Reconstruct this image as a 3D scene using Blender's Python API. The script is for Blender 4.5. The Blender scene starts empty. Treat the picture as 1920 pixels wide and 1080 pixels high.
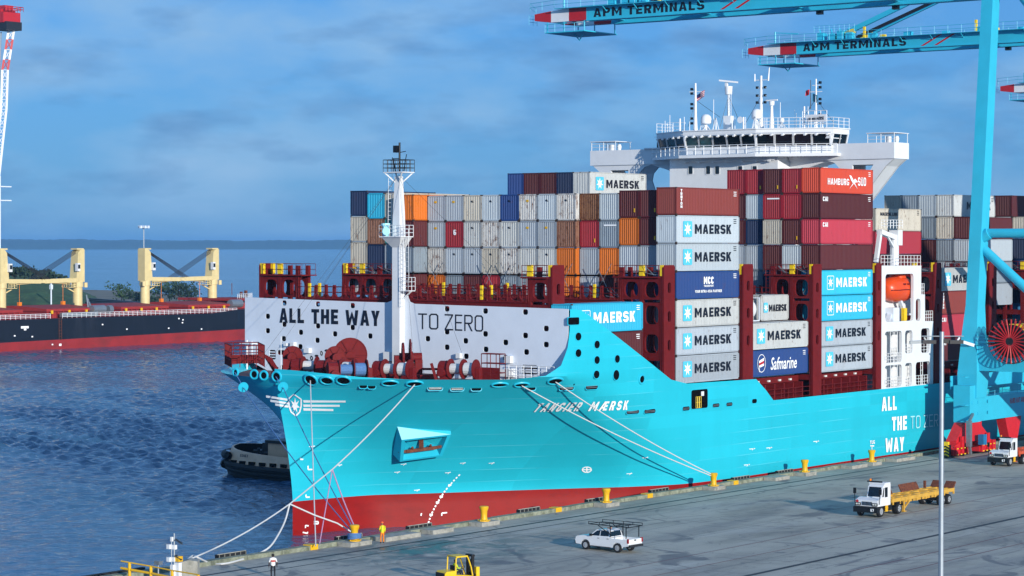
import bpy, bmesh, math, random
from mathutils import Vector, Matrix
from mathutils.geometry import tessellate_polygon
random.seed(7)
SC = bpy.context.scene
COL = SC.collection
# ------------------------------------------------------------------ camera, sky, sun, exposure
F = 4450.0                      # focal length in photo pixels (1920 wide)
CAMZ = 24.8
PITCH = math.atan(82 / F)
cam = bpy.data.cameras.new('camera'); cam.sensor_width = 36; cam.lens = 36 * F / 1920
cam.clip_start = 5; cam.clip_end = 60000
camo = bpy.data.objects.new('camera', cam); COL.objects.link(camo)
camo.location = (0, 0, CAMZ)
camo.rotation_euler = (math.pi / 2 - PITCH, 0, -math.atan2(.8, .6))
SC.camera = camo
SUN_EL = math.radians(12.5)
SD = Vector((.42, .907, 0)).normalized()          # horizontal travel direction of the light
sun = bpy.data.lights.new('sun', 'SUN'); sun.energy = 5.0; sun.angle = math.radians(.5); sun.color = (1, .93, .83)
suno = bpy.data.objects.new('sun', sun); COL.objects.link(suno)
suno.rotation_euler = Vector((SD.x * math.cos(SUN_EL), SD.y * math.cos(SUN_EL), -math.sin(SUN_EL))).to_track_quat('-Z', 'Y').to_euler()
W = bpy.data.worlds.new('World'); SC.world = W; W.use_nodes = True
nt = W.node_tree; nt.nodes.clear()
def N(nt, t, **k):
    n = nt.nodes.new(t)
    for a, b in k.items():
        if a in n.inputs: n.inputs[a].default_value = b
        else: setattr(n, a, b)
    return n
out = N(nt, 'ShaderNodeOutputWorld'); bg = N(nt, 'ShaderNodeBackground', Strength=.14)
sky = N(nt, 'ShaderNodeTexSky'); sky.sky_type = 'NISHITA'; sky.sun_disc = False
sky.sun_elevation = SUN_EL; sky.sun_rotation = math.atan2(-SD.x, -SD.y)
sky.air_density = 1.0; sky.dust_density = .4; sky.ozone_density = 3.0
# thin cloud bands: noise over the view direction, stretched along the horizon
tc = N(nt, 'ShaderNodeTexCoord')
mp = N(nt, 'ShaderNodeMapping'); mp.inputs['Scale'].default_value = (6, 6, 16)
n1 = N(nt, 'ShaderNodeTexNoise', Scale=1.6, Detail=7.0, Roughness=.55)
r1 = N(nt, 'ShaderNodeValToRGB'); r1.color_ramp.elements[0].position = .40; r1.color_ramp.elements[1].position = .70
mp2 = N(nt, 'ShaderNodeMapping'); mp2.inputs['Scale'].default_value = (13, 13, 44); mp2.inputs['Location'].default_value = (3.1, 1.4, 0)
n2 = N(nt, 'ShaderNodeTexNoise', Scale=1.5, Detail=4.5, Roughness=.52)
r2 = N(nt, 'ShaderNodeValToRGB'); r2.color_ramp.elements[0].position = .50; r2.color_ramp.elements[1].position = .82
tint = N(nt, 'ShaderNodeMix', data_type='RGBA', blend_type='MULTIPLY'); tint.inputs[0].default_value = 1
tint.inputs[7].default_value = (.62, .93, 1.22, 1)
m1 = N(nt, 'ShaderNodeMix', data_type='RGBA'); m1.inputs[7].default_value = (3.4, 4.75, 5.75, 1)
m2 = N(nt, 'ShaderNodeMix', data_type='RGBA'); m2.inputs[7].default_value = (1.05, 2.1, 3.6, 1)
s1 = N(nt, 'ShaderNodeMath', operation='MULTIPLY'); s1.inputs[1].default_value = .92
s2 = N(nt, 'ShaderNodeMath', operation='MULTIPLY'); s2.inputs[1].default_value = .8
L = nt.links.new
L(tc.outputs['Generated'], mp.inputs[0]); L(mp.outputs[0], n1.inputs['Vector']); L(n1.outputs[0], r1.inputs[0])
L(tc.outputs['Generated'], mp2.inputs[0]); L(mp2.outputs[0], n2.inputs['Vector']); L(n2.outputs[0], r2.inputs[0])
L(r1.outputs[0], s1.inputs[0]); L(r2.outputs[0], s2.inputs[0])
m0 = N(nt, 'ShaderNodeMix', data_type='RGBA'); m0.inputs[0].default_value = .62; m0.inputs[7].default_value = (.80, 2.55, 5.1, 1)
L(sky.outputs[0], tint.inputs[6]); L(tint.outputs[2], m0.inputs[6]); L(m0.outputs[2], m1.inputs[6]); L(s1.outputs[0], m1.inputs[0])
L(m1.outputs[2], m2.inputs[6]); L(s2.outputs[0], m2.inputs[0]); m3 = N(nt, 'ShaderNodeMix', data_type='RGBA', blend_type='MULTIPLY'); m3.inputs[0].default_value = 1; m3.inputs[7].default_value = (.64, .79, .98, 1)
L(m2.outputs[2], m3.inputs[6]); L(m3.outputs[2], bg.inputs[0]); L(bg.outputs[0], out.inputs[0])
SC.view_settings.view_transform = 'Standard'; SC.view_settings.look = 'None'
SC.view_settings.exposure = 0; SC.view_settings.gamma = 1

# ------------------------------------------------------------------ survey helpers: where a sight line meets a level, a cross plane or a long plane
FW = Vector((.8 * math.cos(PITCH), .6 * math.cos(PITCH), -math.sin(PITCH)))
UP = Vector((.8 * math.sin(PITCH), .6 * math.sin(PITCH), math.cos(PITCH)))
RT = Vector((.6, -.8, 0))
CAM = Vector((0, 0, CAMZ))
def ray(px, py): return FW + RT * ((px - 960) / F) + UP * ((540 - py) / F)
def atz(px, py, z): d = ray(px, py); return CAM + d * ((z - CAMZ) / d.z)
def atx(px, py, x): d = ray(px, py); return CAM + d * (x / d.x)
def aty(px, py, y): d = ray(px, py); return CAM + d * (y / d.y)

# ------------------------------------------------------------------ materials
MATS = {}
def srgb(h):
    if isinstance(h, str):
        c = [int(h[i:i + 2], 16) / 255 for i in (0, 2, 4)]
        return tuple(x / 12.92 if x <= .04045 else ((x + .055) / 1.055) ** 2.4 for x in c)
    return h
def pm(name, col, rough=.5, metal=0.0, var=.12, scale=2.0, bump=0.0, bscale=20.0, stretch=(1, 1, 1), col2=None, c2pos=(.55, .7), spec=.5, c2stretch=(1, 1, 1), c2scale=1.0):
    """procedural paint / stone / metal: base colour broken by noise, optional second colour in patches, optional bump"""
    m = bpy.data.materials.new(name); m.use_nodes = True; nt = m.node_tree; L = nt.links.new
    b = nt.nodes['Principled BSDF']; b.inputs['Roughness'].default_value = rough; b.inputs['Metallic'].default_value = metal
    b.inputs['Specular IOR Level'].default_value = spec
    c = srgb(col)
    tc = N(nt, 'ShaderNodeTexCoord'); mp = N(nt, 'ShaderNodeMapping'); mp.inputs['Scale'].default_value = stretch
    L(tc.outputs['Object'], mp.inputs[0])
    oi = N(nt, 'ShaderNodeObjectInfo')
    ad = N(nt, 'ShaderNodeVectorMath', operation='ADD'); sc_ = N(nt, 'ShaderNodeVectorMath', operation='SCALE')
    cb = N(nt, 'ShaderNodeCombineXYZ'); L(oi.outputs['Random'], cb.inputs[0]); L(oi.outputs['Random'], cb.inputs[1])
    L(cb.outputs[0], sc_.inputs[0]); sc_.inputs['Scale'].default_value = 37.0
    L(mp.outputs[0], ad.inputs[0]); L(sc_.outputs[0], ad.inputs[1])
    n = N(nt, 'ShaderNodeTexNoise', Scale=scale, Detail=5.0, Roughness=.6); L(ad.outputs[0], n.inputs['Vector'])
    r = N(nt, 'ShaderNodeValToRGB')
    r.color_ramp.elements[0].position = .3; r.color_ramp.elements[1].position = .7
    r.color_ramp.elements[0].color = (*[x * (1 - var) for x in c], 1); r.color_ramp.elements[1].color = (*[min(1, x * (1 + var)) for x in c], 1)
    L(n.outputs[0], r.inputs[0]); last = r.outputs[0]
    if col2:
        mp3 = N(nt, 'ShaderNodeMapping'); mp3.inputs['Scale'].default_value = c2stretch
        L(tc.outputs['Object'], mp3.inputs[0])
        ad2 = N(nt, 'ShaderNodeVectorMath', operation='ADD'); L(mp3.outputs[0], ad2.inputs[0]); L(sc_.outputs[0], ad2.inputs[1])
        n2 = N(nt, 'ShaderNodeTexNoise', Scale=c2scale, Detail=8.0, Roughness=.65); L(ad2.outputs[0], n2.inputs['Vector'])
        r2 = N(nt, 'ShaderNodeValToRGB'); r2.color_ramp.elements[0].position = c2pos[0]; r2.color_ramp.elements[1].position = c2pos[1]
        L(n2.outputs[0], r2.inputs[0])
        mx = N(nt, 'ShaderNodeMix', data_type='RGBA'); L(r2.outputs[0], mx.inputs[0]); L(last, mx.inputs[6]); mx.inputs[7].default_value = (*srgb(col2), 1)
        last = mx.outputs[2]
    L(last, b.inputs['Base Color'])
    if bump:
        n3 = N(nt, 'ShaderNodeTexNoise', Scale=bscale, Detail=4.0); L(tc.outputs['Object'], n3.inputs['Vector'])
        bp = N(nt, 'ShaderNodeBump', Strength=bump, Distance=.05); L(n3.outputs[0], bp.inputs['Height']); L(bp.outputs[0], b.inputs['Normal'])
    MATS[name] = m
    return m
def M(k): return MATS[k]

# ------------------------------------------------------------------ mesh builder
class MB:
    def __init__(s): s.v = []; s.f = []; s.m = []
    def add(s, vs, fs, mi=0):
        o = len(s.v); s.v += [tuple(v) for v in vs]
        for f in fs: s.f.append(tuple(i + o for i in f)); s.m.append(mi)
        return s
    def box(s, x0, x1, y0, y1, z0, z1, mi=0, T=None):
        vs = [Vector((x, y, z)) for z in (z0, z1) for y in (y0, y1) for x in (x0, x1)]
        if T: vs = [T @ v for v in vs]
        return s.add(vs, [(0, 2, 3, 1), (4, 5, 7, 6), (0, 1, 5, 4), (2, 6, 7, 3), (0, 4, 6, 2), (1, 3, 7, 5)], mi)
    def cyl(s, p0, p1, r0, r1=None, n=10, mi=0, cap=True):
        p0 = Vector(p0); p1 = Vector(p1); r1 = r0 if r1 is None else r1
        d = (p1 - p0).normalized(); a = d.orthogonal().normalized(); b = d.cross(a)
        vs = []
        for p, r in ((p0, r0), (p1, r1)):
            for i in range(n):
                t = 2 * math.pi * (i + .5) / n; vs.append(p + (a * math.cos(t) + b * math.sin(t)) * r)
        fs = [(i, (i + 1) % n, n + (i + 1) % n, n + i) for i in range(n)]
        if cap: fs += [tuple(range(n - 1, -1, -1)), tuple(range(n, 2 * n))]
        return s.add(vs, fs, mi)
    def bar(s, p0, p1, w, h=None, mi=0): 
        p0 = Vector(p0); p1 = Vector(p1); h = h or w
        d = (p1 - p0).normalized()
        a = d.cross(Vector((0, 0, 1))); a = (Vector((1, 0, 0)) if a.length < 1e-4 else a.normalized()); b = d.cross(a).normalized()
        vs = [p + a * (i * w / 2) + b * (j * h / 2) for p in (p0, p1) for i, j in ((-1, -1), (1, -1), (1, 1), (-1, 1))]
        return s.add(vs, [(3, 2, 1, 0), (4, 5, 6, 7), (0, 1, 5, 4), (1, 2, 6, 5), (2, 3, 7, 6), (3, 0, 4, 7)], mi)
    def tube(s, pts, r, n=6, mi=0):
        pts = [Vector(p) for p in pts]; o = []; a = None
        for i, p in enumerate(pts):
            d = (pts[min(i + 1, len(pts) - 1)] - pts[max(i - 1, 0)]).normalized()
            a = d.orthogonal().normalized() if a is None else (a - d * a.dot(d)).normalized(); b = d.cross(a)
            o += [p + (a * math.cos(2 * math.pi * k / n) + b * math.sin(2 * math.pi * k / n)) * r for k in range(n)]
        fs = [(i * n + k, i * n + (k + 1) % n, (i + 1) * n + (k + 1) % n, (i + 1) * n + k) for i in range(len(pts) - 1) for k in range(n)]
        return s.add(o, fs, mi)
    def lathe(s, c, prof, n=14, mi=0, axis='z'):
        c = Vector(c); vs = []
        for r, h in prof:
            for k in range(n):
                t = 2 * math.pi * k / n; p = (r * math.cos(t), r * math.sin(t), h)
                if axis == 'x': p = (p[2], p[0], p[1])
                if axis == 'y': p = (p[1], p[2], p[0])
                vs.append(c + Vector(p))
        fs = [(i * n + k, i * n + (k + 1) % n, (i + 1) * n + (k + 1) % n, (i + 1) * n + k) for i in range(len(prof) - 1) for k in range(n)]
        fs += [tuple(range(n - 1, -1, -1)), tuple((len(prof) - 1) * n + k for k in range(n))]
        return s.add(vs, fs, mi)
    def torus(s, c, ax, R, r, n=16, k=6, mi=0, sy=1.0, up=Vector((0, 0, 1))):
        c = Vector(c); ax = Vector(ax).normalized(); b = (up - ax * up.dot(ax)).normalized(); a = b.cross(ax)
        vs = []
        for i in range(n):
            t = 2 * math.pi * i / n; d = (a * math.cos(t) + b * math.sin(t) * sy); p = c + d * R
            for j in range(k):
                q = 2 * math.pi * j / k; vs.append(p + d.normalized() * (r * math.cos(q)) + ax * (r * math.sin(q)))
        return s.add(vs, [(i * k + j, ((i + 1) % n) * k + j, ((i + 1) % n) * k + (j + 1) % k, i * k + (j + 1) % k) for i in range(n) for j in range(k)], mi)
    def prism(s, poly, fn, t0, t1, mi=0):
        """poly in 2D, fn(a,b,t)->3D, extruded from t0 to t1 (holes: list of polys after the first)"""
        polys = poly if isinstance(poly[0][0], (tuple, list)) else [poly]
        flat = [p for q in polys for p in q]; n = len(flat)
        tri = tessellate_polygon([[Vector((p[0], p[1], 0)) for p in q] for q in polys])
        vs = [fn(p[0], p[1], t0) for p in flat] + [fn(p[0], p[1], t1) for p in flat]
        fs = [tuple(t) for t in tri] + [tuple(i + n for i in reversed(t)) for t in tri]
        o = 0
        for q in polys:
            k = len(q); fs += [(o + i, o + (i + 1) % k, n + o + (i + 1) % k, n + o + i) for i in range(k)]; o += k
        return s.add(vs, fs, mi)
    def rail(s, pts, h=1.05, post=1.6, r=.03, rows=2, mi=0, n=4):
        pts = [Vector(p) for p in pts]
        for a, b in zip(pts, pts[1:]):
            k = max(1, round((b - a).length / post))
            for i in range(k + 1): q = a.lerp(b, i / k); s.cyl(q, q + Vector((0, 0, h)), r, n=n, mi=mi, cap=False)
            for j in range(rows):
                z = Vector((0, 0, h * (j + 1) / rows)); s.cyl(a + z, b + z, r, n=n, mi=mi, cap=False)
        return s
    def ladder(s, p0, p1, side, w=.45, r=.025, step=.33, mi=0):
        p0 = Vector(p0); p1 = Vector(p1); side = Vector(side).normalized() * w / 2
        s.cyl(p0 + side, p1 + side, r, n=4, mi=mi, cap=False); s.cyl(p0 - side, p1 - side, r, n=4, mi=mi, cap=False)
        k = int((p1 - p0).length / step)
        for i in range(k + 1): q = p0.lerp(p1, i / max(1, k)); s.cyl(q + side, q - side, r * .8, n=4, mi=mi, cap=False)
        return s
    def build(s, name, mats, parent=None, smooth=False, local=False, fix=True):
        me = bpy.data.meshes.new(name); me.from_pydata(s.v, [], s.f)
        for m in (mats if isinstance(mats, (list, tuple)) else [mats]): me.materials.append(M(m) if isinstance(m, str) else m)
        me.polygons.foreach_set('material_index', s.m)
        if fix:
            bm = bmesh.new(); bm.from_mesh(me); bmesh.ops.recalc_face_normals(bm, faces=bm.faces); bm.to_mesh(me); bm.free()
        if smooth: 
            me.polygons.foreach_set('use_smooth', [True] * len(me.polygons))
            me.set_sharp_from_angle(angle=math.radians(38))
        me.update()
        o = bpy.data.objects.new(name, me); COL.objects.link(o)
        if parent:
            o.parent = parent
            if not local: o.matrix_parent_inverse = world_of(parent).inverted()
        return o
def split_build(mb, name, mats, parent=None, **k):
    """every separate piece of the builder becomes a part of its own; touching pieces stay together"""
    par = list(range(len(mb.v)))
    def fd(i):
        while par[i] != i: par[i] = par[par[i]]; i = par[i]
        return i
    for fc in mb.f:
        for i in fc[1:]: par[fd(i)] = fd(fc[0])
    comp = {}
    for n, fc in enumerate(mb.f): comp.setdefault(fd(fc[0]), []).append(n)
    cs = []
    for fl in comp.values():
        p = [mb.v[i] for n in fl for i in mb.f[n]]; cs.append([fl, [min(q[j] for q in p) - .03 for j in range(3)], [max(q[j] for q in p) + .03 for j in range(3)]])
    done = False
    while not done:
        done = True
        for i in range(len(cs)):
            for j in range(len(cs) - 1, i, -1):
                if all(cs[i][1][k_] <= cs[j][2][k_] and cs[j][1][k_] <= cs[i][2][k_] for k_ in range(3)):
                    cs[i] = [cs[i][0] + cs[j][0], [min(x, y) for x, y in zip(cs[i][1], cs[j][1])], [max(x, y) for x, y in zip(cs[i][2], cs[j][2])]]; del cs[j]; done = False
    for fl, _, _ in cs:
        m = MB(); ix = {}
        for n in fl:
            for i in mb.f[n]:
                if i not in ix: ix[i] = len(m.v); m.v.append(mb.v[i])
            m.f.append(tuple(ix[i] for i in mb.f[n])); m.m.append(mb.m[n])
        m.build(name, mats, parent, **k)
def world_of(o):
    m = o.matrix_basis.copy()
    return (world_of(o.parent) @ o.matrix_parent_inverse @ m) if o.parent else m
def tag(o, label=None, cat=None, group=None, kind=None):
    if label: o['label'] = label
    if cat: o['category'] = cat
    if group: o['group'] = group
    if kind: o['kind'] = kind
    return o
def thing(name, label, cat, loc=(0, 0, 0), rz=0, group=None):
    o = bpy.data.objects.new(name, None); COL.objects.link(o); o.location = loc; o.rotation_euler = (0, 0, rz)
    o.empty_display_size = .5
    return tag(o, label, cat, group)
def dup(o, parent=None):
    c = o.copy(); COL.objects.link(c)
    if parent: c.parent = parent
    for ch in list(o.children): dup(ch, c)
    return c
def xz(y, flip=1): return lambda a, b, t: (a, y + t, b)      # polygon drawn in X,Z ; extruded along Y
def yz(x): return lambda a, b, t: (x + t, a, b)
def xy(z): return lambda a, b, t: (a, b, z + t)
def rrect(a0, a1, b0, b1, r, k=3):
    pts = []
    for cx, cy, t0 in ((a1 - r, b1 - r, 0), (a0 + r, b1 - r, 90), (a0 + r, b0 + r, 180), (a1 - r, b0 + r, 270)):
        for i in range(k + 1):
            t = math.radians(t0 + 90 * i / k); pts.append((cx + r * math.cos(t), cy + r * math.sin(t)))
    return pts
GW = {'M': .86, 'W': .98, 'I': 0, 'L': .52, 'T': .60, 'E': .54, 'F': .52, 'Æ': 1.0, ' ': .34, '-': .4, '/': .4, 'A': .68, 'Y': .64}
def band(pts, t, closed=False):
    """mitred band of width t along a polyline -> quads"""
    n = len(pts); A = []; B = []
    for i in range(n):
        p = Vector(pts[i]); a = Vector(pts[i - 1]) if (i > 0 or closed) else None; b = Vector(pts[(i + 1) % n]) if (i < n - 1 or closed) else None
        d1 = (p - a).normalized() if a is not None else None; d2 = (b - p).normalized() if b is not None else None
        d1 = d1 if d1 is not None else d2; d2 = d2 if d2 is not None else d1
        q = (d1 + d2).normalized(); nn = Vector((-q.y, q.x)); k = t / 2 / max(.4, nn.dot(Vector((-d1.y, d1.x))))
        A.append(tuple(p + nn * k)); B.append(tuple(p - nn * k))
    return [[A[i], A[(i + 1) % n], B[(i + 1) % n], B[i]] for i in range(n if closed else n - 1)]
def glyph(ch, t):
    w = t if ch == 'I' else GW.get(ch, .62); h = t / 2; R = w - h; T = 1 - h; m = .5; k = min(.2, R - h - .01) * .5
    q = lambda x0, x1, y0, y1: [(x0, y0), (x1, y0), (x1, y1), (x0, y1)]
    mir = lambda P: [(w - x, y) for x, y in reversed(P)]
    s = []
    if ch in 'Ü': s, _ = glyph('U', t); s = [[(x, y * .84) for x, y in p] for p in s] + [q(.12, .12 + t, .89, 1.0), q(w - .12 - t, w - .12, .89, 1.0)]
    elif ch in 'EFLIHT':
        if ch == 'T': s = [q(0, w, 1 - t, 1), q(w / 2 - h, w / 2 + h, 0, 1 - t)]
        elif ch == 'H': s = [q(0, t, 0, 1), q(w - t, w, 0, 1), q(t, w - t, m - h, m + h)]
        else:
            s = [q(0, t, 0, 1)]
            if ch in 'EL': s.append(q(t, w, 0, t))
            if ch in 'EF': s += [q(t, w, 1 - t, 1), q(t, w * .92, m - h, m + h)]
    elif ch == 'A':
        l = [(0, 0), (t, 0), (w / 2, .74), (w / 2, 1), (w / 2 - t * .55, 1)]; y0 = .2; y1 = .2 + t * .9; f = lambda y: t + (w / 2 - t) * y / .74; s = [l, mir(l), [(f(y0), y0), (w - f(y0), y0), (w - f(y1), y1), (f(y1), y1)]]
    elif ch == 'M': l = [(t, 1), (t, max(.4, 1 - 1.7 * t)), (w / 2, .12), (w / 2, min(.75, .12 + 1.7 * t))]; s = [q(0, t, 0, 1), q(w - t, w, 0, 1), l, mir(l)]
    elif ch == 'W':
        o = [(0, 1), (.25 * w - .5 * t, 0), (.25 * w + .5 * t, 0), (t, 1)]; yq = min(.5, 1.9 * t); i = [(.25 * w + .5 * t, 0), (.5 * w, .5), (.5 * w, .92), (.25 * w + .5 * t - (.25 * w - .5 * t) * yq, yq)]; s = [o, i, mir(o), mir(i)]
    elif ch == 'N': s = [q(0, t, 0, 1), q(w - t, w, 0, 1), [(t, 1), (t, max(.3, 1 - 1.6 * t)), (w - t, 0), (w - t, min(.7, 1.6 * t))]]
    elif ch == 'K': a = (t, .30); s = [q(0, t, 0, 1), [(t, .30), (w, 1), (w - 1.2 * t, 1), (t, .58)], [(t + .14 * (w - t), .30 + .14 * .7), (w - 1.2 * t, 0), (w, 0), (t + .42 * (w - t), .30 + .42 * .7)]]
    elif ch == 'Y': l = [(0, 1), (w / 2 - h, .42), (w / 2, .42), (w / 2, .62), (1.15 * t, 1)]; s = [l, mir(l), q(w / 2 - h, w / 2 + h, 0, .42)]
    elif ch == 'Z': s = [q(0, w, 1 - t, 1), q(0, w, 0, t), [(0, t), (1.2 * t, t), (w, 1 - t), (w - 1.2 * t, 1 - t)]]
    elif ch == 'Æ': x = .5; s = [[(0, 0), (t * 1.1, 0), (x, .8), (x, 1), (x - .14, 1)], q(x, x + t, 0, 1), q(x + t, w, 0, t), q(x + t, w, 1 - t, 1), q(x + t, w * .95, m - h, m + h), q(.3, x, .22, .22 + t * .9)]
    elif ch in 'PRB':
        s = [q(0, t, 0, 1)] + band([(t, T), (R - k, T), (R, T - k), (R, m + k * .9), (R - k, m - .02), (t, m - .02)], t)
        if ch == 'R': s.append([(w * .42, m - .02 - h), (w - 1.25 * t, 0), (w, 0), (w * .42 + 1.2 * t, m - .02 - h)])
        if ch == 'B': s += band([(R - k, m - .02 - t * .0 - t), (R, m - .02 - t - k), (R, h + k), (R - k, h), (t, h)], t)
    elif ch == 'D': s = [q(0, t, 0, 1)] + band([(t, T), (R - k, T), (R, T - k), (R, h + k), (R - k, h), (t, h)], t)
    elif ch == 'O': s = band([(h, h + k), (h, T - k), (h + k, T), (R - k, T), (R, T - k), (R, h + k), (R - k, h), (h + k, h)], t, True)
    elif ch == 'U': s = band([(h, 1), (h, h + k), (h + k, h), (R - k, h), (R, h + k), (R, 1)], t)
    elif ch in 'CG':
        s = band([(R, .70), (R, T - k), (R - k, T), (h + k, T), (h, T - k), (h, h + k), (h + k, h), (R - k, h), (R, h + k), (R, .30 if ch == 'C' else .5)], t)
        if ch == 'G': s.append(q(w * .5, R - h, .5 - t, .5))
    elif ch == 'S': s = band([(R, .74), (R, T - k), (R - k, T), (h + k, T), (h, T - k), (h, m + k), (h + k, m), (R - k, m), (R, m - k), (R, h + k), (R - k, h), (h + k, h), (h, h + k), (h, .26)], t)
    elif ch == '6': s = band([(R, .76), (R, T - k), (R - k, T), (h + k, T), (h, T - k), (h, h + k), (h + k, h), (R - k, h), (R, h + k), (R, m - k), (R - k, m), (t, m)], t)
    elif ch == '7': s = [q(0, w, 1 - t, 1), [(w * .2, 0), (w * .2 + 1.2 * t, 0), (w, 1 - t), (w - 1.2 * t, 1 - t)]]
    elif ch == '-': s = [q(0, w, m - h, m + h)]
    elif ch == '/': s = [[(0, 0), (t, 0), (w, 1), (w - t, 1)]]
    return s, w
TXT = {}
def text2d(s, w, h, bold=0.0, shear=0.0):
    """lettering as flat polygons fitted to w x h, lower left corner at 0,0"""
    key = (s, bold, shear)
    if key not in TXT:
        if s != s.upper():
            cu = bpy.data.curves.new('lettering', 'FONT'); cu.body = s; cu.offset = bold; cu.shear = .25; cu.resolution_u = 3
            ob = bpy.data.objects.new('lettering', cu); me = bpy.data.meshes.new_from_object(ob)
            vs = [(v.co.x, v.co.y) for v in me.vertices]; fs = [tuple(p.vertices) for p in me.polygons]
            bpy.data.objects.remove(ob); bpy.data.meshes.remove(me)
        else:
            t = .17 + bold * 1.6 if bold >= 0 else .09; vs = []; fs = []; x = 0
            for ch in s:
                if ch in ' |': x += .34 if ch == ' ' else .16; continue
                g, gw = glyph(ch, t)
                for p in g: fs.append(tuple(range(len(vs), len(vs) + len(p)))); vs += [(x + a + shear * b, b) for a, b in p]
                x += gw + .15
        x0 = min(v[0] for v in vs); x1 = max(v[0] for v in vs); y0 = min(v[1] for v in vs); y1 = max(v[1] for v in vs)
        TXT[key] = ([((x - x0) / (x1 - x0), (y - y0) / (y1 - y0)) for x, y in vs], fs)
    vs, fs = TXT[key]
    return [(x * w, y * h) for x, y in vs], fs
def star2d(cx, cy, R, n=7, q=.42):
    return [(cx + (R if i % 2 == 0 else R * q) * math.sin(math.pi * i / n), cy + (R if i % 2 == 0 else R * q) * math.cos(math.pi * i / n)) for i in range(2 * n)]
def pchip(xs, ys):
    n = len(xs); h = [xs[i + 1] - xs[i] for i in range(n - 1)]; d = [(ys[i + 1] - ys[i]) / h[i] for i in range(n - 1)]
    m = [d[0]] + [0 if d[i - 1] * d[i] <= 0 else 2 * d[i - 1] * d[i] / (d[i - 1] + d[i]) for i in range(1, n - 1)] + [d[-1]]
    def f(x):
        x = min(max(x, xs[0]), xs[-1]); i = 0
        while i < n - 2 and x > xs[i + 1]: i += 1
        t = (x - xs[i]) / h[i]
        return ys[i] * (1 + 2 * t) * (1 - t) ** 2 + h[i] * m[i] * t * (1 - t) ** 2 + ys[i + 1] * t * t * (3 - 2 * t) + h[i] * m[i + 1] * t * t * (t - 1)
    return f
# ------------------------------------------------------------------ palette
pm('hull_red', '8c1310', .5, spec=.2, var=.08, scale=.5, stretch=(1, 1, .5), col2='74110e', c2pos=(.5, .75), c2scale=.25, c2stretch=(1, 1, 3))
pm('cyan_paint', '22b4d0', .38, var=.05, scale=.6)
pm('crane_cyan', '2fb2d0', .45, var=.06, scale=.4)
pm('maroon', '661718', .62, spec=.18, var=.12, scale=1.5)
pm('maroon_red', '6c1a1c', .65, spec=.15, var=.12, scale=1.5)
pm('deck_red', '5a2420', .7, var=.2, scale=.8)
pm('ship_white', 'd9dde0', .4, var=.04, scale=.7)
pm('pale_grey', 'd2dbe6', .45, var=.04, scale=.5, col2='c2ccd8', c2pos=(.6, .8), c2scale=.3, c2stretch=(1, 1, .3))
pm('black', '0c0d10', .5, var=.2)
pm('opening_shade', '040405', .9, var=.1, spec=.1)  # near-black paint for the shade inside openings
pm('rubber', '131416', .75, var=.25, scale=3)
pm('dark_steel', '2b2c30', .5, .3, var=.2)
pm('steel', '8d9499', .4, .6, var=.12)
pm('galv', 'a3adb5', .45, .5, var=.1)
pm('letter_black', '0d1020', .5, var=.05)
pm('letter_white', 'f2f5f6', .5, var=.04)
pm('pale_lines', 'a5e2ee', .5, var=.05)
pm('logo_cyan', '54bfe0', .5, var=.05)
pm('yellow', 'd9a90c', .45, var=.1, scale=3, col2='b5860a', c2pos=(.55, .8), c2scale=2)
pm('bright_yellow', 'e3c21a', .45, var=.08, scale=3)
pm('orange_boat', 'd64a1a', .35, var=.06, scale=2)
pm('rope_white', 'c6c8c8', .8, var=.2, scale=14)
pm('rope_pink', 'bd93b0', .8, var=.25, scale=14)
pm('rope_blue', '4c74a5', .8, var=.3, scale=14)
pm('sign_red', 'b31c22', .45, var=.08)
pm('bogie_red', 'c41d25', .45, var=.12, scale=2, col2='7d1b1d', c2pos=(.6, .8), c2scale=1.5)
pm('tail_red', '8d0f10', .3)
pm('vehicle_white', 'd8dcdf', .25, var=.04)
pm('rust', '6e3a20', .8, var=.35, scale=3, col2='3d2016', c2pos=(.45, .65), c2scale=5)
pm('tan', 'f0b890', .5, var=.12, scale=1)
pm('cream_crane', 'd3c28c', .5, var=.08, scale=.6, col2='b09b62', c2pos=(.6, .85), c2scale=.7, c2stretch=(1, 1, .3))
pm('concrete', '9a9990', .85, var=.18, scale=2.2, col2='5e6258', c2pos=(.5, .75), c2scale=1.2, bump=.2)
pm('mossy_concrete', '858a78', .85, var=.25, scale=2, col2='565c48', c2pos=(.45, .7), c2scale=1.5, bump=.2)
pm('bulk_black', '11141d', .45, var=.25, scale=.15, col2='2a2d36', c2pos=(.55, .8), c2scale=.12, c2stretch=(1, 1, .25))
pm('bulk_red', '8c2523', .5, var=.15, scale=.2, col2='6b2a26', c2pos=(.5, .75), c2scale=.15, c2stretch=(1, 1, 2))
pm('hatch_red', '93302d', .65, spec=.2, var=.15, scale=.4)
pm('grass', '2c4a26', .95, var=.4, scale=.12, col2='4a5f33', c2pos=(.5, .7), c2scale=.25, bump=.8, bscale=1.5)
pm('leaf', '2f4a26', .8, var=.4, scale=.8)
pm('leaf_dark', '1e3524', .8, var=.4, scale=.8)
pm('bark', '4a3d30', .9, var=.3)
pm('reed', '8a7c5a', .9, var=.3, scale=.5)
pm('far_wood', '24362a', .95, var=.35, scale=.01)
pm('land_soil', '6e6a5c', .95, var=.3, scale=.05)
pm('glass', '0a1216', .08, var=.2, spec=.7)
pm('glass_teal', '12383d', .1, var=.3, spec=.7)
pm('skin', '8a5a42', .6); pm('skin_dark', '3b261d', .6)
pm('navy_cloth', '12151f', .85, var=.2); pm('white_cloth', 'd6d6d6', .85, var=.08, scale=6)
pm('orange_cloth', 'd8791a', .8, var=.15, scale=6); pm('lime_cloth', 'b6d21c', .8, var=.1); pm('red_cloth', 'b5332c', .8)
pm('helmet_orange', 'e0561a', .4); pm('helmet_yellow', 'e2c81c', .4); pm('hair', '0d0b0a', .7)
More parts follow.
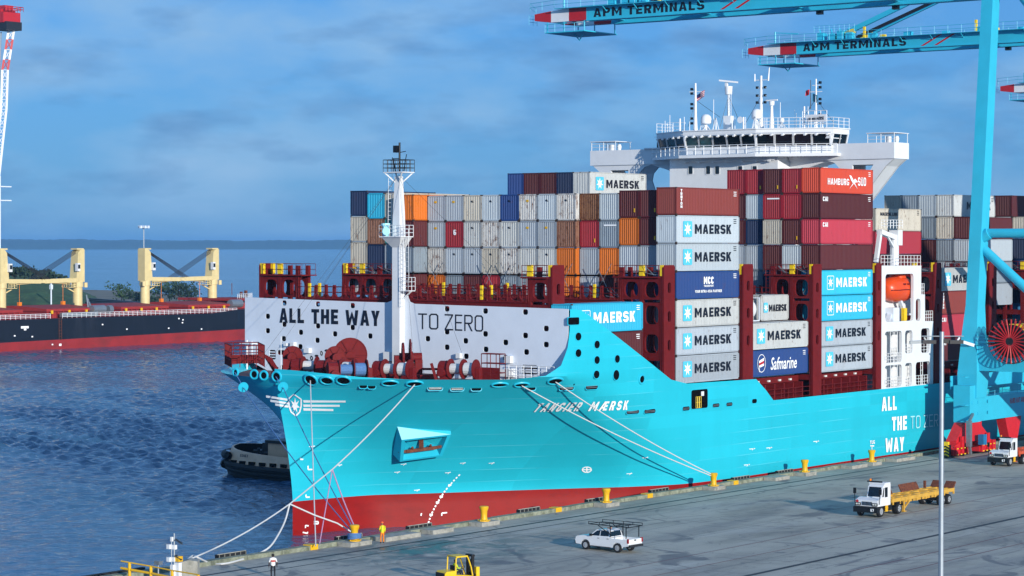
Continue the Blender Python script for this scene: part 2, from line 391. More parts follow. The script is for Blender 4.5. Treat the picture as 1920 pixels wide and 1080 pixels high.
pm('forklift_yellow', 'e0bb1f', .35, var=.06); pm('chassis_yellow', 'c79b3a', .5, var=.15, scale=1.5, col2='8a6a30', c2pos=(.55, .8), c2scale=1.2)
pm('chassis_orange', 'c4512a', .5, var=.15); pm('rim', 'a9adb0', .45, .3); pm('fabric_seat', '202124', .8)
pm('flag_red', 'c5202c', .8); pm('flag_blue', '1d2f63', .8); pm('flag_teal', '2a6f86', .8); pm('flag_white', 'd9d9d9', .8)
pm('lamp_lens', 'd5d8d2', .2); pm('amber', 'dd7a18', .3)
# hull cyan with faint horizontal weld seams and a few scuffs
def hull_mat():
    m = pm('hull_cyan', '22b5ca', .4, spec=.3, var=.035, scale=.35, stretch=(1, 1, .25)); nt = m.node_tree; L = nt.links.new
    b = nt.nodes['Principled BSDF']; src = b.inputs['Base Color'].links[0].from_socket
    tc = N(nt, 'ShaderNodeTexCoord'); sp = N(nt, 'ShaderNodeSeparateXYZ'); L(tc.outputs['Object'], sp.inputs[0])
    q = N(nt, 'ShaderNodeMath', operation='MODULO'); q.inputs[1].default_value = 1.25
    a = N(nt, 'ShaderNodeMath', operation='ADD'); a.inputs[1].default_value = 20
    L(sp.outputs[2], a.inputs[0]); L(a.outputs[0], q.inputs[0])
    c = N(nt, 'ShaderNodeMath', operation='LESS_THAN'); c.inputs[1].default_value = .07; L(q.outputs[0], c.inputs[0])
    n = N(nt, 'ShaderNodeTexNoise', Scale=.12, Detail=3.0); L(tc.outputs['Object'], n.inputs['Vector'])
    ra = N(nt, 'ShaderNodeValToRGB'); ra.color_ramp.elements[0].position = .42; ra.color_ramp.elements[1].position = .6; L(n.outputs[0], ra.inputs[0])
    mu = N(nt, 'ShaderNodeMath', operation='MULTIPLY'); L(c.outputs[0], mu.inputs[0]); L(ra.outputs[0], mu.inputs[1])
    m2 = N(nt, 'ShaderNodeMath', operation='MULTIPLY'); m2.inputs[1].default_value = .65; L(mu.outputs[0], m2.inputs[0])
    mx = N(nt, 'ShaderNodeMix', data_type='RGBA'); 
    fl = N(nt, 'ShaderNodeMath', operation='DIVIDE'); fl.inputs[1].default_value = 1.25; L(a.outputs[0], fl.inputs[0])
    fr = N(nt, 'ShaderNodeMath', operation='FLOOR'); L(fl.outputs[0], fr.inputs[0])
    px_ = N(nt, 'ShaderNodeMath', operation='DIVIDE'); px_.inputs[1].default_value = 9.0; L(sp.outputs[0], px_.inputs[0]); pf = N(nt, 'ShaderNodeMath', operation='FLOOR'); L(px_.outputs[0], pf.inputs[0])
    cb = N(nt, 'ShaderNodeCombineXYZ'); L(fr.outputs[0], cb.inputs[0]); L(pf.outputs[0], cb.inputs[1])
    wn = N(nt, 'ShaderNodeTexWhiteNoise'); L(cb.outputs[0], wn.inputs['Vector'])
    vr = N(nt, 'ShaderNodeMapRange'); vr.inputs[3].default_value = .93; vr.inputs[4].default_value = 1.04; L(wn.outputs['Value'], vr.inputs[0])
    hv = N(nt, 'ShaderNodeHueSaturation'); L(src, hv.inputs['Color']); L(vr.outputs[0], hv.inputs['Value']); src = hv.outputs[0]
    # rust weeping and grime in thin vertical runs
    mq = N(nt, 'ShaderNodeMapping'); mq.inputs['Scale'].default_value = (2.2, 2.2, .12); L(tc.outputs['Object'], mq.inputs[0])
    nq = N(nt, 'ShaderNodeTexNoise', Scale=1.0, Detail=6.0, Roughness=.7); L(mq.outputs[0], nq.inputs['Vector'])
    rq = N(nt, 'ShaderNodeMapRange'); rq.inputs[1].default_value = .62; rq.inputs[2].default_value = .78; rq.inputs[4].default_value = .4; L(nq.outputs[0], rq.inputs[0])
    mz = N(nt, 'ShaderNodeMix', data_type='RGBA'); L(rq.outputs[0], mz.inputs[0]); L(src, mz.inputs[6]); mz.inputs[7].default_value = (.02, .27, .33, 1); src = mz.outputs[2]
    L(m2.outputs[0], mx.inputs[0]); L(src, mx.inputs[6]); mx.inputs[7].default_value = (.10, .55, .66, 1)
    # scuffs low on the parallel side where fenders rub
    mp = N(nt, 'ShaderNodeMapping'); mp.inputs['Scale'].default_value = (.25, 1, 3.2); L(tc.outputs['Object'], mp.inputs[0])
    n2 = N(nt, 'ShaderNodeTexNoise', Scale=1.2, Detail=9.0, Roughness=.75); L(mp.outputs[0], n2.inputs['Vector'])
    rb = N(nt, 'ShaderNodeValToRGB'); rb.color_ramp.elements[0].position = .62; rb.color_ramp.elements[1].position = .66; L(n2.outputs[0], rb.inputs[0])
    gx = N(nt, 'ShaderNodeMapRange'); gx.inputs[1].default_value = 212; gx.inputs[2].default_value = 226; L(sp.outputs[0], gx.inputs[0])
    gz = N(nt, 'ShaderNodeMapRange'); gz.inputs[1].default_value = 3.2; gz.inputs[2].default_value = 1.0; L(sp.outputs[2], gz.inputs[0])
    k1 = N(nt, 'ShaderNodeMath', operation='MULTIPLY'); k2 = N(nt, 'ShaderNodeMath', operation='MULTIPLY')
    L(gx.outputs[0], k1.inputs[0]); L(gz.outputs[0], k1.inputs[1]); L(k1.outputs[0], k2.inputs[0]); L(rb.outputs[0], k2.inputs[1])
    mx2 = N(nt, 'ShaderNodeMix', data_type='RGBA'); L(k2.outputs[0], mx2.inputs[0]); L(mx.outputs[2], mx2.inputs[6]); mx2.inputs[7].default_value = (.03, .10, .12, 1)
    L(mx2.outputs[2], b.inputs['Base Color'])
hull_mat()
# container paint: streaked dirt and rust whose amount differs from box to box
def cpaint(name, col, rust=.2, dirt=.3, rustcol='5a3018'):
    m = bpy.data.materials.new(name); m.use_nodes = True; nt = m.node_tree; L = nt.links.new
    b = nt.nodes['Principled BSDF']; b.inputs['Roughness'].default_value = .55; b.inputs['Specular IOR Level'].default_value = .3
    tc = N(nt, 'ShaderNodeTexCoord'); oi = N(nt, 'ShaderNodeObjectInfo')
    cb = N(nt, 'ShaderNodeCombineXYZ'); L(oi.outputs['Random'], cb.inputs[0]); L(oi.outputs['Random'], cb.inputs[1]); L(oi.outputs['Random'], cb.inputs[2])
    sc_ = N(nt, 'ShaderNodeVectorMath', operation='SCALE'); sc_.inputs['Scale'].default_value = 71.0; L(cb.outputs[0], sc_.inputs[0])
    def noise(st, scale, det, rough=.65):
        mp = N(nt, 'ShaderNodeMapping'); mp.inputs['Scale'].default_value = st; L(tc.outputs['Object'], mp.inputs[0])
        ad = N(nt, 'ShaderNodeVectorMath', operation='ADD'); L(mp.outputs[0], ad.inputs[0]); L(sc_.outputs[0], ad.inputs[1])
        n = N(nt, 'ShaderNodeTexNoise', Scale=scale, Detail=det, Roughness=rough); L(ad.outputs[0], n.inputs['Vector']); return n.outputs[0]
    def ramp(s, a, c): r = N(nt, 'ShaderNodeValToRGB'); r.color_ramp.elements[0].position = a; r.color_ramp.elements[1].position = c; L(s, r.inputs[0]); return r.outputs[0]
    def mix(f, a, c, k=1.0):
        mu = N(nt, 'ShaderNodeMath', operation='MULTIPLY'); mu.inputs[1].default_value = k; L(f, mu.inputs[0])
        mx = N(nt, 'ShaderNodeMix', data_type='RGBA'); L(mu.outputs[0], mx.inputs[0])
        if isinstance(a, tuple): mx.inputs[6].default_value = (*a, 1)
        else: L(a, mx.inputs[6])
        mx.inputs[7].default_value = (*c, 1); return mx.outputs[2]
    c = srgb(col)
    hv = N(nt, 'ShaderNodeHueSaturation'); hv.inputs['Color'].default_value = (*c, 1)
    mr = N(nt, 'ShaderNodeMapRange'); mr.inputs[3].default_value = .84; mr.inputs[4].default_value = 1.12; L(oi.outputs['Random'], mr.inputs[0]); L(mr.outputs[0], hv.inputs['Value'])
    x = mix(ramp(noise((1, 1, .25), 1.3, 6), .45, .75), hv.outputs[0], tuple(v * .55 + .02 for v in c), dirt)
    rc = srgb(rustcol)
    x = mix(ramp(noise((1.7, 1.7, .6), 1.6, 9, .72), .61 - .13 * rust, .70 - .10 * rust), x, rc, min(1, .35 + rust))
    x = mix(ramp(noise((1, 1, 1), 5.0, 8, .75), .62 - .1 * rust, .68 - .06 * rust), x, tuple(v * .6 for v in rc), min(1, .25 + rust * .8))
    L(x, b.inputs['Base Color']); MATS[name] = m; return m
CP = dict(grey=('9ea9b3', .12, .3), lgrey=('a9b5bd', .08, .2), white=('b3b8b8', .28, .35), rusty=('bcbdbb', .62, .45), cream=('b8b4a8', .35, .4), slate=('7a8894', .25, .4),
          brown=('7b3530', .1, .2), maroon=('511e22', .1, .25), crimson=('94222f', .12, .2), red='', orange=('c5671a', .1, .2), blue=('24447f', .12, .25), navy=('182c4e', .12, .25),
          cyan=('2cb0d4', .1, .15), teal=('2f7f7f', .15, .25), rustbrown=('8a6350', .75, .4), darkrust=('7a5236', 1.0, .4), hred=('c2452e', .12, .15), skyblue=('3d8cc0', .1, .2), rose=('a83444', .08, .15))
CP['red'] = ('a02a30', .15, .2)
for k, v in CP.items(): cpaint('box_' + k, v[0], v[1], v[2])
pm('casting', '3a2f2b', .8, var=.4, scale=3)

# ------------------------------------------------------------------ water, ground, far land
def water():
    m = bpy.data.materials.new('water'); m.use_nodes = True; nt = m.node_tree; L = nt.links.new
    b = nt.nodes['Principled BSDF']; b.inputs['Base Color'].default_value = (.034, .102, .19, 1); b.inputs['Roughness'].default_value = .1
    b.inputs['IOR'].default_value = 1.33
    tc = N(nt, 'ShaderNodeTexCoord')
    r0 = N(nt, 'ShaderNodeMapping'); r0.inputs['Rotation'].default_value = (0, 0, -.64); L(tc.outputs['Object'], r0.inputs[0])   # x now runs away from the quay corner
    def nz(scale, st, det=4.0, rough=.6, dist=.6):
        mp = N(nt, 'ShaderNodeMapping'); mp.inputs['Scale'].default_value = st; L(r0.outputs[0], mp.inputs[0])
        n = N(nt, 'ShaderNodeTexNoise', Scale=scale, Detail=det, Roughness=rough); n.inputs['Distortion'].default_value = dist; L(mp.outputs[0], n.inputs['Vector']); return n.outputs[0]
    a = nz(.62, (1, .8, 1), 4.0, .6); c = nz(.17, (1, .62, 1), 5.0, .6, 1.4); sw = nz(.035, (1, .4, 1), 2.0)
    pt = nz(.011, (1, .45, 1), 5.0, .6, 1.5)
    ra = N(nt, 'ShaderNodeMapRange'); ra.inputs[1].default_value = .38; ra.inputs[2].default_value = .62; ra.inputs[3].default_value = .45; ra.inputs[4].default_value = 1.0; L(pt, ra.inputs[0])
    b1 = N(nt, 'ShaderNodeBump', Distance=.5); L(ra.outputs[0], b1.inputs['Strength']); L(a, b1.inputs['Height'])
    b3 = N(nt, 'ShaderNodeBump', Distance=.5); L(ra.outputs[0], b3.inputs['Strength']); L(c, b3.inputs['Height']); L(b1.outputs[0], b3.inputs['Normal'])
    b2 = N(nt, 'ShaderNodeBump', Strength=.2, Distance=.5); L(sw, b2.inputs['Height']); L(b3.outputs[0], b2.inputs['Normal'])
    L(b2.outputs[0], b.inputs['Normal']); MATS['water'] = m
water()
w_ = MB().add([(-600, 129.0, -3.3), (26000, 129.0, -3.3), (26000, 26000, -3.3), (-600, 26000, -3.3)], [(0, 1, 2, 3)]).build('water', 'water'); w_['kind'] = 'structure'
def waves():
    """harbour chop as real relief: a sum of short wind waves, rougher where tugs have churned the basin"""
    import numpy as np
    rs = np.random.RandomState(5)
    nr, na = 1000, 560
    r = 168 * (1250 / 168) ** (np.arange(nr) / (nr - 1)); th = math.atan2(.6, .8) + np.linspace(.33, -.03, na)
    X = (r[:, None] * np.cos(th)[None, :]); Y = (r[:, None] * np.sin(th)[None, :])
    Z = np.zeros_like(X)
    pat = np.zeros_like(X)
    for i in range(14):
        l = rs.uniform(45, 170); a = rs.uniform(0, 6.28); pat += np.sin(2 * np.pi / l * (X * math.cos(a) + Y * math.sin(a)) + rs.uniform(0, 6.28))
    pat = np.clip(.75 + .16 * pat, .3, 1.5)
    wash = np.exp(-(((X - 250) / 75) ** 2 + ((Y - 262) / 55) ** 2)) * .55
    for i in range(80):
        l = 1.5 * (5.2 / 1.5) ** rs.rand(); a = .64 + 1.57 + rs.normal(0, 1.0); k = 2 * np.pi / l
        ph = k * (X * math.cos(a) + Y * math.sin(a)) + rs.uniform(0, 6.28) + .6 * np.sin(X * .031 + i) + .6 * np.sin(Y * .027 + i * 2)
        fade = np.clip(2.2 - r * .0021 * 2.6 / l, 0, 1)[:, None]        # no waves shorter than the mesh can carry
        Z += .0058 * l ** .85 * np.sin(ph) * fade
    Z *= pat + wash
    edge = np.minimum(1, np.minimum(np.arange(nr), nr - 1 - np.arange(nr)) / 20)[:, None] * np.minimum(1, np.minimum(np.arange(na), na - 1 - np.arange(na)) / 15)[None, :]
    Z = -3 + Z - .32 * (1 - edge)
    keep = Y > 129.2
    me = bpy.data.meshes.new('water'); n = nr * na
    co = np.stack([X, np.maximum(Y, 129.05), Z], -1).reshape(-1, 3).astype(np.float32)
    ii = (np.arange(nr - 1)[:, None] * na + np.arange(na - 1)[None, :]).ravel(); kf = keep.ravel()
    q = np.stack([ii, ii + 1, ii + na + 1, ii + na], -1); q = q[kf[q].any(1)][:, ::-1]
    me.vertices.add(n); me.vertices.foreach_set('co', co.ravel()); nq = len(q)
    me.loops.add(nq * 4); me.loops.foreach_set('vertex_index', q.ravel().astype(np.int32)); me.polygons.add(nq)
    me.polygons.foreach_set('loop_start', np.arange(0, nq * 4, 4, dtype=np.int32)); me.polygons.foreach_set('loop_total', np.full(nq, 4, dtype=np.int32))
    me.polygons.foreach_set('use_smooth', np.ones(nq, dtype=bool)); me.update(calc_edges=True); me.validate()
    me.materials.append(M('water')); o = bpy.data.objects.new('water', me); COL.objects.link(o); o['kind'] = 'structure'
waves()
def ground_mat():
    m = pm('quay_concrete', 'aaa699', .8, var=.12, scale=.06, stretch=(1, 1.6, 1), col2='86837a', c2pos=(.48, .66), c2scale=.05, c2stretch=(1, 2.6, 1))
    nt = m.node_tree; L = nt.links.new; b = nt.nodes['Principled BSDF']; src = b.inputs['Base Color'].links[0].from_socket
    tc = N(nt, 'ShaderNodeTexCoord')
    def nz(scale, st, det=6.0, rough=.65, dist=0.0, loc=(0, 0, 0)):
        mp = N(nt, 'ShaderNodeMapping'); mp.inputs['Scale'].default_value = st; mp.inputs['Location'].default_value = loc; L(tc.outputs['Object'], mp.inputs[0])
        n = N(nt, 'ShaderNodeTexNoise', Scale=scale, Detail=det, Roughness=rough); n.inputs['Distortion'].default_value = dist; L(mp.outputs[0], n.inputs['Vector']); return n.outputs[0]
    def ramp(s, a, c): r = N(nt, 'ShaderNodeMapRange'); r.inputs[1].default_value = a; r.inputs[2].default_value = c; L(s, r.inputs[0]); return r.outputs[0]
    def mix(f, a, c):
        mx = N(nt, 'ShaderNodeMix', data_type='RGBA'); L(f, mx.inputs[0]); L(a, mx.inputs[6]); mx.inputs[7].default_value = (*c, 1); return mx.outputs[2]
    def mul(a, k):
        u = N(nt, 'ShaderNodeMath', operation='MULTIPLY'); L(a, u.inputs[0])
        if isinstance(k, float): u.inputs[1].default_value = k
        else: L(k, u.inputs[1])
        return u.outputs[0]
    x = mix(mul(ramp(nz(.11, (.45, 1.6, 1), 7.0, .6, .5), .54, .72), .55), src, (.50, .49, .46))     # worn pale lanes
    x = mix(mul(ramp(nz(.07, (.25, 2.2, 1), 6.0, .65, .4, (9, 3, 0)), .50, .66), .5), x, (.15, .155, .165))   # dark drag lanes along the quay
    x = mix(mul(ramp(nz(.5, (1, 1, 1), 9.0, .75, 1.2), .57, .66), .6), x, (.10, .105, .115))        # oil specks
    x = mix(mul(ramp(nz(.09, (1, 1.2, 1), 4.0, .5, 2.5, (4, 2, 0)), .60, .66), .75), x, (.12, .125, .135))   # tyre arcs
    # pour joints every 6 m along the quay, every 9 m across
    br = N(nt, 'ShaderNodeTexBrick'); br.offset = 0; br.inputs['Scale'].default_value = 1; br.inputs['Brick Width'].default_value = 9; br.inputs['Row Height'].default_value = 6
    br.inputs['Mortar Size'].default_value = .05; L(tc.outputs['Object'], br.inputs['Vector'])
    x = mix(mul(br.outputs['Fac'], .75), x, (.13, .135, .14))
    # tyre arcs: thin dark rings, broken by noise
    tn = ramp(nz(.35, (1, 1, 1), 5.0, .6, .3, (2, 9, 0)), .42, .58)
    for (cx, cy, R, wd) in ((147, 112, 7.5, .22), (147, 112, 9.2, .22), (158, 118.5, 6.0, .2), (158, 118.5, 7.6, .2), (141, 104, 12, .25), (141, 104, 13.8, .25), (176, 100, 16, .25), (176, 100, 17.8, .25), (205, 94, 14, .25), (205, 94, 15.8, .25), (153, 119.5, 3.6, .2), (190, 112, 11, .22), (190, 112, 12.7, .22)):
        ds = N(nt, 'ShaderNodeVectorMath', operation='DISTANCE'); ds.inputs[1].default_value = (cx, cy, 0); L(tc.outputs['Object'], ds.inputs[0])
        sb = N(nt, 'ShaderNodeMath', operation='SUBTRACT'); sb.inputs[1].default_value = R; L(ds.outputs['Value'], sb.inputs[0]); ab = N(nt, 'ShaderNodeMath', operation='ABSOLUTE'); L(sb.outputs[0], ab.inputs[0])
        x = mix(mul(mul(ramp(ab.outputs[0], wd, wd * .4), tn), .4), x, (.075, .078, .085))
    # wet, dark wash round the first bollard
    ds = N(nt, 'ShaderNodeVectorMath', operation='DISTANCE'); ds.inputs[1].default_value = (150, 121, 0)
    mp = N(nt, 'ShaderNodeMapping'); mp.inputs['Scale'].default_value = (1, 1.15, 1); mp.inputs['Location'].default_value = (0, -18, 0); L(tc.outputs['Object'], mp.inputs[0]); L(mp.outputs[0], ds.inputs[0])
    wet = ramp(ds.outputs['Value'], 14.0, 3.0)
    w2 = mul(wet, ramp(nz(.22, (1, 1, 1), 8.0, .7, 2.0, (1, 7, 0)), .42, .56))
    x = mix(mul(w2, .85), x, (.022, .032, .042))
    L(x, b.inputs['Base Color'])
    ro = N(nt, 'ShaderNodeMapRange'); ro.inputs[3].default_value = .8; ro.inputs[4].default_value = .3; L(w2, ro.inputs[0]); L(ro.outputs[0], b.inputs['Roughness'])
ground_mat()
q = MB().box(-600, 900, -400, 129.0, -9, 0).build('quay', 'quay_concrete'); q['kind'] = 'structure'
# rails, cable trench and thin painted lines lie on the quay
def strip(name, x0, x1, y, w, mat, label=None, z=.004):
    o = MB().add([(x0, y - w / 2, z), (x1, y - w / 2, z), (x1, y + w / 2, z), (x0, y + w / 2, z)], [(0, 1, 2, 3)]).build(name, mat); o['kind'] = 'structure'; return o
pm('rail_slot', '26282b', .6, var=.2); pm('line_red', '6e2e38', .8, var=.3, scale=.6); pm('line_pale', '7d7f78', .8, var=.3, scale=.4)
strip('crane_rail', -100, 600, 124.8, .42, 'rail_slot'); strip('cable_trench', -100, 600, 122.6, .22, 'rail_slot')
strip('crane_rail', -100, 600, 92.2, .5, 'rail_slot')
for y, w in ((87.2, .12), (97.8, .1), (101.8, .09), (84, .12)): strip('painted_line', 120, 420, y, w, 'line_red')
strip('painted_line', 120, 420, 108.8, .1, 'line_pale')
# edge curb blocks
for i in range(46):
    x = 104 + i * 4.05
    c = MB().box(x, x + 4.0, 128.25, 128.98, 0.0, .34 + .03 * (i % 3 == 1)).build('kerb', 'mossy_concrete'); c['kind'] = 'structure'
# distant wooded shore
def shore():
    mb = MB(); n = 900; rnd = random.Random(3); top = []
    X0, Y0 = 0, 15500
    for i in range(n):
        a = math.radians(4 + 75 * i / (n - 1)); d = Vector((math.cos(a), math.sin(a), 0)) * 13600
        h = 50 + 3 * math.sin(i * .05) + 2 * math.sin(i * .33) + rnd.uniform(-2.5, 2.5)
        mb.v += [tuple(d + Vector((0, 0, -3.2))), tuple(d * 1.01 + Vector((0, 0, h * .8))), tuple(d * 1.03 + Vector((0, 0, h))), tuple(d * 1.1 + Vector((0, 0, -3.2)))]
    for i in range(n - 1):
        for k in range(3): mb.f.append((i * 4 + k, i * 4 + 4 + k, i * 4 + 5 + k, i * 4 + 1 + k)); mb.m.append(0)
    o = mb.build('wooded_far_shore', 'far_wood'); o['kind'] = 'structure'
shore()
# ------------------------------------------------------------------ the container ship
YC = 152.3
ship = thing('container_ship', 'huge turquoise container ship with white bridge moored along the quay', 'container ship', (166, YC, -3))
SS = [0, .1, .2, .32, .45, .6, .72, .88, 1.0]
DX = pchip(SS, [165.6, 166.0, 167.6, 170.8, 175.5, 180.2, 184.2, 193, 214]); DW = pchip(SS, [0, 4, 8, 12, 16, 19.4, 21.15, 21.6, 21.6])
WX = pchip(SS, [168.2, 172.5, 177, 181.6, 188, 194.5, 199.5, 206, 214]); WW = pchip(SS, [0, .8, 2.1, 5.4, 9.8, 14.4, 18.2, 21.0, 21.6])
def gz(z): return min(1.0, max(0.0, (z - .25) / 12.0)) ** 1.45
TOPP = [(150, 13.05), (165.6, 13.05), (166.2, 12.8), (168, 12.45), (171, 12.2), (178, 12.05), (179, 12.1), (181.5, 12.35), (183, 13.3), (183.8, 15.0), (184.05, 16.6), (184.1, 18.62), (185.7, 18.5), (202.2, 10.62), (217.6, 10.45), (219.6, 9.2), (221.2, 8.0), (900, 8.0)]
def ztop(x):
    for (a, za), (b, zb) in zip(TOPP, TOPP[1:]):
        if a <= x <= b: return za + (zb - za) * (x - a) / (b - a)
    return 8
def hpt(s, z):
    """half breadth point of the hull at station s (0 stem .. 1 parallel body) and height z"""
    g = gz(z); return DX(s) * g + WX(s) * (1 - g), DW(s) * g + WW(s) * (1 - g)
def hw(x, z):
    if x >= 214: return 21.6
    a, b = 0.0, 1.0
    if x < hpt(0, z)[0]: return 0.0
    for _ in range(40):
        m = (a + b) / 2
        if hpt(m, z)[0] < x: a = m
        else: b = m
    return hpt(a, z)[1]
def hull_hit(px, py, port=False):
    d = ray(px, py); lo, hi = 180.0, 300.0
    t = lo
    while t < hi:
        p = CAM + d * t
        if p.x > hpt(0, p.z)[0] and p.y > YC - hw(p.x, p.z): break
        t += .5
    a, b = t - .5, t
    for _ in range(30):
        m = (a + b) / 2; p = CAM + d * m
        if p.x > hpt(0, p.z)[0] and p.y > YC - hw(p.x, p.z): b = m
        else: a = m
    return CAM + d * b
def hull_n(p):
    e = .15
    f = lambda x, z: YC - hw(x, z)
    dx = (f(p.x + e, p.z) - f(p.x - e, p.z)) / (2 * e); dz = (f(p.x, p.z + e) - f(p.x, p.z - e)) / (2 * e)
    return Vector((dx, -1, dz)).normalized()
def build_hull():
    st = [i / 70 for i in range(71)] + [i / 400 for i in range(1, 10)]
    inv = lambda x: next(s / 8000 for s in range(8001) if DX(s / 8000) >= x - 1e-6)
    st += [inv(x) for x in (179, 181.5, 183, 183.8, 184.05, 184.1, 185.7)]
    cols = [('s', s) for s in sorted(set(round(s, 5) for s in st))] + [('x', x) for x in (216, 217.6, 218.6, 219.6, 220.4, 221.2, 240, 262, 290, 330, 380, 440, 480, 500, 512)]
    zl = [-6, -3.5, -2, -.8, .25] + [.25 + i * .5 for i in range(1, 25)] + [12.6, 13.05, 14, 15, 16, 17, 18, 18.62]
    nz = len(zl)
    def column(c, side):
        o = []
        if c[0] == 's':
            lo, hi = 0.0, 18.62         # top of this station: where its line meets the sheer
            for _ in range(40):
                m = (lo + hi) / 2
                if ztop(hpt(c[1], m)[0]) > m: lo = m
                else: hi = m
            zt = lo
            if side > 0 and 11 < zt < 18.7 and hpt(c[1], 13)[0] < 184.08: zt = min(zt, 12.2)
        else: zt = ztop(c[1])
        for z in zl:
            z = min(z, zt)
            if c[0] == 's': x, w = hpt(c[1], z)
            else: x = c[1]; w = 21.6 if x < 470 else 21.6 - (x - 470) * .13
            o.append((x, YC + side * w, z))
        o[-1] = o[-1][:2] + (zt,) if c[0] != 's' else (*((lambda q: (q[0], YC + side * q[1]))(hpt(c[1], zt))), zt)
        return o
    seq = [column(c, 1) for c in reversed(cols)] + [column(c, -1) for c in cols[1:]]
    mb = MB()
    for c in seq: mb.v += c
    for i in range(len(seq) - 1):
        for j in range(nz - 1):
            mb.f.append((i * nz + j, (i + 1) * nz + j, (i + 1) * nz + j + 1, i * nz + j + 1)); mb.m.append(1 if j < 4 else 0)
    k = len(seq) - 1
    mb.f.append(tuple([k * nz + j for j in range(nz)] + [j for j in range(nz - 1, -1, -1)])); mb.m.append(0)
    o = mb.build('hull', ['hull_cyan', 'hull_red'], ship, smooth=True, fix=False)
    bm = bmesh.new(); bm.from_mesh(o.data); bmesh.ops.remove_doubles(bm, verts=bm.verts, dist=.001); bmesh.ops.dissolve_degenerate(bm, edges=bm.edges, dist=.0005); bmesh.ops.recalc_face_normals(bm, faces=bm.faces); bm.to_mesh(o.data); bm.free()
    # decks
    d = MB(); bow = [hpt(s, 11.45) for s in [i / 40 for i in range(41)] if DX(s) < 184.2]
    poly = [(x, YC - w + .12) for x, w in reversed(bow)] + [(x, YC + w - .12) for x, w in bow[1:]]
    d.prism(poly, xy(11.45), 0, .1)
    md = [hpt(s, 7) for s in [i / 40 for i in range(41)] if 183 < DX(s)]
    d.add([(184.4, YC - hw(184.4, 7) + .4, 7.0), (192, YC - hw(192, 7) + .4, 7), (200, YC - hw(200, 7) + .4, 7), (207, YC - hw(207, 7) + .3, 7), (214, YC - 21.4, 7.0), (470, YC - 21.4, 7.0), (511, YC - 15.8, 7.0), (511, YC + 15.8, 7), (470, YC + 21.4, 7), (214, YC + 21.4, 7.0), (207, YC + hw(207, 7) - .3, 7), (200, YC + hw(200, 7) - .4, 7), (192, YC + hw(192, 7) - .4, 7), (184.4, YC + hw(184.4, 7) - .4, 7)], [tuple(range(14))])
    d.build('deck', 'deck_red', ship)
build_hull()
# anchor pockets: boxes standing proud of the flare with an open face
def anchor_pocket(port):
    def P(px, py): 
        p = hull_hit(px, py); return p
    bl, tl, tr, br = P(736, 851), P(745, 800), P(845, 808), P(829, 845)
    n = hull_n((bl + tr) / 2); outw = (n + Vector((-.25, 0, 0))).normalized()
    up_, al = ((tl + tr) / 2 - (bl + br) / 2), ((br + tr) / 2 - (bl + tl) / 2)
    o1 = [tl + n * 1.0 + al * .08 - up_ * .22, tr + n * .35 - up_ * .03, br + n * .9 - al * .04 + up_ * .06, bl + n * 1.15 + al * .10 + up_ * .05]  # outer rim tl,tr,br,bl
    base = [tl, tr, br, bl]
    c = sum(o1, Vector()) / 4
    inn = [c + (p - c) * .86 for p in o1]; deep = [p - n * .85 + (c - p) * .12 for p in inn]
    mb = MB(); V = base + o1 + inn + deep
    fs = []
    for i in range(4):
        j = (i + 1) % 4
        fs += [(i, j, 4 + j, 4 + i), (4 + i, 4 + j, 8 + j, 8 + i), (8 + i, 8 + j, 12 + j, 12 + i)]
    fs.append((12, 13, 14, 15))
    mir = (lambda p: Vector((p.x, 2 * YC - p.y, p.z))) if port else (lambda p: p)
    mb.add([mir(p) for p in V], fs); o = mb.build('anchor_pocket', 'cyan_paint', ship)
    if not port:
        a = MB(); m = (deep[2] + deep[3]) / 2; u = (deep[0] - deep[3]).normalized(); r = (deep[2] - deep[3]).normalized()
        q = m + u * .55 + n * .45
        a.bar(q - r * 1.5, q + r * 1.5, .42, .3); a.bar(q - r * 2.3 + u * .15, q - r * 1.4, .25); a.bar(q + r * 1.4, q + r * 2.3 + u * .1, .25); a.bar(q + u * .2, q + u * 1.1 - n * .5, .4, .4)
        for k in (-1, 1): a.cyl(q + r * k * .9 - n * .1, q + r * k * .9 + u * .45, .2, .12, n=6)
        a.build('anchor', 'rust', o)
        b = MB(); t = (deep[0] + deep[1]) / 2 - u * .3 + n * .2
        for k in (-1.6, 0, 1.6): b.bar(t + r * (k - .5), t + r * (k + .5) , .3, .35); b.bar(t + r * k, t + r * k - u * .5, .25, .1)
        b.build('chafing_bracket', 'cyan_paint', o)
anchor_pocket(False); anchor_pocket(True)
# fairleads (rounded cyan lip round a black disc that paints the hole's shade)
def fairlead(px, py, w, h, port=False):
    p = hull_hit(px, py); n = hull_n(p); s = n.cross(Vector((0, 0, 1))).normalized(); u = s.cross(n)
    lip = MB().torus(p + n * .02, n, w / 2 - .02, .11, 18, 8, sy=h / w)
    o = lip.build('fairlead', 'cyan_paint', ship, smooth=True)
    k = 18; MB().add([p + n * .06 + s * (w / 2 - .13) * math.cos(2 * math.pi * i / k) + u * (h / 2 - .11) * math.sin(2 * math.pi * i / k) for i in range(k)], [tuple(range(k))]).build('fairlead_shade', 'opening_shade', o)
    return p + n * .15
FL = {}
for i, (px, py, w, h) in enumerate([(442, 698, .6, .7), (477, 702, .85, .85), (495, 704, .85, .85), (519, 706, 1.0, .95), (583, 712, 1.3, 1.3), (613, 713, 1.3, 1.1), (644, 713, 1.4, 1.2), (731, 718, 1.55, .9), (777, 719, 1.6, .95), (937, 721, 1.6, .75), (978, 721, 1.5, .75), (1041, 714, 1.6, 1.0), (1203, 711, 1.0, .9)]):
    FL[i] = fairlead(px, py, w, h)
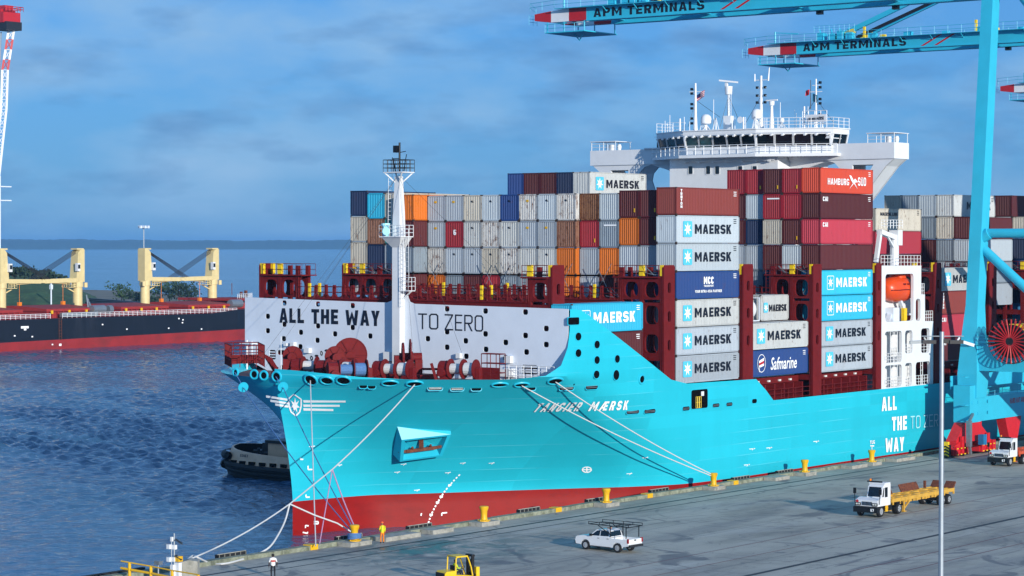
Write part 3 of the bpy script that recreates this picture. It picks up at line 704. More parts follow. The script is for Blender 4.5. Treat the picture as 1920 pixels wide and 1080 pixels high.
def slot(px, py, w, h, name='hull_slot_shade', mat='opening_shade', r=.5, lines=False):
    p = hull_hit(px, py); n = hull_n(p); s = Vector((0, 0, 1)).cross(-n).normalized(); u = Vector((0, 0, 1))
    if s.x < 0: s = -s
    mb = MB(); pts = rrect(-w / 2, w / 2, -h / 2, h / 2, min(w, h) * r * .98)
    mb.prism(pts, lambda a, b, t: p + s * a + u * b + n * t, -.05, .03)  # flat black plate; the dark inside the opening is painted, not cut
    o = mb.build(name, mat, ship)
    MB().prism([rrect(-w / 2 - .05, w / 2 + .05, -h / 2 - .05, h / 2 + .05, min(w, h) * r), pts], lambda a, b, t: p + s * a + u * b + n * t, -.05, .05).build('slot_rim', 'cyan_paint', o)
    if lines: 
        l = MB(); [l.bar(p + n * .045 + u * (h * k) - s * (w / 2 - .1), p + n * .045 + u * (h * k) + s * (w / 2 - .1), .03, .05) for k in (-.15, .15)]; l.build('slot_bar', 'steel', o)
    return p, n, s
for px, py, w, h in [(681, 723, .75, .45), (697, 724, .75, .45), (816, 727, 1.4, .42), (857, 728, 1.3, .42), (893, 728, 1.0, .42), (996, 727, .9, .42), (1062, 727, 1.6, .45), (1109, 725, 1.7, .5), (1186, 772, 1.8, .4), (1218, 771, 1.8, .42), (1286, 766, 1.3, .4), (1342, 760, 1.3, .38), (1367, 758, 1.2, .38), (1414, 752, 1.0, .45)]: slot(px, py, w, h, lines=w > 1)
for px, py, w, h in [(1084, 631, .85, .75), (1084, 662, .85, .75), (1119, 646, .85, .75), (1119, 675, .85, .75), (1157, 673, .85, .75), (1118, 702, .9, .75), (1155, 703, 1.0, 1.0)]: slot(px, py, w, h, 'bulwark_port_shade')
p, n, s = slot(1311, 748, 3.1, 1.95, 'pilot_door_shade', 'opening_shade', r=.12)  # black plate paints the shade of the open doorway
l = MB()
for k in (-.55, -.2, .15): l.ladder(p + n * .06 + s * k + Vector((0, 0, -.9)), p + n * .06 + s * k + Vector((0, 0, .25)), s, w=.28, step=.4)
l.build('door_ladder', 'bright_yellow', ship)
l = MB(); l.box(0, .5, 0, .08, 0, .45, T=Matrix.Translation(p + n * .08 + s * .3 + Vector((0, 0, .3)))); l.build('door_lamp', 'ship_white', ship)
# black plate painting a big recess's shade where bulwark meets breakwater
p, n, s = slot(1075, 602, 1.6, .7, 'bulwark_recess_shade', 'opening_shade', r=.2)
# hull lettering follows the plating
def hull_text(txt, px0, py0, px1, py1, h, bold=0, shear=0, mat='letter_white', rise=None, name='hull_lettering', par=None):
    a = hull_hit(px0, py0); b = hull_hit(px1, py1)
    vs, fs = text2d(txt, 1, h, bold, shear); out = []
    for x, y in vs:
        X = a.x + (b.x - a.x) * x; z = a.z + (b.z - a.z) * x + y
        q = Vector((X, YC - hw(X, z), z)); out.append(q + hull_n(q) * .09)
    return MB().add(out, fs).build(name, mat, par or ship)
def hull_line(pts, wid, mat='letter_white', mb=None, sub=8):
    """a painted stripe through photo points, laid on the plating"""
    mb = mb or MB(); P = []
    for (a, b), (c, d) in zip(pts, pts[1:]):
        for i in range(sub): P.append(hull_hit(a + (c - a) * i / sub, b + (d - b) * i / sub))
    P.append(hull_hit(*pts[-1]))
    for p, q in zip(P, P[1:]):
        d = (q - p).normalized(); n = hull_n((p + q) / 2); w = d.cross(n).normalized() * wid / 2
        mb.add([p - w + n * .06, q - w + n * .06, q + w + n * .06, p + w + n * .06], [(0, 1, 2, 3)])
    return mb
hull_text('T|A|N|G|I|E|R', 989, 771.5, 1083, 769.5, .92, .03, -.55); hull_text('M|Æ|R|S|K', 1098, 769.5, 1175, 767.5, .92, .03, -.2)
hull_text('ALL', 1652, 771, 1680, 768, 1.62, .035); hull_text('THE', 1671, 808, 1699, 805, 1.62, .035); hull_text('WAY', 1659, 848, 1694, 845, 1.62, .035)
hull_text('TO ZERO', 1706, 804, 1768, 798, 1.5, -.022, 0, 'pale_lines')
# bow emblem: shield outline with a star, three stripes each side
mb = MB()
hull_line([(552, 739), (543, 746), (542, 760), (546, 772), (555, 779)], .14, mb=mb, sub=3); hull_line([(552, 739), (565, 748), (565, 760), (562, 772), (555, 779)], .14, mb=mb, sub=3)
for (x0, y0, x1, y1) in [(569, 752, 648, 752), (569, 760, 637, 760), (569, 767, 625, 768)]: hull_line([(x0, y0), (x1, y1)], .28, mb=mb, sub=8)
for (x0, y0, x1, y1) in [(499, 743, 539, 749), (507, 751, 541, 756), (516, 758, 541, 762)]: hull_line([(x0, y0), (x1, y1)], .22, mb=mb, sub=6)
c = hull_hit(553, 760)
pts = []
for x, y in star2d(0, 0, 1):
    q = hull_hit(553.5 + x * 9.5, 760 - y * 15); pts.append(q + hull_n(q) * .075)
cc = hull_hit(553.5, 760); pts.append(cc + hull_n(cc) * .075); mb.add(pts, [(i, (i + 1) % 14, 14) for i in range(14)])
mb.build('bow_emblem', 'letter_white', ship)
# draft and bulb marks
mb = MB()
arc = [(862, 889), (852, 899), (843, 909), (834, 920), (827, 931), (820, 942), (814, 953), (808, 965), (804, 977), (800, 990)]
for (a, b), (c, d) in zip(arc, arc[1:]):
    for i in range(2): hull_line([(a + (c - a) * i / 2, b + (d - b) * i / 2), (a + (c - a) * (i + .55) / 2, b + (d - b) * (i + .55) / 2)], .16, mb=mb, sub=1)
for i in (2, 4, 5, 7): hull_line([(arc[i][0] - 3, arc[i][1]), (arc[i][0] + 3, arc[i][1])], .2, mb=mb, sub=1)
t = [(1100 + 8.5 * math.cos(k * math.pi / 8), 880 - 5 * math.sin(k * math.pi / 8)) for k in range(17)]; hull_line(t, .13, mb=mb, sub=1)
hull_line([(1092, 880), (1108, 880)], .13, mb=mb, sub=1); hull_line([(1100, 875), (1100, 885)], .13, mb=mb, sub=1)
for x, y in ((757, 870), (868, 868), (922, 868), (840, 886), (1180, 888), (1410, 842), (1400, 872), (1530, 828), (1442, 840), (1210, 858), (745, 885), (782, 919), (636, 872), (585, 837)):
    hull_line([(x - 6, y), (x + 5, y - 1)], .07, mb=mb, sub=1); hull_line([(x - 1, y + 2), (x + 4, y - 2)], .06, mb=mb, sub=1)
for pts in ([(563, 858), (563, 861), (568, 861)], [(577, 873), (577, 880), (585, 880)], [(573, 927), (573, 932), (580, 932)], [(588, 978), (596, 978), (596, 982), (588, 982)], [(572, 990), (572, 985), (578, 986)], [(567, 998), (576, 1000), (576, 997)], [(828, 967), (828, 962), (838, 961)], [(790, 962), (789, 967)], [(1634, 836), (1634, 846)], [(1631, 836), (1638, 836)], [(1631, 846), (1638, 846)]):
    hull_line(pts, .13, mb=mb, sub=1)
mb.build('hull_marks', 'letter_white', ship)
hull_text('TUG', 1630, 833, 1639, 832, .42, name='hull_lettering')

# ------------------------------------------------------------------ breakwater and foremast
BX = 184.0
def bw():
    def pt(px, py): p = atx(px, py, BX); return (p.y, p.z)
    outer = [(173.35, 12.7), (169.5, 11.3), (135, 11.3), (131.35, 12.9), (131.3, 18.62), pt(1056, 579), (144.8, 18.78), (150.2, 18.85), (150.8, 19.05), (151.1, 19.7), (152.9, 19.7), (153.2, 19.1), (153.8, 18.92), (157.5, 18.95), (164, 19.05), (173.35, 19.2)]
    holes = []
    for px, py in [(502, 593), (533, 568), (533, 608), (596, 570), (596, 611), (661, 573), (661, 614), (502, 620), (532, 635), (564, 623), (628, 626), (694, 630), (595, 638), (563, 650), (658, 641), (660, 645 + 5), (802, 635), (838, 579), (838, 622), (838, 651), (873, 639), (910, 626), (911, 655), (948, 642), (985, 585), (985, 629), (987, 660), (1024, 616), (1024, 646), (910, 583), (838, 681), (874, 668), (948, 671)]:
        a, b = pt(px, py)
        if all(abs(a - h[0]) > .8 or abs(b - h[1]) > .8 for h in [(sum(p[0] for p in q) / len(q), sum(p[1] for p in q) / len(q)) for q in holes]): holes.append(rrect(a - .31, a + .31, b - .27, b + .27, .19))
    for (px, py, w, h) in [(511, 665, .9, 1.0), (531, 661, 1.6, .5), (993, 693, 1.9, .9)]:
        a, b = pt(px, py); holes.append(rrect(a - w / 2, a + w / 2, b - h / 2, b + h / 2, .18))
    mb = MB().prism([outer] + holes, yz(BX), 0, .07)
    o = mb.build('breakwater', 'pale_grey', ship)
    MB().box(BX + 1.25, BX + 1.35, 131.5, 172.8, 11.3, 18.3).box(BX + .26, BX + 1.25, 131.5, 172.8, 18.35, 18.45).build('breakwater_dark_backing', 'opening_shade', o)  # added backing, painted black so the breakwater holes read as shaded
    g = MB()
    for (px, py, w) in [(993, 688, 1.9), (993, 693, 1.9), (993, 698, 1.9), (511, 660, .9), (511, 665, .9), (511, 670, .9)]:
        a, b = pt(px, py); g.box(BX + .05, BX + .1, a - w / 2, a + w / 2, b - .06, b + .06)
    g.build('vent_louvre', 'pale_grey', o)
    def sign(txt, px0, py0, px1, py1, h, bold):
        a = atx(px0, py0, BX - .03); b = atx(px1, py1, BX - .03); vs, fs = text2d(txt, 1, h, bold)
        MB().add([a.lerp(b, x) + Vector((0, 0, y)) for x, y in vs], fs).build('lettering', 'letter_black', o)
    sign('ALL', 524, 605, 570, 606, 1.52, .035); sign('THE', 584, 607, 634, 608, 1.52, .035); sign('WAY', 648, 609.5, 712, 611.5, 1.55, .035)
    sign('TO', 784, 617, 822, 618, 1.58, -.03); sign('ZERO', 834, 619, 906, 622, 1.6, -.03)
    d = MB()      # boxes, lamps and the side rail fixed to it
    for px, py, w, h in [(550, 646, .5, .5), (577, 657, .7, .5), (537, 646, .4, .3), (730, 668, 1.2, .9), (745, 665, .7, .8), (861, 667, .5, .5), (954, 674, .7, .7), (945, 699, .6, .7), (957, 699, .7, .8)]:
        p = atx(px, py, BX - .2); d.box(BX - .45, BX - .005, p.y - w / 2, p.y + w / 2, p.z - h / 2, p.z + h / 2)
    a = atz(1005, 700, 11.6); d.rail([(BX - .5, 138, 11.6), (BX - .5, 132.6, 11.6)], h=1.5, post=.9, rows=3, r=.035)
    split_build(d, 'wall_fitting', 'ship_white', o)
    return o
bwo = bw()
mx, my = 183.75, 152.0
mb = MB()
def sq(c, w, z): return [(c[0] + i * w / 2, c[1] + j * w / 2, z) for i, j in ((-1, -1), (1, -1), (1, 1), (-1, 1))]
def taper(mb, c, prof, mi=0):
    o = []
    for w, z in prof: o += sq(c, w, z)
    fs = [(4 * i + k, 4 * i + (k + 1) % 4, 4 * i + 4 + (k + 1) % 4, 4 * i + 4 + k) for i in range(len(prof) - 1) for k in range(4)] + [(3, 2, 1, 0), tuple(4 * (len(prof) - 1) + k for k in range(4))]
    return mb.add(o, fs, mi)
taper(mb, (mx, my), [(.98, 11.5), (.98, 18), (.96, 25.5), (.85, 28), (.6, 31.2), (.6, 31.6)])
mast = mb.build('foremast', 'ship_white', ship)
mb = MB(); mb.box(mx - .95, mx + .95, my - 1.25, my + 1.25, 31.95, 32.05); 
for i, j in ((-1, -1), (1, -1), (1, 1), (-1, 1)): mb.bar((mx + i * .25, my + j * .25, 31.0), (mx + i * .85, my + j * 1.1, 31.95), .12)
mb.box(mx - 1.3, mx + .7, my - 1.3, my + 1.5, 25.5, 25.6)
mb.add([(mx - 1.2, my - 1.2, 25.5), (mx + .6, my - 1.2, 25.5), (mx + .6, my + 1.3, 25.5), (mx - 1.2, my + 1.3, 25.5), (mx - .5, my - .5, 24.5), (mx + .5, my - .5, 24.5), (mx + .5, my + .5, 24.5), (mx - .5, my + .5, 24.5)], [(0, 1, 5, 4), (1, 2, 6, 5), (2, 3, 7, 6), (3, 0, 4, 7)])
mb.box(mx - .6, mx + .5, my - 1.7, my - .6, 20.1, 20.18); mb.bar((mx, my - .55, 19.3), (mx, my - 1.6, 20.1), .12)
split_build(mb, 'mast_platform', 'ship_white', mast)
mb = MB(); mb.rail([(mx - 1.3, my - 1.3, 25.6), (mx - 1.3, my + 1.5, 25.6), (mx + .7, my + 1.5, 25.6)], post=.7, h=1.1, rows=3); mb.rail([(mx - 1.3, my - 1.3, 25.6), (mx + .7, my - 1.3, 25.6)], post=.7, h=1.1, rows=3)
mb.rail([(mx + .5, my - 1.7, 20.18), (mx - .6, my - 1.7, 20.18), (mx - .6, my - .6, 20.18)], post=.5, h=1.3, rows=3)
split_build(mb, 'mast_railing', 'ship_white', mast)
mb = MB(); mb.ladder((mx - .3, my + .95, 25.6), (mx - .3, my + .85, 31.9), (1, 0, 0), w=.55, step=.4)
mb.ladder((mx - .65, my - .9, 18.6), (mx - .65, my - .9, 26.5), (0, 1, 0), w=.5, step=.4); mb.ladder((mx - .62, my - 1.45, 21.2), (mx - .62, my - 1.4, 26.3), (0, 1, 0), w=.7, step=.45)
mb.build('mast_ladder', 'ship_white', mast)
mb = MB(); mb.rail([(mx - .95, my - 1.25, 32.05), (mx - .95, my + 1.25, 32.05), (mx + .95, my + 1.25, 32.05), (mx + .95, my - 1.25, 32.05), (mx - .95, my - 1.25, 32.05)], post=.6, h=1.2, rows=3, r=.035)
mb.cyl((mx, my - .1, 32), (mx, my - .1, 35.0), .1); mb.bar((mx - .3, my + .1, 32), (mx - .3, my + .6, 33.5), .07); mb.bar((mx, my - .6, 32), (mx, my - 1, 33.8), .06)
mb.bar((mx, my - .1, 34.0), (mx, my - .9, 34.1), .07); mb.box(mx - .25, mx + .25, my + .05, my + .55, 34.0, 34.7); mb.bar((mx, my, 33.4), (mx, my + .7, 33.4), .08); mb.bar((mx, my + .65, 32), (mx, my + .65, 33.4), .06)
mb.build('mast_head', 'black', mast)
mb = MB(); mb.lathe((mx - 1.0, my + .9, 25.6), [(.3, 0), (.35, .4), (.3, .9), (.45, 1.1), (.45, 1.3)], n=10); mb.cyl((mx - 1.0, my + .7, 26.1), (mx - 1.5, my + .4, 26.1), .12, .4)
mb.build('fog_horn', 'pale_lines', mast)

# ------------------------------------------------------------------ forecastle gear
def winch(x, y, rz, rope='rope_white', drums=1, z=11.6, R=.95, big=False):
    T = Matrix.Translation((x, y, z)) @ Matrix.Rotation(rz, 4, 'Z')
    def tf(mb): mb.v = [tuple(T @ Vector(v)) for v in mb.v]; return mb
    f = MB(); f.box(-.8, .8, -2.1, 2.1, 0, .35); f.box(-.5, .5, 1.25, 2.0, .35, 1.75); f.cyl((0, 1.2, 1.35), (0, 2.15, 1.35), .75, n=12); f.box(-.35, .35, -2.1, -1.7, .3, 1.5); f.cyl((-.5, 1.6, 1.0), (-1.2, 1.6, 1.0), .4)
    w = tf(f).build('mooring_winch', 'maroon_red', ship)
    d = MB()
    for yy in (-1.65, -.35, 1.05): d.lathe((0, yy, 1.35), [(R, 0), (R, .09)], n=18, axis='y')
    tf(d).build('drum_flange', 'maroon', w)
    r = MB(); r.lathe((0, -1.5, 1.35), [(.55, 0), (.62, .1), (.62, 1.0), (.55, 1.1)], n=14, axis='y'); r.lathe((0, -.2, 1.35), [(.5, 0), (.5, 1.2)], n=14, axis='y')
    tf(r).build('rope_drum', rope, w)
winch(171.5, 149.3, .3); winch(170.2, 146.8, .9, 'rope_blue'); winch(173.5, 144.0, .2); winch(177.5, 139.2, .2); winch(173.2, 154, .4)
def windlass(x, y, rz, R=1.75):
    T = Matrix.Translation((x, y, 11.6)) @ Matrix.Rotation(rz, 4, 'Z')
    tf = lambda mb: (setattr(mb, 'v', [tuple(T @ Vector(v)) for v in mb.v]), mb)[1]
    b = MB(); b.box(-1.1, 1.1, -1.6, 1.4, 0, .5); b.box(-.6, .6, -1.5, -.8, .5, 2.4); b.cyl((0, -1.0, 2.2), (0, 1.2, 2.2), .45); b.box(-.9, .9, .5, 1.2, .4, 2.0)
    w = tf(b).build('windlass', 'maroon_red', ship)
    d = MB(); d.lathe((0, 0, 2.25), [(R, 0), (R, .12), (R * .94, .12), (R * .94, .05), (R * .3, .05), (R * .3, .3), (.2, .3)], n=28, axis='y')
    for k in range(6): t = math.pi * k / 3; d.bar((R * .3 * math.cos(t), .12, 2.25 + R * .3 * math.sin(t)), (R * .92 * math.cos(t), .12, 2.25 + R * .92 * math.sin(t)), .1, .14)
    tf(d).build('brake_wheel', 'maroon_red', w)
    d = MB(); d.lathe((0, -.75, 2.25), [(R * .8, 0), (R * .8, .2), (R * .5, .25)], n=24, axis='y'); tf(d).build('chain_wheel', 'maroon', w)
windlass(178.6, 154.0, math.pi - .85, 1.7); windlass(178.6, 146.4, math.pi + .75, 1.75); windlass(174.5, 152.4, math.pi - .7, 1.05); windlass(173, 156.6, math.pi - .9, 1.0)
mb = MB()       # anchor chain from the far windlass down to the deck
for i in range(11):
    t = i / 10; p = Vector((178.2, 156.8, 14.2)).lerp(Vector((173.5, 159.2, 12.6)), t); p.z -= 1.2 * t * (1 - t)
    mb.torus(p, (Vector((0, 1, 0)) if i % 2 else Vector((.3, .2, 1))), .2, .07, 10, 4, sy=.7, up=Vector((-.5, .3, -.2)))
mb.build('anchor_chain', 'dark_steel', ship, smooth=True)
mb = MB()
for px, py, h in [(585, 690, 1.9), (820, 693, 2.0)]: p = atx(px, py, 176); mb.bar((p.x, p.y, 11.6), (p.x - .3, p.y + .5, p.z + .6), .25)
for x, y in ((169, 151.5), (168.6, 155), (181.5, 140.5), (175, 150.5), (181, 158)): 
    mb.cyl((x, y, 11.6), (x, y, 12.6), .28); mb.cyl((x + .2, y - .9, 11.6), (x + .2, y - .9, 12.6), .28)
mb.bar((177.2, 148.8, 12.7), (179.6, 143.5, 12.7), .22); mb.box(177, 180, 144, 148, 11.6, 12.2)
split_build(mb, 'deck_bitts', 'maroon_red', ship)
mb = MB(); a = Vector((180.3, 138.9, 11.6))     # gangway cage
mb.rail([a, a + Vector((0, -2.2, 0)), a + Vector((.9, -2.2, 0)), a + Vector((.9, 0, 0)), a], h=2.7, post=1.1, rows=3, r=.05); mb.box(a.x - .03, a.x + .03, a.y - 2.2, a.y, a.z, a.z + 1.4)
mb.build('deck_cage', 'maroon_red', ship)
mb = MB()       # bow lookout platform at the far side
P0 = atz(418, 686, 13.0); P1 = atz(474, 690, 12.9)
q = [Vector((166.9, 159.0, 12.9)), Vector((171.5, 164.3, 12.9)), Vector((174.5, 162.6, 12.9)), Vector((169.6, 157.2, 12.9))]
mb.rail(q + [q[0]], h=2.1, post=.8, rows=3, r=.05)
for a, b in ((q[0], q[1]), (q[1], q[2])): mb.add([a, b, b + Vector((0, 0, .9)), a + Vector((0, 0, .9))], [(0, 1, 2, 3)])
for k in range(5): mb.bar(q[3].lerp(q[2], k / 4) + Vector((.4, -.4, .9)), q[3].lerp(q[2], k / 4) + Vector((.9, -1.5, -1)), .18)
mb.build('bow_platform', 'maroon_red', ship)
mb = MB(); mb.cyl((166.6, 152.3, 12.2), (166.6, 152.3, 16.1), .06, .03, n=6); mb.build('jackstaff', 'ship_white', ship)
mb = MB()
for q in ((168.5, 158, 12.5), (172, 160, 12), (176.5, 144, 12), (180, 140, 12), (186, 165, 19.5), (186, 138, 19.5)): mb.cyl((mx, my, 31.8), q, .014, n=4, cap=False)
mb.build('mast_stay', 'dark_steel', ship)
mb = MB(); mb.cyl((183.4, 172.5, 11.6), (183.4, 172.5, 14.7), .09); mb.box(183.0, 183.8, 171.4, 173.2, 14.3, 14.4); mb.cyl((183.2, 171.6, 12.4), (183.2, 171.6, 14.6), .07); mb.build('navigation_light_post', 'ship_white', ship)
# ------------------------------------------------------------------ lashing bridges between the bays
PIT = 2.5
def lashing_bridge(xa, xb, Y0, Y1, zb, zl, near, far, zt=22.9, rods=True, seed=1):
    rnd = random.Random(seed); n = round((Y1 - Y0) / PIT); st = (Y1 - Y0) / n
    mb = MB(); cap = MB(); wk = MB(); rl = MB(); rd = MB(); tw = zt - 1.1
    for k in range(n + 1):
        y = Y0 + k * st; tall = k <= near or k >= n - far
        w = .42 if 0 < k < n else .35
        for x in (xa, xb - .35):
            mb.box(x + (0 if tall else .06), x + (.35 if tall else .3), y - (w if tall else .26) / 2, y + (w if tall else .26) / 2, zb, (zt - .12 if tall else zl + 1.35))
            if tall and k in (0, 1, n - 1, n): cap.box(x - .03, x + .38, y - w / 2 - .03, y + w / 2 + .03, zt - 1.0, zt + .1) if x == xa or k in (0, n) else None
            elif rnd.random() < .12: cap.box(x + .05, x + .3, y - .12 + .9, y + .12 + .9, zl + .1, zl + 1.5)
        if k == n: break
        t2 = k < near or k >= n - far
        for x in (xa + .04, xb - .31):
            if t2: mb.prism([[(y, zl), (y + st, zl), (y + st, tw), (y, tw)], rrect(y + .4, y + st - .4, zl + .2, tw - .5, .6, 4)], yz(x), 0, .27)
            else: mb.prism([[(y, zl - .55), (y + st, zl - .55), (y + st, zl + .55), (y + st - .35, zl + .15), (y + st / 2, zl), (y + .35, zl + .15), (y, zl + .55)]], yz(x), 0, .27)
            z = zl - 2.9
            while z > zb:
                mb.box(x, x + .27, y, y + st, z - .35, z + .25); z -= 2.9
            if k in (0, n - 1):
                for zz in (zl - 2.9, zl - 5.8):
                    if zz - .3 > zb: mb.prism([[(y, zz + .2), (y + st, zz + .2), (y + st, zz + 2.6), (y, zz + 2.6)], rrect(y + .42, y + st - .42, zz + .4, zz + 2.3, .55, 4)], yz(x + .005), 0, .25)
        if rods and rnd.random() < .8:
            for j in range(3): 
                a = Vector((xa + rnd.uniform(-.1, .6), y + rnd.uniform(.2, 1), (tw if t2 else zl) + .2)); rd.bar(a, a + Vector((rnd.uniform(-.3, .3), rnd.uniform(.8, 1.6), rnd.uniform(.1, .9))), .06)
            if rnd.random() < .6:
                rd.cyl((xb + .3, y + .3, zl + .3), (xb + .45, y + 2.3, zl + 3.6), .035, n=5); rd.cyl((xb + .3, y + 2.3, zl + .3), (xb + .45, y + .3, zl + 3.6), .035, n=5)
    root = mb.build('lashing_bridge', 'maroon', ship)
    wk.box(xa - .1, xb + .1, Y0 + near * st + .3, Y1 - far * st - .3, zl - .12, zl - .02)
    for a, b in ((Y0, Y0 + near * st), (Y1 - far * st, Y1)):
        e0 = .2 if a == Y0 else -.9; e1 = .9 if a == Y0 else -.2
        wk.box(xa - .25, xb + .2, a + e0, b + e1, tw - .1, tw + .02)
    wk.build('walkway', 'maroon_red', root)
    for x in (xa - .12, xb + .12):
        rl.rail([(x, Y0 + near * st, zl), (x, Y1 - far * st, zl)], h=1.15, post=1.25, r=.028)
        rl.rail([(x, Y0 + .3, tw), (x, Y0 + near * st + .8, tw)], h=1.15, post=1.25, r=.028); rl.rail([(x, Y1 - far * st - .8, tw), (x, Y1 - .3, tw)], h=1.15, post=1.25, r=.028)
    for y in (Y0 + near * st + .5, Y1 - far * st - .5): rl.ladder((xa - .1, y, zl), (xa - .1, y, tw + .6), (0, 1, 0), w=.5)
    rl.build('railing', 'maroon', root)
    split_build(cap, 'guide_cap', 'bright_yellow', root)
    if rd.v: rd.build('lashing_rods', 'steel', root)
    # side plate with oval slots
    for y, s in ((Y0 - .2, -1), (Y1 + .2, 1)):
        m = MB(); hs = [rrect((xa + xb) / 2 - .28, (xa + xb) / 2 + .28, z - .55, z + .55, .27, 4) for z in (zl + 1.2, zl - 1.7, zl - 4.6) if z > zb + .8]
        m.prism([[(xa - .05, zb), (xb + .05, zb), (xb + .05, zt - .15), (xb - .1, zt + .1), (xa + .1, zt + .1), (xa - .05, zt - .15)]] + hs, xz(y), -.12, .12)
        m.build('side_plate', 'maroon', root)
    return root
lashing_bridge(184.7, 186.6, 133.95, 171.6, 12.4, 19.25, 1, 2, zt=22.7, rods=False, seed=2)
lashing_bridge(200.1, 202.0, 131.25, 173.4, 10.7, 19.2, 2, 3, zt=22.6, seed=3)
lashing_bridge(215.4, 217.3, 131.25, 173.4, 8, 19.2, 1, 2, zt=22.6, seed=4)
lashing_bridge(230.2, 232.0, 131.25, 173.4, 8, 18.8, 2, 2, zt=22.5, seed=5)
lashing_bridge(244.85, 246.0, 131.25, 140, 8, 18.8, 1, 1, zt=22.5, rods=False, seed=6)
lashing_bridge(259.6, 261.3, 131.25, 173.4, 8, 18.8, 2, 2, zt=22.5, seed=7)
lashing_bridge(274.6, 276.6, 131.25, 173.4, 8, 18.8, 2, 2, zt=22.5, seed=8)
lashing_bridge(290.2, 292.2, 131.25, 173.4, 8, 18.8, 2, 2, zt=22.5, seed=9)
# hatch coamings with their stays, seen where the bulwark drops
def coaming(xa, xb):
    mb = MB(); mb.box(xa, xb, 133.2, 171.4, 7.0, 10.2); mb.box(xa - .1, xb + .1, 132.7, 171.9, 9.6, 10.3)
    x = xa
    while x < xb: mb.box(x, x + .2, 132.0, 133.2, 7, 9.6); x += 2.0
    o = mb.build('hatch_coaming', 'maroon', ship)
    r = MB(); r.rail([(xa, 131.2, 7.6), (xb, 131.2, 7.6)], h=1.5, post=1.5, rows=3); r.build('side_railing', 'maroon', o)
    f = MB()
    for i in range(5): f.box(xa + 1 + i * 2.3, xa + 1.4 + i * 2.3, 132.5, 132.68, 9.8, 10.0)
    f.build('coaming_fittings', 'ship_white', o)
    s = MB(); s.box(xa + .3, xb - .3, 133.0, 171, 10.32, 10.5); s.build('hatch_cover', 'pale_grey', o)
for a, b in ((217.6, 229.9), (232.4, 244.6), (261.7, 274.2), (277.2, 290), (292.6, 305)): coaming(a, b)

# ------------------------------------------------------------------ shipping containers
CW, CH = 2.438, 2.83
def container_mesh(Lx):
    b = MB(); d = .045
    def wave(n):     # trapezoid corrugation 0..1
        o = []
        for i in range(n): o += [(i / n, 0), ((i + .28) / n, 0), ((i + .5) / n, 1), ((i + .78) / n, 1)]
        return o + [(1, 0)]
    wv = wave(9); p = [(.04 + d * (1 - h), .13 + t * (CW - .26)) for t, h in wv]
    b.add([(x, y, z) for z in (.16, CH - .12) for x, y in p], [(i, i + 1, len(p) + i + 1, len(p) + i) for i in range(len(p) - 1)])
    wv = wave(40 if Lx > 8 else 20)
    for yy, s in ((.02, 1), (CW - .02, -1)):
        p = [(.13 + t * (Lx - .26), yy + s * (.012 + .036 * (1 - h))) for t, h in wv]
        b.add([(x, y, z) for z in (.16, CH - .12) for x, y in p], [(i, i + 1, len(p) + i + 1, len(p) + i) for i in range(len(p) - 1)])
    b.box(.05, Lx - .05, .05, CW - .05, CH - .06, CH - .03); b.box(.05, Lx - .05, .05, CW - .05, .12, .15)
    b.box(Lx - .06, Lx - .03, .1, CW - .1, .15, CH - .1)
    f = MB()
    for x in (0, Lx - .13):
        for y in (0, CW - .13): f.box(x, x + .13, y, y + .13, .17, CH - .12, 0)
    for x in (0.01, Lx - .12):
        f.box(x, x + .11, .16, CW - .16, CH - .13, CH - .01, 0); f.box(x, x + .11, .16, CW - .16, .02, .16, 0)
    for y in (.005, CW - .085): f.box(.16, Lx - .16, y, y + .08, CH - .12, CH - .015, 0); f.box(.16, Lx - .16, y, y + .08, .02, .17, 0)
    for x in (-.005, Lx - .173):
        for y in (-.005, CW - .157):
            for z in (0, CH - .118): f.box(x, x + .178, y, y + .162, z, z + .118, 1)
    return b, f
PROTO = {}
for key, Lx in (('40', 12.19), ('20', 6.06)):
    b, f = container_mesh(Lx)
    o = b.build('shipping_container', 'box_grey', fix=True); c = f.build('frame', ['box_grey', 'casting'], o)
    COL.objects.unlink(o); COL.objects.unlink(c); PROTO[key] = (o, c)
ORD = ['first', 'second', 'third', 'fourth', 'fifth', 'sixth', 'seventh', 'eighth', 'ninth', 'tenth', 'eleventh', 'twelfth', 'thirteenth', 'fourteenth', 'fifteenth', 'sixteenth', 'seventeenth', 'eighteenth']
LOOK = dict(grey='grey', lgrey='pale grey', white='off-white', rusty='rust-streaked white', cream='dirty cream', slate='slate blue-grey', brown='red-brown', maroon='dark maroon', crimson='crimson', red='red', orange='orange', blue='blue',
            navy='navy blue', cyan='turquoise', teal='teal', rustbrown='rusty brown', darkrust='badly rusted brown', hred='orange-red', skyblue='sky blue', rose='rose red')
LOGO = {}
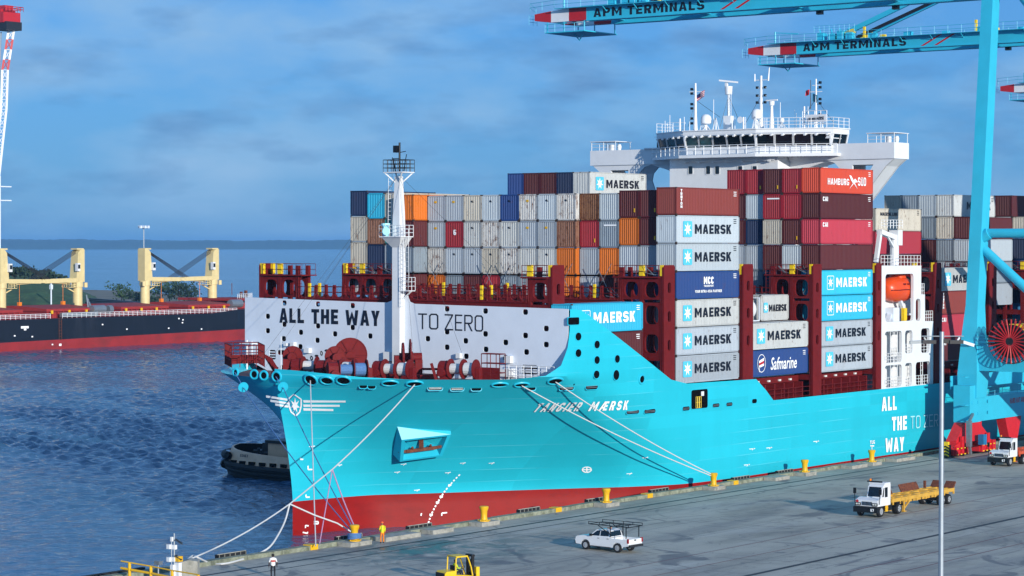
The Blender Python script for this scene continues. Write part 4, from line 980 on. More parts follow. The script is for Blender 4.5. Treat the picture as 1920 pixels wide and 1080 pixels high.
def logo_mesh(key):
    if key in LOGO: return LOGO[key]
    mb = MB(); cut = []; P = lambda x, z, e=0: (x, -.012 - e, z)
    def txt(s, x, z, w, h, bold, mi, e=0): vs, fs = text2d(s, w, h, bold); mb.add([P(x + a, z + b, e) for a, b in vs], fs, mi)
    def tri(pts, mi, e=0): 
        c = (sum(p[0] for p in pts) / len(pts), sum(p[1] for p in pts) / len(pts)); mb.add([P(*p, e) for p in pts] + [P(*c, e)], [(i, (i + 1) % len(pts), len(pts)) for i in range(len(pts))], mi)
    k = key
    if k in ('star_dark', 'star_small'):
        s = 1 if k == 'star_dark' else .52; o = 0 if s == 1 else .15
        tri(rrect(1.25 * s, 2.95 * s, .62 if s == 1 else .9, 2.25 if s == 1 else 2.0, .15), 0); tri(star2d(2.1 * s, 1.44, .72 * (1 if s == 1 else .62)), 1, .008)
        cut.append(len(mb.f)); txt('MAERSK', 3.5 * s, .95 + o * .4, 7.1 * s + (.1 if s < 1 else 0), .98 if s == 1 else .75, .03, 2)
    elif k == 'star_light':
        r = rrect(1.5, 3.05, .62, 2.2, .15); r2 = rrect(1.57, 2.98, .69, 2.13, .12)
        mb.prism([r, r2], lambda a, b, t: P(a, b, t), 0, .005, 1); tri(star2d(2.28, 1.42, .62), 1); cut.append(len(mb.f)); txt('MAERSK', 3.6, .9, 7.2, 1.05, .035, 1)
    elif k == 'mcc':
        txt('MCC', 5.2, 1.5, 1.9, .75, .06, 1); txt('TRANSPORT', 5.2, 1.2, 1.9, .2, .02, 1); txt('YOUR INTRA-ASIA PARTNER', 3.5, .62, 5.2, .27, .02, 1)
    elif k == 'script':
        txt('Safmarine', 4.1, .62, 5.6, 1.35, .01, 1)
        cut.append(len(mb.f)); ring = [(2.2 + .85 * math.cos(t * math.pi / 12), 1.42 + .98 * math.sin(t * math.pi / 12)) for t in range(24)]; ri = [(2.2 + .78 * math.cos(t * math.pi / 12), 1.42 + .91 * math.sin(t * math.pi / 12)) for t in range(24)]
        mb.prism([ring, ri], lambda a, b, t: P(a, b, t), 0, .004, 1); tri([(1.7, 1.7), (2.7, 2.0), (2.7, 1.15), (1.7, .95)], 1); tri([(1.7, 1.45), (2.7, 1.7), (2.7, 1.4), (1.7, 1.2)], 4, .006)
        tri([(1.7, .5), (1.8, .5), (1.8, 1.0), (1.7, 1.0)], 1)
    elif k == 'hs':
        txt('HAMBURG', 1.6, .95, 4.9, .72, .0, 1); txt('SÜD', 8.6, .95, 1.9, .95, .0, 1); cut.append(len(mb.f))
        tri([(6.5, .5), (7.3, 1.1), (7.9, 1.65), (7.5, 1.1)], 1); tri([(6.55, 2.1), (7.0, 1.5), (7.9, 1.0), (8.5, .55), (7.6, 1.5), (7.0, 2.05)], 1); tri([(7.2, 1.25), (7.9, 1.75), (8.6, 1.35), (8.0, 1.3)], 1, .004)
    elif k in ('cai', 'cai2'): txt('CAI', .5, 1.95, 1.15, .5, .04, 1)
    elif k == 'tri': 
        for i, ch in enumerate('TRITON'): txt(ch, .75, 2.35 - i * .33, .34, .27, .03, 1)
    elif k == 'line': txt('MAERSK LINE', 1.2, 1.9, 4.6, .42, .02, 2)
    elif k == 'word': txt('MAERSK', 3.8, .95, 7, .98, .03, 2)
    cut.append(len(mb.f))
    if k not in ('star_small',):
        mi = 2 if k in ('star_dark', 'line', 'word') else 1
        r = random.Random(k)
        for i in range(3): mb.add([P(11.0 + r.uniform(0, .2), 2.45 - i * .2), P(11.6, 2.45 - i * .2), P(11.6, 2.52 - i * .2), P(11.0, 2.52 - i * .2)], [(0, 1, 2, 3)], mi)
    out = []; bounds = [0] + cut + [len(mb.f)]
    for i, (s0, s1) in enumerate(zip(bounds, bounds[1:])):
        if s1 <= s0: continue
        nm = 'marking_code' if i == len(bounds) - 2 else ('emblem' if (key.startswith('star') and i == 0) or (key in ('script', 'hs') and i == 1) else 'lettering')
        q = MB(); ix = {}
        for n in range(s0, s1):
            for v in mb.f[n]:
                if v not in ix: ix[v] = len(q.v); q.v.append(mb.v[v])
            q.f.append(tuple(ix[v] for v in mb.f[n])); q.m.append(mb.m[n])
        o = q.build(nm, ['logo_cyan', 'letter_white', 'letter_black', 'yellow', 'sign_red'], None, fix=False); COL.objects.unlink(o); out.append((nm, o.data))
    LOGO[key] = out; return out
sticker = {}
def sticker_mesh(kind):
    if kind not in sticker:
        mb = MB(); P = lambda y, z: (-.002, y, z)
        if kind == 'six':
            vs, fs = text2d('6', .38, .6, .05); mb.add([P(1.35 - x, 1.35 + y) for x, y in vs], fs, 1)
        elif kind == 'yellow': mb.add([P(1.15, 2.0), P(1.5, 2.0), P(1.5, 2.22), P(1.15, 2.22)], [(0, 1, 2, 3)], 0); mb.add([P(1.2, 1.92), P(1.4, 1.92), P(1.4, 2.1), P(1.2, 2.1)], [(0, 1, 2, 3)], 2) if False else None
        elif kind == 'dark': mb.add([P(1.1, 2.0), P(1.35, 2.05), P(1.42, 2.2), P(1.2, 2.25)], [(0, 1, 2, 3)], 2)
        elif kind == 'plate': mb.add([P(.45, .55), P(.62, .55), P(.62, .95), P(.45, .95)], [(0, 1, 2, 3)], 0)
        elif kind == 'bar': mb.add([P(.3, 2.25), P(1.9, 2.25), P(1.9, 2.4), P(.3, 2.4)], [(0, 1, 2, 3)], 1)
        o = mb.build('sticker', ['yellow', 'letter_white', 'letter_black'], None, fix=False); COL.objects.unlink(o); sticker[kind] = o.data
    return sticker[kind]
WMAX = [0]
def put_container(col, x, y, z, where, logo=None, stick=None, size='40', lab=None, grp='containers stacked on the ship'):
    src, fr = PROTO[size]; o = src.copy(); COL.objects.link(o); o.location = (x, y, z)
    o.material_slots[0].link = 'OBJECT'; o.material_slots[0].material = M('box_' + col)
    c = fr.copy(); COL.objects.link(c); c.parent = o; c.material_slots[0].link = 'OBJECT'; c.material_slots[0].material = M('box_' + col)
    lb_ = (lab or LOOK[col] + ' container') + ', ' + where
    if len(lb_.split()) > 16: print('LONG', lb_)
    tag(o, (lab or LOOK[col] + ' container') + ', ' + where, 'container', grp)
    for nm, me in (logo_mesh(logo) if logo else ()): l = bpy.data.objects.new(nm, me); COL.objects.link(l); l.parent = o
    if stick: l = bpy.data.objects.new('sticker', sticker_mesh(stick)); COL.objects.link(l); l.parent = o
    return o
TH = 2.87
def near_side(X, spec, stack):       # outermost column, listed from the top down
    n = len(spec)
    for i, (col, logo, lab, z) in enumerate(spec):
        put_container(col, X, 131.3, z, f'{ORD[i]} from top, quay side of {stack} stack', logo, lab=lab)
# bay behind the breakwater
near_side(184.6, [('cyan', 'star_light', 'turquoise container with white star sign', 16.25), ('maroon', 'cai', None, 13.38)], 'short forward')
B1 = [('brown', 'tri', None), ('lgrey', 'star_dark', 'pale grey container with dark lettering'), ('lgrey', 'star_dark', 'pale grey container with dark lettering'), ('blue', 'mcc', 'blue container with white lettering'), ('white', 'star_dark', 'off-white container with dark lettering'), ('grey', 'star_dark', 'grey container with dark lettering'), ('grey', 'star_dark', 'grey container with dark lettering')]
near_side(202.9, [(c, l, t, 27.8 - i * TH) for i, (c, l, t) in enumerate(B1)], 'tall middle')
B3 = [('hred', 'hs', 'orange-red container with white lettering'), ('maroon', 'cai', None), ('rose', 'cai2', None), ('maroon', None, None), ('cyan', 'star_light', 'turquoise container with white star sign'), ('cyan', 'star_light', 'turquoise container with white star sign'), ('grey', 'star_dark', 'grey container with dark lettering'), ('grey', 'star_dark', 'grey container with dark lettering')]
near_side(232.4, [(c, l, t, 30.55 - i * TH) for i, (c, l, t) in enumerate(B3)], 'tallest')
near_side(217.5, [('white', 'star_dark', 'weathered pale container with dark lettering', 13.5), ('blue', 'script', 'blue container with white script lettering', 10.6)], 'low open')
put_container('white', 223.75, 133.85, 16.4, 'standing beside the white tank on the low open stack', 'star_small', size='20', lab='short off-white container with dark lettering')
for i, z in enumerate((13.5, 10.6)): put_container(('maroon', 'grey')[i], 217.5, 133.85, z, f'under the white tank, {ORD[i]} layer below it')
near_side(261.7, [('white', 'star_dark', 'white container with dark lettering', 19.1), ('brown', 'tri', None, 16.25), ('rose', 'cai', None, 13.4), ('maroon', 'cai2', None, 10.55)], 'lifeboat-side aft')
# forward block: rows across the ship, columns counted from the quay side
rows = ['X maroon maroon lgrey darkrust rusty lgrey rusty blue lgrey cream grey grey orange cream cyan navy',
        'X maroon orange slate crimson rustbrown grey grey white rusty white crimson grey maroon teal rustbrown cream',
        'X grey grey orange grey orange white white rusty cream grey grey rusty slate grey navy cream',
        'X blue blue maroon grey orange lgrey slate slate crimson maroon slate orange maroon grey slate grey']
stk = {(0, 11): 'yellow', (0, 12): 'yellow', (0, 10): 'dark', (0, 9): 'dark', (0, 8): 'dark', (0, 7): 'yellow', (0, 6): 'dark', (1, 12): 'yellow', (1, 11): 'six', (1, 10): 'dark', (1, 8): 'dark', (1, 7): 'yellow', (1, 6): 'yellow', (2, 11): 'dark', (2, 10): 'dark', (2, 9): 'dark', (2, 8): 'dark', (2, 6): 'dark',
       (0, 1): 'plate', (0, 2): 'plate', (1, 1): 'plate', (1, 3): 'bar', (1, 4): 'plate', (0, 5): 'dark'}
for t, r in enumerate(rows):
    for k, c in enumerate(r.split()):
        if c == 'X': continue
        X = 203.5 if k <= 4 else 202.9 if k <= 12 else 200.55 if k == 13 else 201.6
        z = (27.55 if k <= 2 else 27.3 if k <= 12 else 27.4 if k == 13 else 27.65 if k < 16 else 27.95) - t * 2.85 - (.12 if t == 3 else 0)
        if k in (5, 6) : X = 202.85
        put_container(c, X, 131.3 + 2.5 * k + (.0 if k < 13 else .05), z, f'{ORD[k]} column from the quay, {ORD[t]} tier down in forward block', stick=stk.get((t, k)))
for t in range(3):
    for k, c in ((1, ('slate', 'grey', 'blue')[t]), (2, ('grey', 'slate', 'maroon')[t])):
        put_container(c, 203.5, 131.3 + 2.5 * k, 27.55 - (4 + t) * 2.85 - .12, f'{ORD[k]} column from the quay, {ORD[4 + t]} tier down in forward block')
# block before the bridge
rows3 = ['X crimson maroon crimson crimson', 'X crimson crimson lgrey maroon', 'X maroon cream navy maroon', 'X lgrey maroon grey grey', 'X maroon navy slate grey', 'X slate blue grey grey']
stk3 = {(0, 2): 'plate', (0, 3): 'plate', (1, 2): 'bar', (2, 1): 'plate', (0, 1): 'plate'}
for t, r in enumerate(rows3):
    for k, c in enumerate(r.split()):
        if c != 'X': put_container(c, 232.4 + (.0 if k < 3 else .4), 131.3 + 2.5 * k, 30.5 - t * TH, f'{ORD[k]} column from the quay, {ORD[t]} tier down before the bridge', stick=stk3.get((t, k)))
for t in range(3):
    for j, c in enumerate((['white', 'navy', 'maroon', 'maroon', 'blue'], ['grey', 'maroon', 'slate', 'grey', 'brown'], ['maroon', 'grey', 'blue', 'grey', 'grey'])[t]):
        put_container(c, 232.4, 162.7 + 2.46 * j, 30.65 - t * TH, f'{ORD[j]} column, {ORD[t]} tier, of the seaward stack', 'star_dark' if (t, j) == (0, 0) else None, lab='off-white container with dark lettering' if (t, j) == (0, 0) else None)
# aft of the bridge
for t, (r, z) in enumerate((('cream rusty cream', 26.45), ('rose maroon grey', 23.6), ('maroon grey maroon', 20.75), ('brown slate grey', 17.9), ('maroon grey blue', 15.0))):
    for j, c in enumerate(r.split()):
        put_container(c, 261.9, 140.2 + 2.5 * j, z, f'{ORD[j]} column inboard, {ORD[t]} tier, behind white lifeboat frame', 'line' if (t, j) == (0, 0) else None, lab='rusty cream container with small lettering' if (t, j) == (0, 0) else None)
for t, r in enumerate(('slate brown', 'maroon grey', 'grey maroon')):
    for j, c in enumerate(r.split()): put_container(c, 261.9, 133.85 + 2.5 * j, 19.0 - t * 2.87, f'{ORD[j + 1]} column inboard, {ORD[t]} tier down, aft of the lifeboat frame')
for t, r in enumerate(('- white lgrey slate cream', 'maroon cream slate maroon navy', 'lgrey slate maroon skyblue grey', 'slate grey brown grey maroon', 'grey maroon grey slate blue')):
    for j, c in enumerate(r.split()):
        if c != '-': put_container(c, 277.4, 134.8 + 2.5 * j, 28.35 - t * TH, f'{ORD[j]} column inboard, {ORD[t]} tier down, in stack before the crane leg', 'word' if (t, j) == (0, 1) else None)
for t, r in enumerate(('- - maroon rusty maroon', '- cream white navy crimson', 'crimson navy lgrey grey navy', 'slate blue navy slate grey', 'brown navy slate grey maroon', 'maroon skyblue maroon brown grey', 'maroon navy grey maroon grey')):
    for j, c in enumerate(r.split()):
        if c != '-': put_container(c, 293.2, 131.6 + 2.5 * j, 28.5 - t * TH, f'{ORD[j]} column inboard, {ORD[t]} tier down, in stack beyond the crane leg')
# white tank in its frame on the low stack
tk = thing('tank_container', 'white cylindrical tank in a frame on the low open stack', 'tank container', (217.5, 133.85, 16.4))
MB().lathe((.15, 1.22, 1.3), [(.2, 0), (.8, .12), (1.12, .4), (1.16, .6), (1.16, 5.2), (1.12, 5.4), (.8, 5.65), (.2, 5.75)], n=20, axis='x').build('tank', 'ship_white', tk, local=True, smooth=True)
f = MB()
for x in (0, 5.95):
    for y in (0, 2.33): f.box(x, x + .1, y, y + .1, 0, 2.6)
    f.box(x, x + .1, .1, 2.33, 0, .1); f.box(x, x + .1, .1, 2.33, 2.5, 2.6)
for y in (0, 2.33): f.box(.1, 5.95, y, y + .1, 0, .12)
f.build('frame', 'pale_grey', tk, local=True)

# ------------------------------------------------------------------ superstructure
acc = MB(); acc.box(246.8, 259, 145.3, 160.7, 7, 35.3); acc.box(249.5, 258.6, 133.5, 172, 7, 20)
acc = acc.build('accommodation_block', 'ship_white', ship)
for px in (1295, 1328, 1345, 1388, 1415):
    p = atx(px, 319, 246.8); m = MB().prism(rrect(p.y - .3, p.y + .3, p.z - .48, p.z + .48, .1), yz(246.77), 0, .06); w = m.build('window', 'glass', acc)
    MB().prism([rrect(p.y - .38, p.y + .38, p.z - .56, p.z + .56, .14), rrect(p.y - .3, p.y + .3, p.z - .48, p.z + .48, .1)], yz(246.74), 0, .05).build('frame', 'ship_white', w)
front = [(249.0, 163.6), (245.5, 157.5), (245.5, 147.5), (248.8, 139.2)]
back = [(252.4, 139.2), (252.4, 163.6)]
def off(poly, d): 
    c = (251.0, 152); return [(c[0] + (x - c[0]) * (1 + d / 6), c[1] + (y - c[1]) * (1 + d / 12)) for x, y in poly]
wh = MB(); wh.prism(off(front + back, 1.0), xy(35.3), 0, .35); wh.prism(front + back, xy(35.65), 0, .95)
wh.prism(off(front + back, .42), xy(37.95), 0, .62); wh.prism(off(front + back, .55), xy(38.57), 0, .12); wh.box(247.5, 257, 140, 163, 36.6, 37.95, 0) if False else None
wheel = wh.build('wheelhouse', 'ship_white', ship)
c3 = MB(); c3.prism([(x + .9 if x < 250 else x - .3, 152 + (y - 152) * .93) for x, y in front + back], xy(36.6), 0, 1.35); c3.build('wheelhouse_dark_block', 'black', wheel)  # solid black block; the darkness of the room is painted
mul = MB(); segs = [(front[0], front[1], 3), (front[1], front[2], 5), (front[2], front[3], 4), (front[3], back[0], 2)]
for a, b, n in segs:
    for i in range(n):
        A = Vector((a[0] + (b[0] - a[0]) * i / n, a[1] + (b[1] - a[1]) * i / n, 36.6)); B = Vector((a[0] + (b[0] - a[0]) * (i + 1) / n, a[1] + (b[1] - a[1]) * (i + 1) / n, 36.6))
        d = (B - A).normalized(); o_ = Vector((d.y, -d.x, 0)); o_ = o_ if o_.dot(Vector((252, 152, 36.6)) - A) < 0 else -o_
        tp = o_ * .3 + Vector((0, 0, 1.35))
        mul.bar(A, A + tp, .26, .18); mul.bar(B, B + tp, .26, .18)
        MB().add([A + d * .13, B - d * .13, B - d * .13 + tp, A + d * .13 + tp], [(0, 1, 2, 3)]).build('window', 'glass_teal' if (a, i) == (front[0], 1) or (a == front[1] and i < 2) else 'glass', wheel)
split_build(mul, 'mullion', 'ship_white', wheel)
rr = MB(); fo = off(front, 1.0); rr.rail([(x, y, 35.65) for x, y in fo], h=1.1, post=1.2, rows=2, r=.04)
fo = off(front + back, .4); rr.rail([(x, y, 38.7) for x, y in fo[2:5]], h=1.2, post=1.4, rows=3, r=.035); rr.rail([(x, y, 38.7) for x, y in (fo[5], fo[0])], h=1.2, post=1.4, rows=3, r=.035); rr.rail([(250, 163.2, 38.7), (250, 160.5, 38.7)], h=1.3, post=.9, rows=3)
rr.build('railing', 'ship_white', wheel)
eav = MB(); fo = off(front, .5)
for a, b, n in ((fo[0], fo[1], 5), (fo[1], fo[2], 9), (fo[2], fo[3], 7)):
    for i in range(n): 
        t = (i + .5) / n; x = a[0] + (b[0] - a[0]) * t; y = a[1] + (b[1] - a[1]) * t; eav.bar((x - .25, y, 37.98), (x + .3, y, 37.9), .14); eav.box(x - .4, x - .2, y - .12, y + .12, 37.75, 37.95)
    eav.bar((a[0] - .3, a[1], 38.2), (b[0] - .3, b[1], 38.2), .06)
eav.build('window_wiper_rail', 'ship_white', wheel)
for i in range(1): 
    l = MB(); l.cyl((246.3, 145.5, 34.9), (246.3, 159, 34.9), .07)
    for k in range(7): l.box(246.2, 246.5, 146 + 2 * k, 146.4 + 2 * k, 34.75, 35.0)
    l.build('lamp_rail', 'ship_white', acc)
# wings
wg = MB(); wg.box(249.2, 252.9, 131.0, 145.2, 34.85, 36.75); wg.box(249.2, 252.9, 160.8, 174.4, 34.85, 36.75)
wg.box(248.6, 252.9, 141, 145, 36.75, 36.95); wg.box(249.0, 252.9, 161, 166, 36.75, 36.9)
for m in (lambda y: y, lambda y: 305.2 - y):
    arc = [(145.3, 32.2), (145.3, 34.85), (139.5, 34.85), (140.6, 34.6), (142.4, 34.1), (143.8, 33.4), (144.8, 32.7)]
    wg.prism([(m(a), b) for a, b in arc], yz(249.6), 0, 3)
    leg = [(131.1, 34.85), (140.2, 34.85), (139, 34.5), (138.3, 33.8), (138.1, 32.9), (139.2, 30.0), (141.5, 20), (139.2, 20), (137.2, 28.2), (134.6, 31.2), (132.2, 34.0)]
    hole = [(133.8, 34.2), (136.6, 34.2), (136.6, 33.0), (137.6, 30.2), (136.9, 30.2), (134.9, 32.4)]
    wg.prism([[(m(a), b) for a, b in leg], [(m(a), b) for a, b in hole]], yz(249.35), 0, .3); wg.prism([[(m(a), b) for a, b in leg], [(m(a), b) for a, b in hole]], yz(252.4), 0, .3)
    for (a0, b0), (a1, b1) in zip(leg[5:], leg[6:] + leg[:1]): wg.add([(249.4, m(a0), b0), (252.6, m(a0), b0), (252.6, m(a1), b1), (249.4, m(a1), b1)], [(0, 1, 2, 3)])
    for (a0, b0), (a1, b1) in zip(leg[1:6], leg[2:7]): wg.add([(249.4, m(a0), b0), (252.6, m(a0), b0), (252.6, m(a1), b1), (249.4, m(a1), b1)], [(0, 1, 2, 3)])
split_build(wg, 'bridge_wing', 'ship_white', ship); wings = next(o for o in ship.children if o.name.startswith('bridge_wing'))
cn = MB()
for y0, y1 in ((131.1, 134.6), (170.6, 174.3)):
    for x in (249.4, 252.7):
        for y in (y0, (y0 + y1) / 2, y1): cn.cyl((x, y, 36.75), (x, y, 37.85), .05, n=5)
    cn.box(249.2, 252.9, y0 - .1, y1 + .1, 37.85, 37.93); cn.rail([(249.4, y0, 36.75), (249.4, y1, 36.75)], h=.8, post=1.2, rows=2); cn.box(250, 250.6, y0 + 1, y0 + 1.5, 36.75, 37.5); cn.lathe((251, y0 + .5, 36.75), [(.2, 0), (.3, .5), (.2, .8)], n=8)
cn.cyl((249.4, 144.5, 36.9), (249.4, 144.5, 41), .04, .015, n=5); cn.cyl((250.4, 143.5, 36.9), (250.4, 143.5, 39), .03, n=5)
cn.build('wing_canopy', 'ship_white', wings)
fl = MB(); fl.box(249.5, 250, 140.8, 141.3, 36.95, 37.6); fl.box(249.5, 250, 164, 164.4, 36.9, 37.6); fl.build('flood_lamp', 'black', wings)
# roof gear
def rp(px, py, x): return atx(px, py, x)
def mast_(px, y0, x, r, arms=(), lamps=(), side=1, name='signal_mast'):
    a = rp(px, 243, x); b = rp(px, y0, x); b.y = a.y; m = MB(); m.cyl((x, a.y, 38.6), (x, a.y, a.z + 1.6), r * 1.7, r, n=8); m.cyl((x, a.y, a.z + 1.2), (x, a.y, b.z), r, r * .6, n=8)
    for py, w in arms: z = rp(px, py, x).z; m.bar((x, a.y - w, z), (x, a.y + w, z), .09)
    o = m.build(name, 'ship_white', wheel)
    if lamps:
        l = MB()
        for py in lamps:
            z = rp(px, py, x).z
            for s in ((side,) if side else (-1, 1)): l.box(x - .15, x + .15, a.y + s * .55 - .13, a.y + s * .55 + .13, z - .15, z + .15); l.bar((x, a.y, z - .1), (x, a.y + s * .5, z - .1), .05)
        l.build('signal_lamp', 'black', o)
    return o, a.y
mast_(1304, 156, 251, .19, [(172, .9)], (167, 175, 195, 203, 222, 231), 1)
o, y = mast_(1366, 166, 250, .2); m = MB(); z = rp(1366, 168, 250).z; m.cyl((250, y, z - .6), (250, y, z + .4), .42, .5, n=12); m.bar((250, y + .3, z + .3), (250, y + .3, z + .9), .3); m.bar((249.6, y + 1.1, z + 1.15), (250.2, y - 1.2, z + .85), .28, .2); m.build('radar_scanner', 'ship_white', o)
m = MB(); m.box(249.6, 250.4, y - .5, y + .5, 38.6, 40.6); m.ladder((249.7, y - .4, 40), (249.7, y - .4, z - .5), (0, 1, 0), w=.3); m.build('radar_base', 'ship_white', o)
o, y = mast_(1427, 142, 250, .22, [(150, 1.0), (165, .7), (180, .7)], (164, 179, 192), 0); m = MB(); z = rp(1427, 152, 250).z
m.cyl((250, y - 1.0, z), (250, y - 1.15, z + 1.6), .12, .06, n=6); m.cyl((250, y + .9, z), (250, y + .9, z + .9), .1, .07, n=6); m.build('antenna', 'ship_white', o)
o, y = mast_(1447, 190, 250.5, .22); m = MB(); z = rp(1447, 190, 250.5).z; m.cyl((250.5, y, z - .5), (250.5, y, z), .3, .36, n=10); m.bar((250.5, y + .8, z + .1), (250.5, y - .8, z + .15), .2, .16); m.build('radar_scanner', 'ship_white', o)
o, y = mast_(1530, 148, 251, .14, [(160, .5), (172, .8)], (155, 164, 186, 194, 215, 224), -1)
m = MB(); m.cyl((251, y + .75, rp(1530, 173, 251).z - 2), (251, y + .75, rp(1522, 150, 251).z), .06, .04, n=6)
for k in (-1, 1): m.cyl((251, y, rp(1530, 185, 251).z), (251, y + k * 2.3, 39.5), .025, n=4)
m.build('mast_stay', 'dark_steel', o)
def dome(px, py0, py1, x, r):
    a = rp(px, py1, x); b = rp(px, py0, x); h = b.z - a.z; m = MB()
    m.lathe((x, a.y, a.z), [(r * .75, 0), (r, h * .12), (r, h * .5), (r * .88, h * .75), (r * .55, h * .93), (r * .05, h)], n=16); m.cyl((x, a.y, 38.6), (x, a.y, a.z), r * .2, n=6)
    for k in range(4): m.bar((x + .8 * math.cos(k * 1.57), a.y + .8 * math.sin(k * 1.57), 38.6), (x, a.y, a.z), .08)
    m.build('satellite_dome', 'ship_white', wheel, smooth=True)
dome(1324, 214, 233, 248.5, .68); dome(1419, 204, 224, 249, .66); dome(1466, 220, 230, 248.2, .3)
m = MB()
for px, h in ((1256, 2.2), (1247, 1.5), (1275, 1.7), (1283, 1.9), (1293, 1.3), (1338, 3.9), (1343, 1.5), (1378, 1.6), (1394, 1.6), (1398, 1.6), (1434, 1.4), (1493, 1.8), (1508, 2.6), (1515, 2.6), (1463, 3.2), (1543, 1.5)):
    p = rp(px, 243, 248.6); w = .13 if px in (1508, 1275, 1394) else .045; m.cyl((248.6, p.y, 38.6), (248.6, p.y, 38.7 + h), w, w * .8, n=6)
for px in (1342, 1416, 1318): 
    p = rp(px, 243, 248.3); [m.bar((248.3, p.y + k * .5, 38.65), (248.3, p.y, 40.3), .09) for k in (-1, 0, 1)]
p = rp(1390, 225, 248.4); m.lathe((248.1, p.y, p.z), [(.42, 0), (.2, .3), (.1, .5)], n=10, axis='x')
split_build(m, 'roof_antenna', 'ship_white', wheel)
# name board on the quay side of the roof
a = atx(1523, 246, 248.0); b = atx(1552, 243, 248.0)
nb = MB(); nb.box(247.95, 248.05, 139.4, 142.1, 39.35, 40.25); nb = nb.build('name_board', 'ship_white', wheel)
vs, fs = text2d('TANGIER MÆRSK', 2.2, .38, .02); MB().add([(247.92, 141.85 - x, 39.6 + y) for x, y in vs], fs).build('lettering', 'letter_black', nb)
m = MB(); m.rail([(248.0, 139.3, 38.7), (248.0, 142.6, 38.7)], h=2.0, post=.8, rows=4, r=.04); m.box(248.4, 251, 139, 142.4, 37.4, 37.7); m.build('roof_cage', 'ship_white', wheel)
m = MB()
for (p0, x0, p1, x1) in (((1366, 180), 250, (1350, 238), 249), ((1366, 180), 250, (1388, 232), 249), ((1427, 180), 250, (1395, 236), 249), ((1304, 190), 251, (1290, 238), 250), ((1308, 190), 251, (1350, 220), 249)):
    m.cyl(rp(*p0, x0), rp(*p1, x1), .025, n=4)
m.build('mast_stay', 'dark_steel', wheel)
# flags
def flag(px, py, w, h, x, name, label, cols, tilt=.2):
    p = rp(px, py, x); o = MB()
    for i in range(6):
        for j in range(len(cols)):
            f = lambda u, v: (x + .12 * math.sin(u * 5 + v), p.y - u * w, p.z + v * h + u * w * tilt)
            u0, u1, v0, v1 = i / 6, (i + 1) / 6, j / len(cols), (j + 1) / len(cols)
            mi = cols[j] if not (name == 'striped' and i < 3 and j > len(cols) // 2 - 1) else 2
            o.add([f(u0, v0), f(u1, v0), f(u1, v1), f(u0, v1)], [(0, 1, 2, 3)], mi)
    tag(o.build('flag', ['flag_red', 'flag_white', 'flag_blue', 'flag_teal'], fix=False), label, 'flag', 'flags on the bridge masts')
flag(1305, 190, 1.3, .75, 251, 'striped', 'red and white striped flag with dark blue corner on left bridge mast', [0, 1, 0, 1, 0, 1, 0], .45)
flag(1510, 180, .6, .65, 251, 'red', 'small plain red flag beside the right bridge mast', [0, 0])
flag(1523, 190, .75, .95, 251, 'teal', 'blue-green flag hanging on the right bridge mast', [3, 3], -.3)
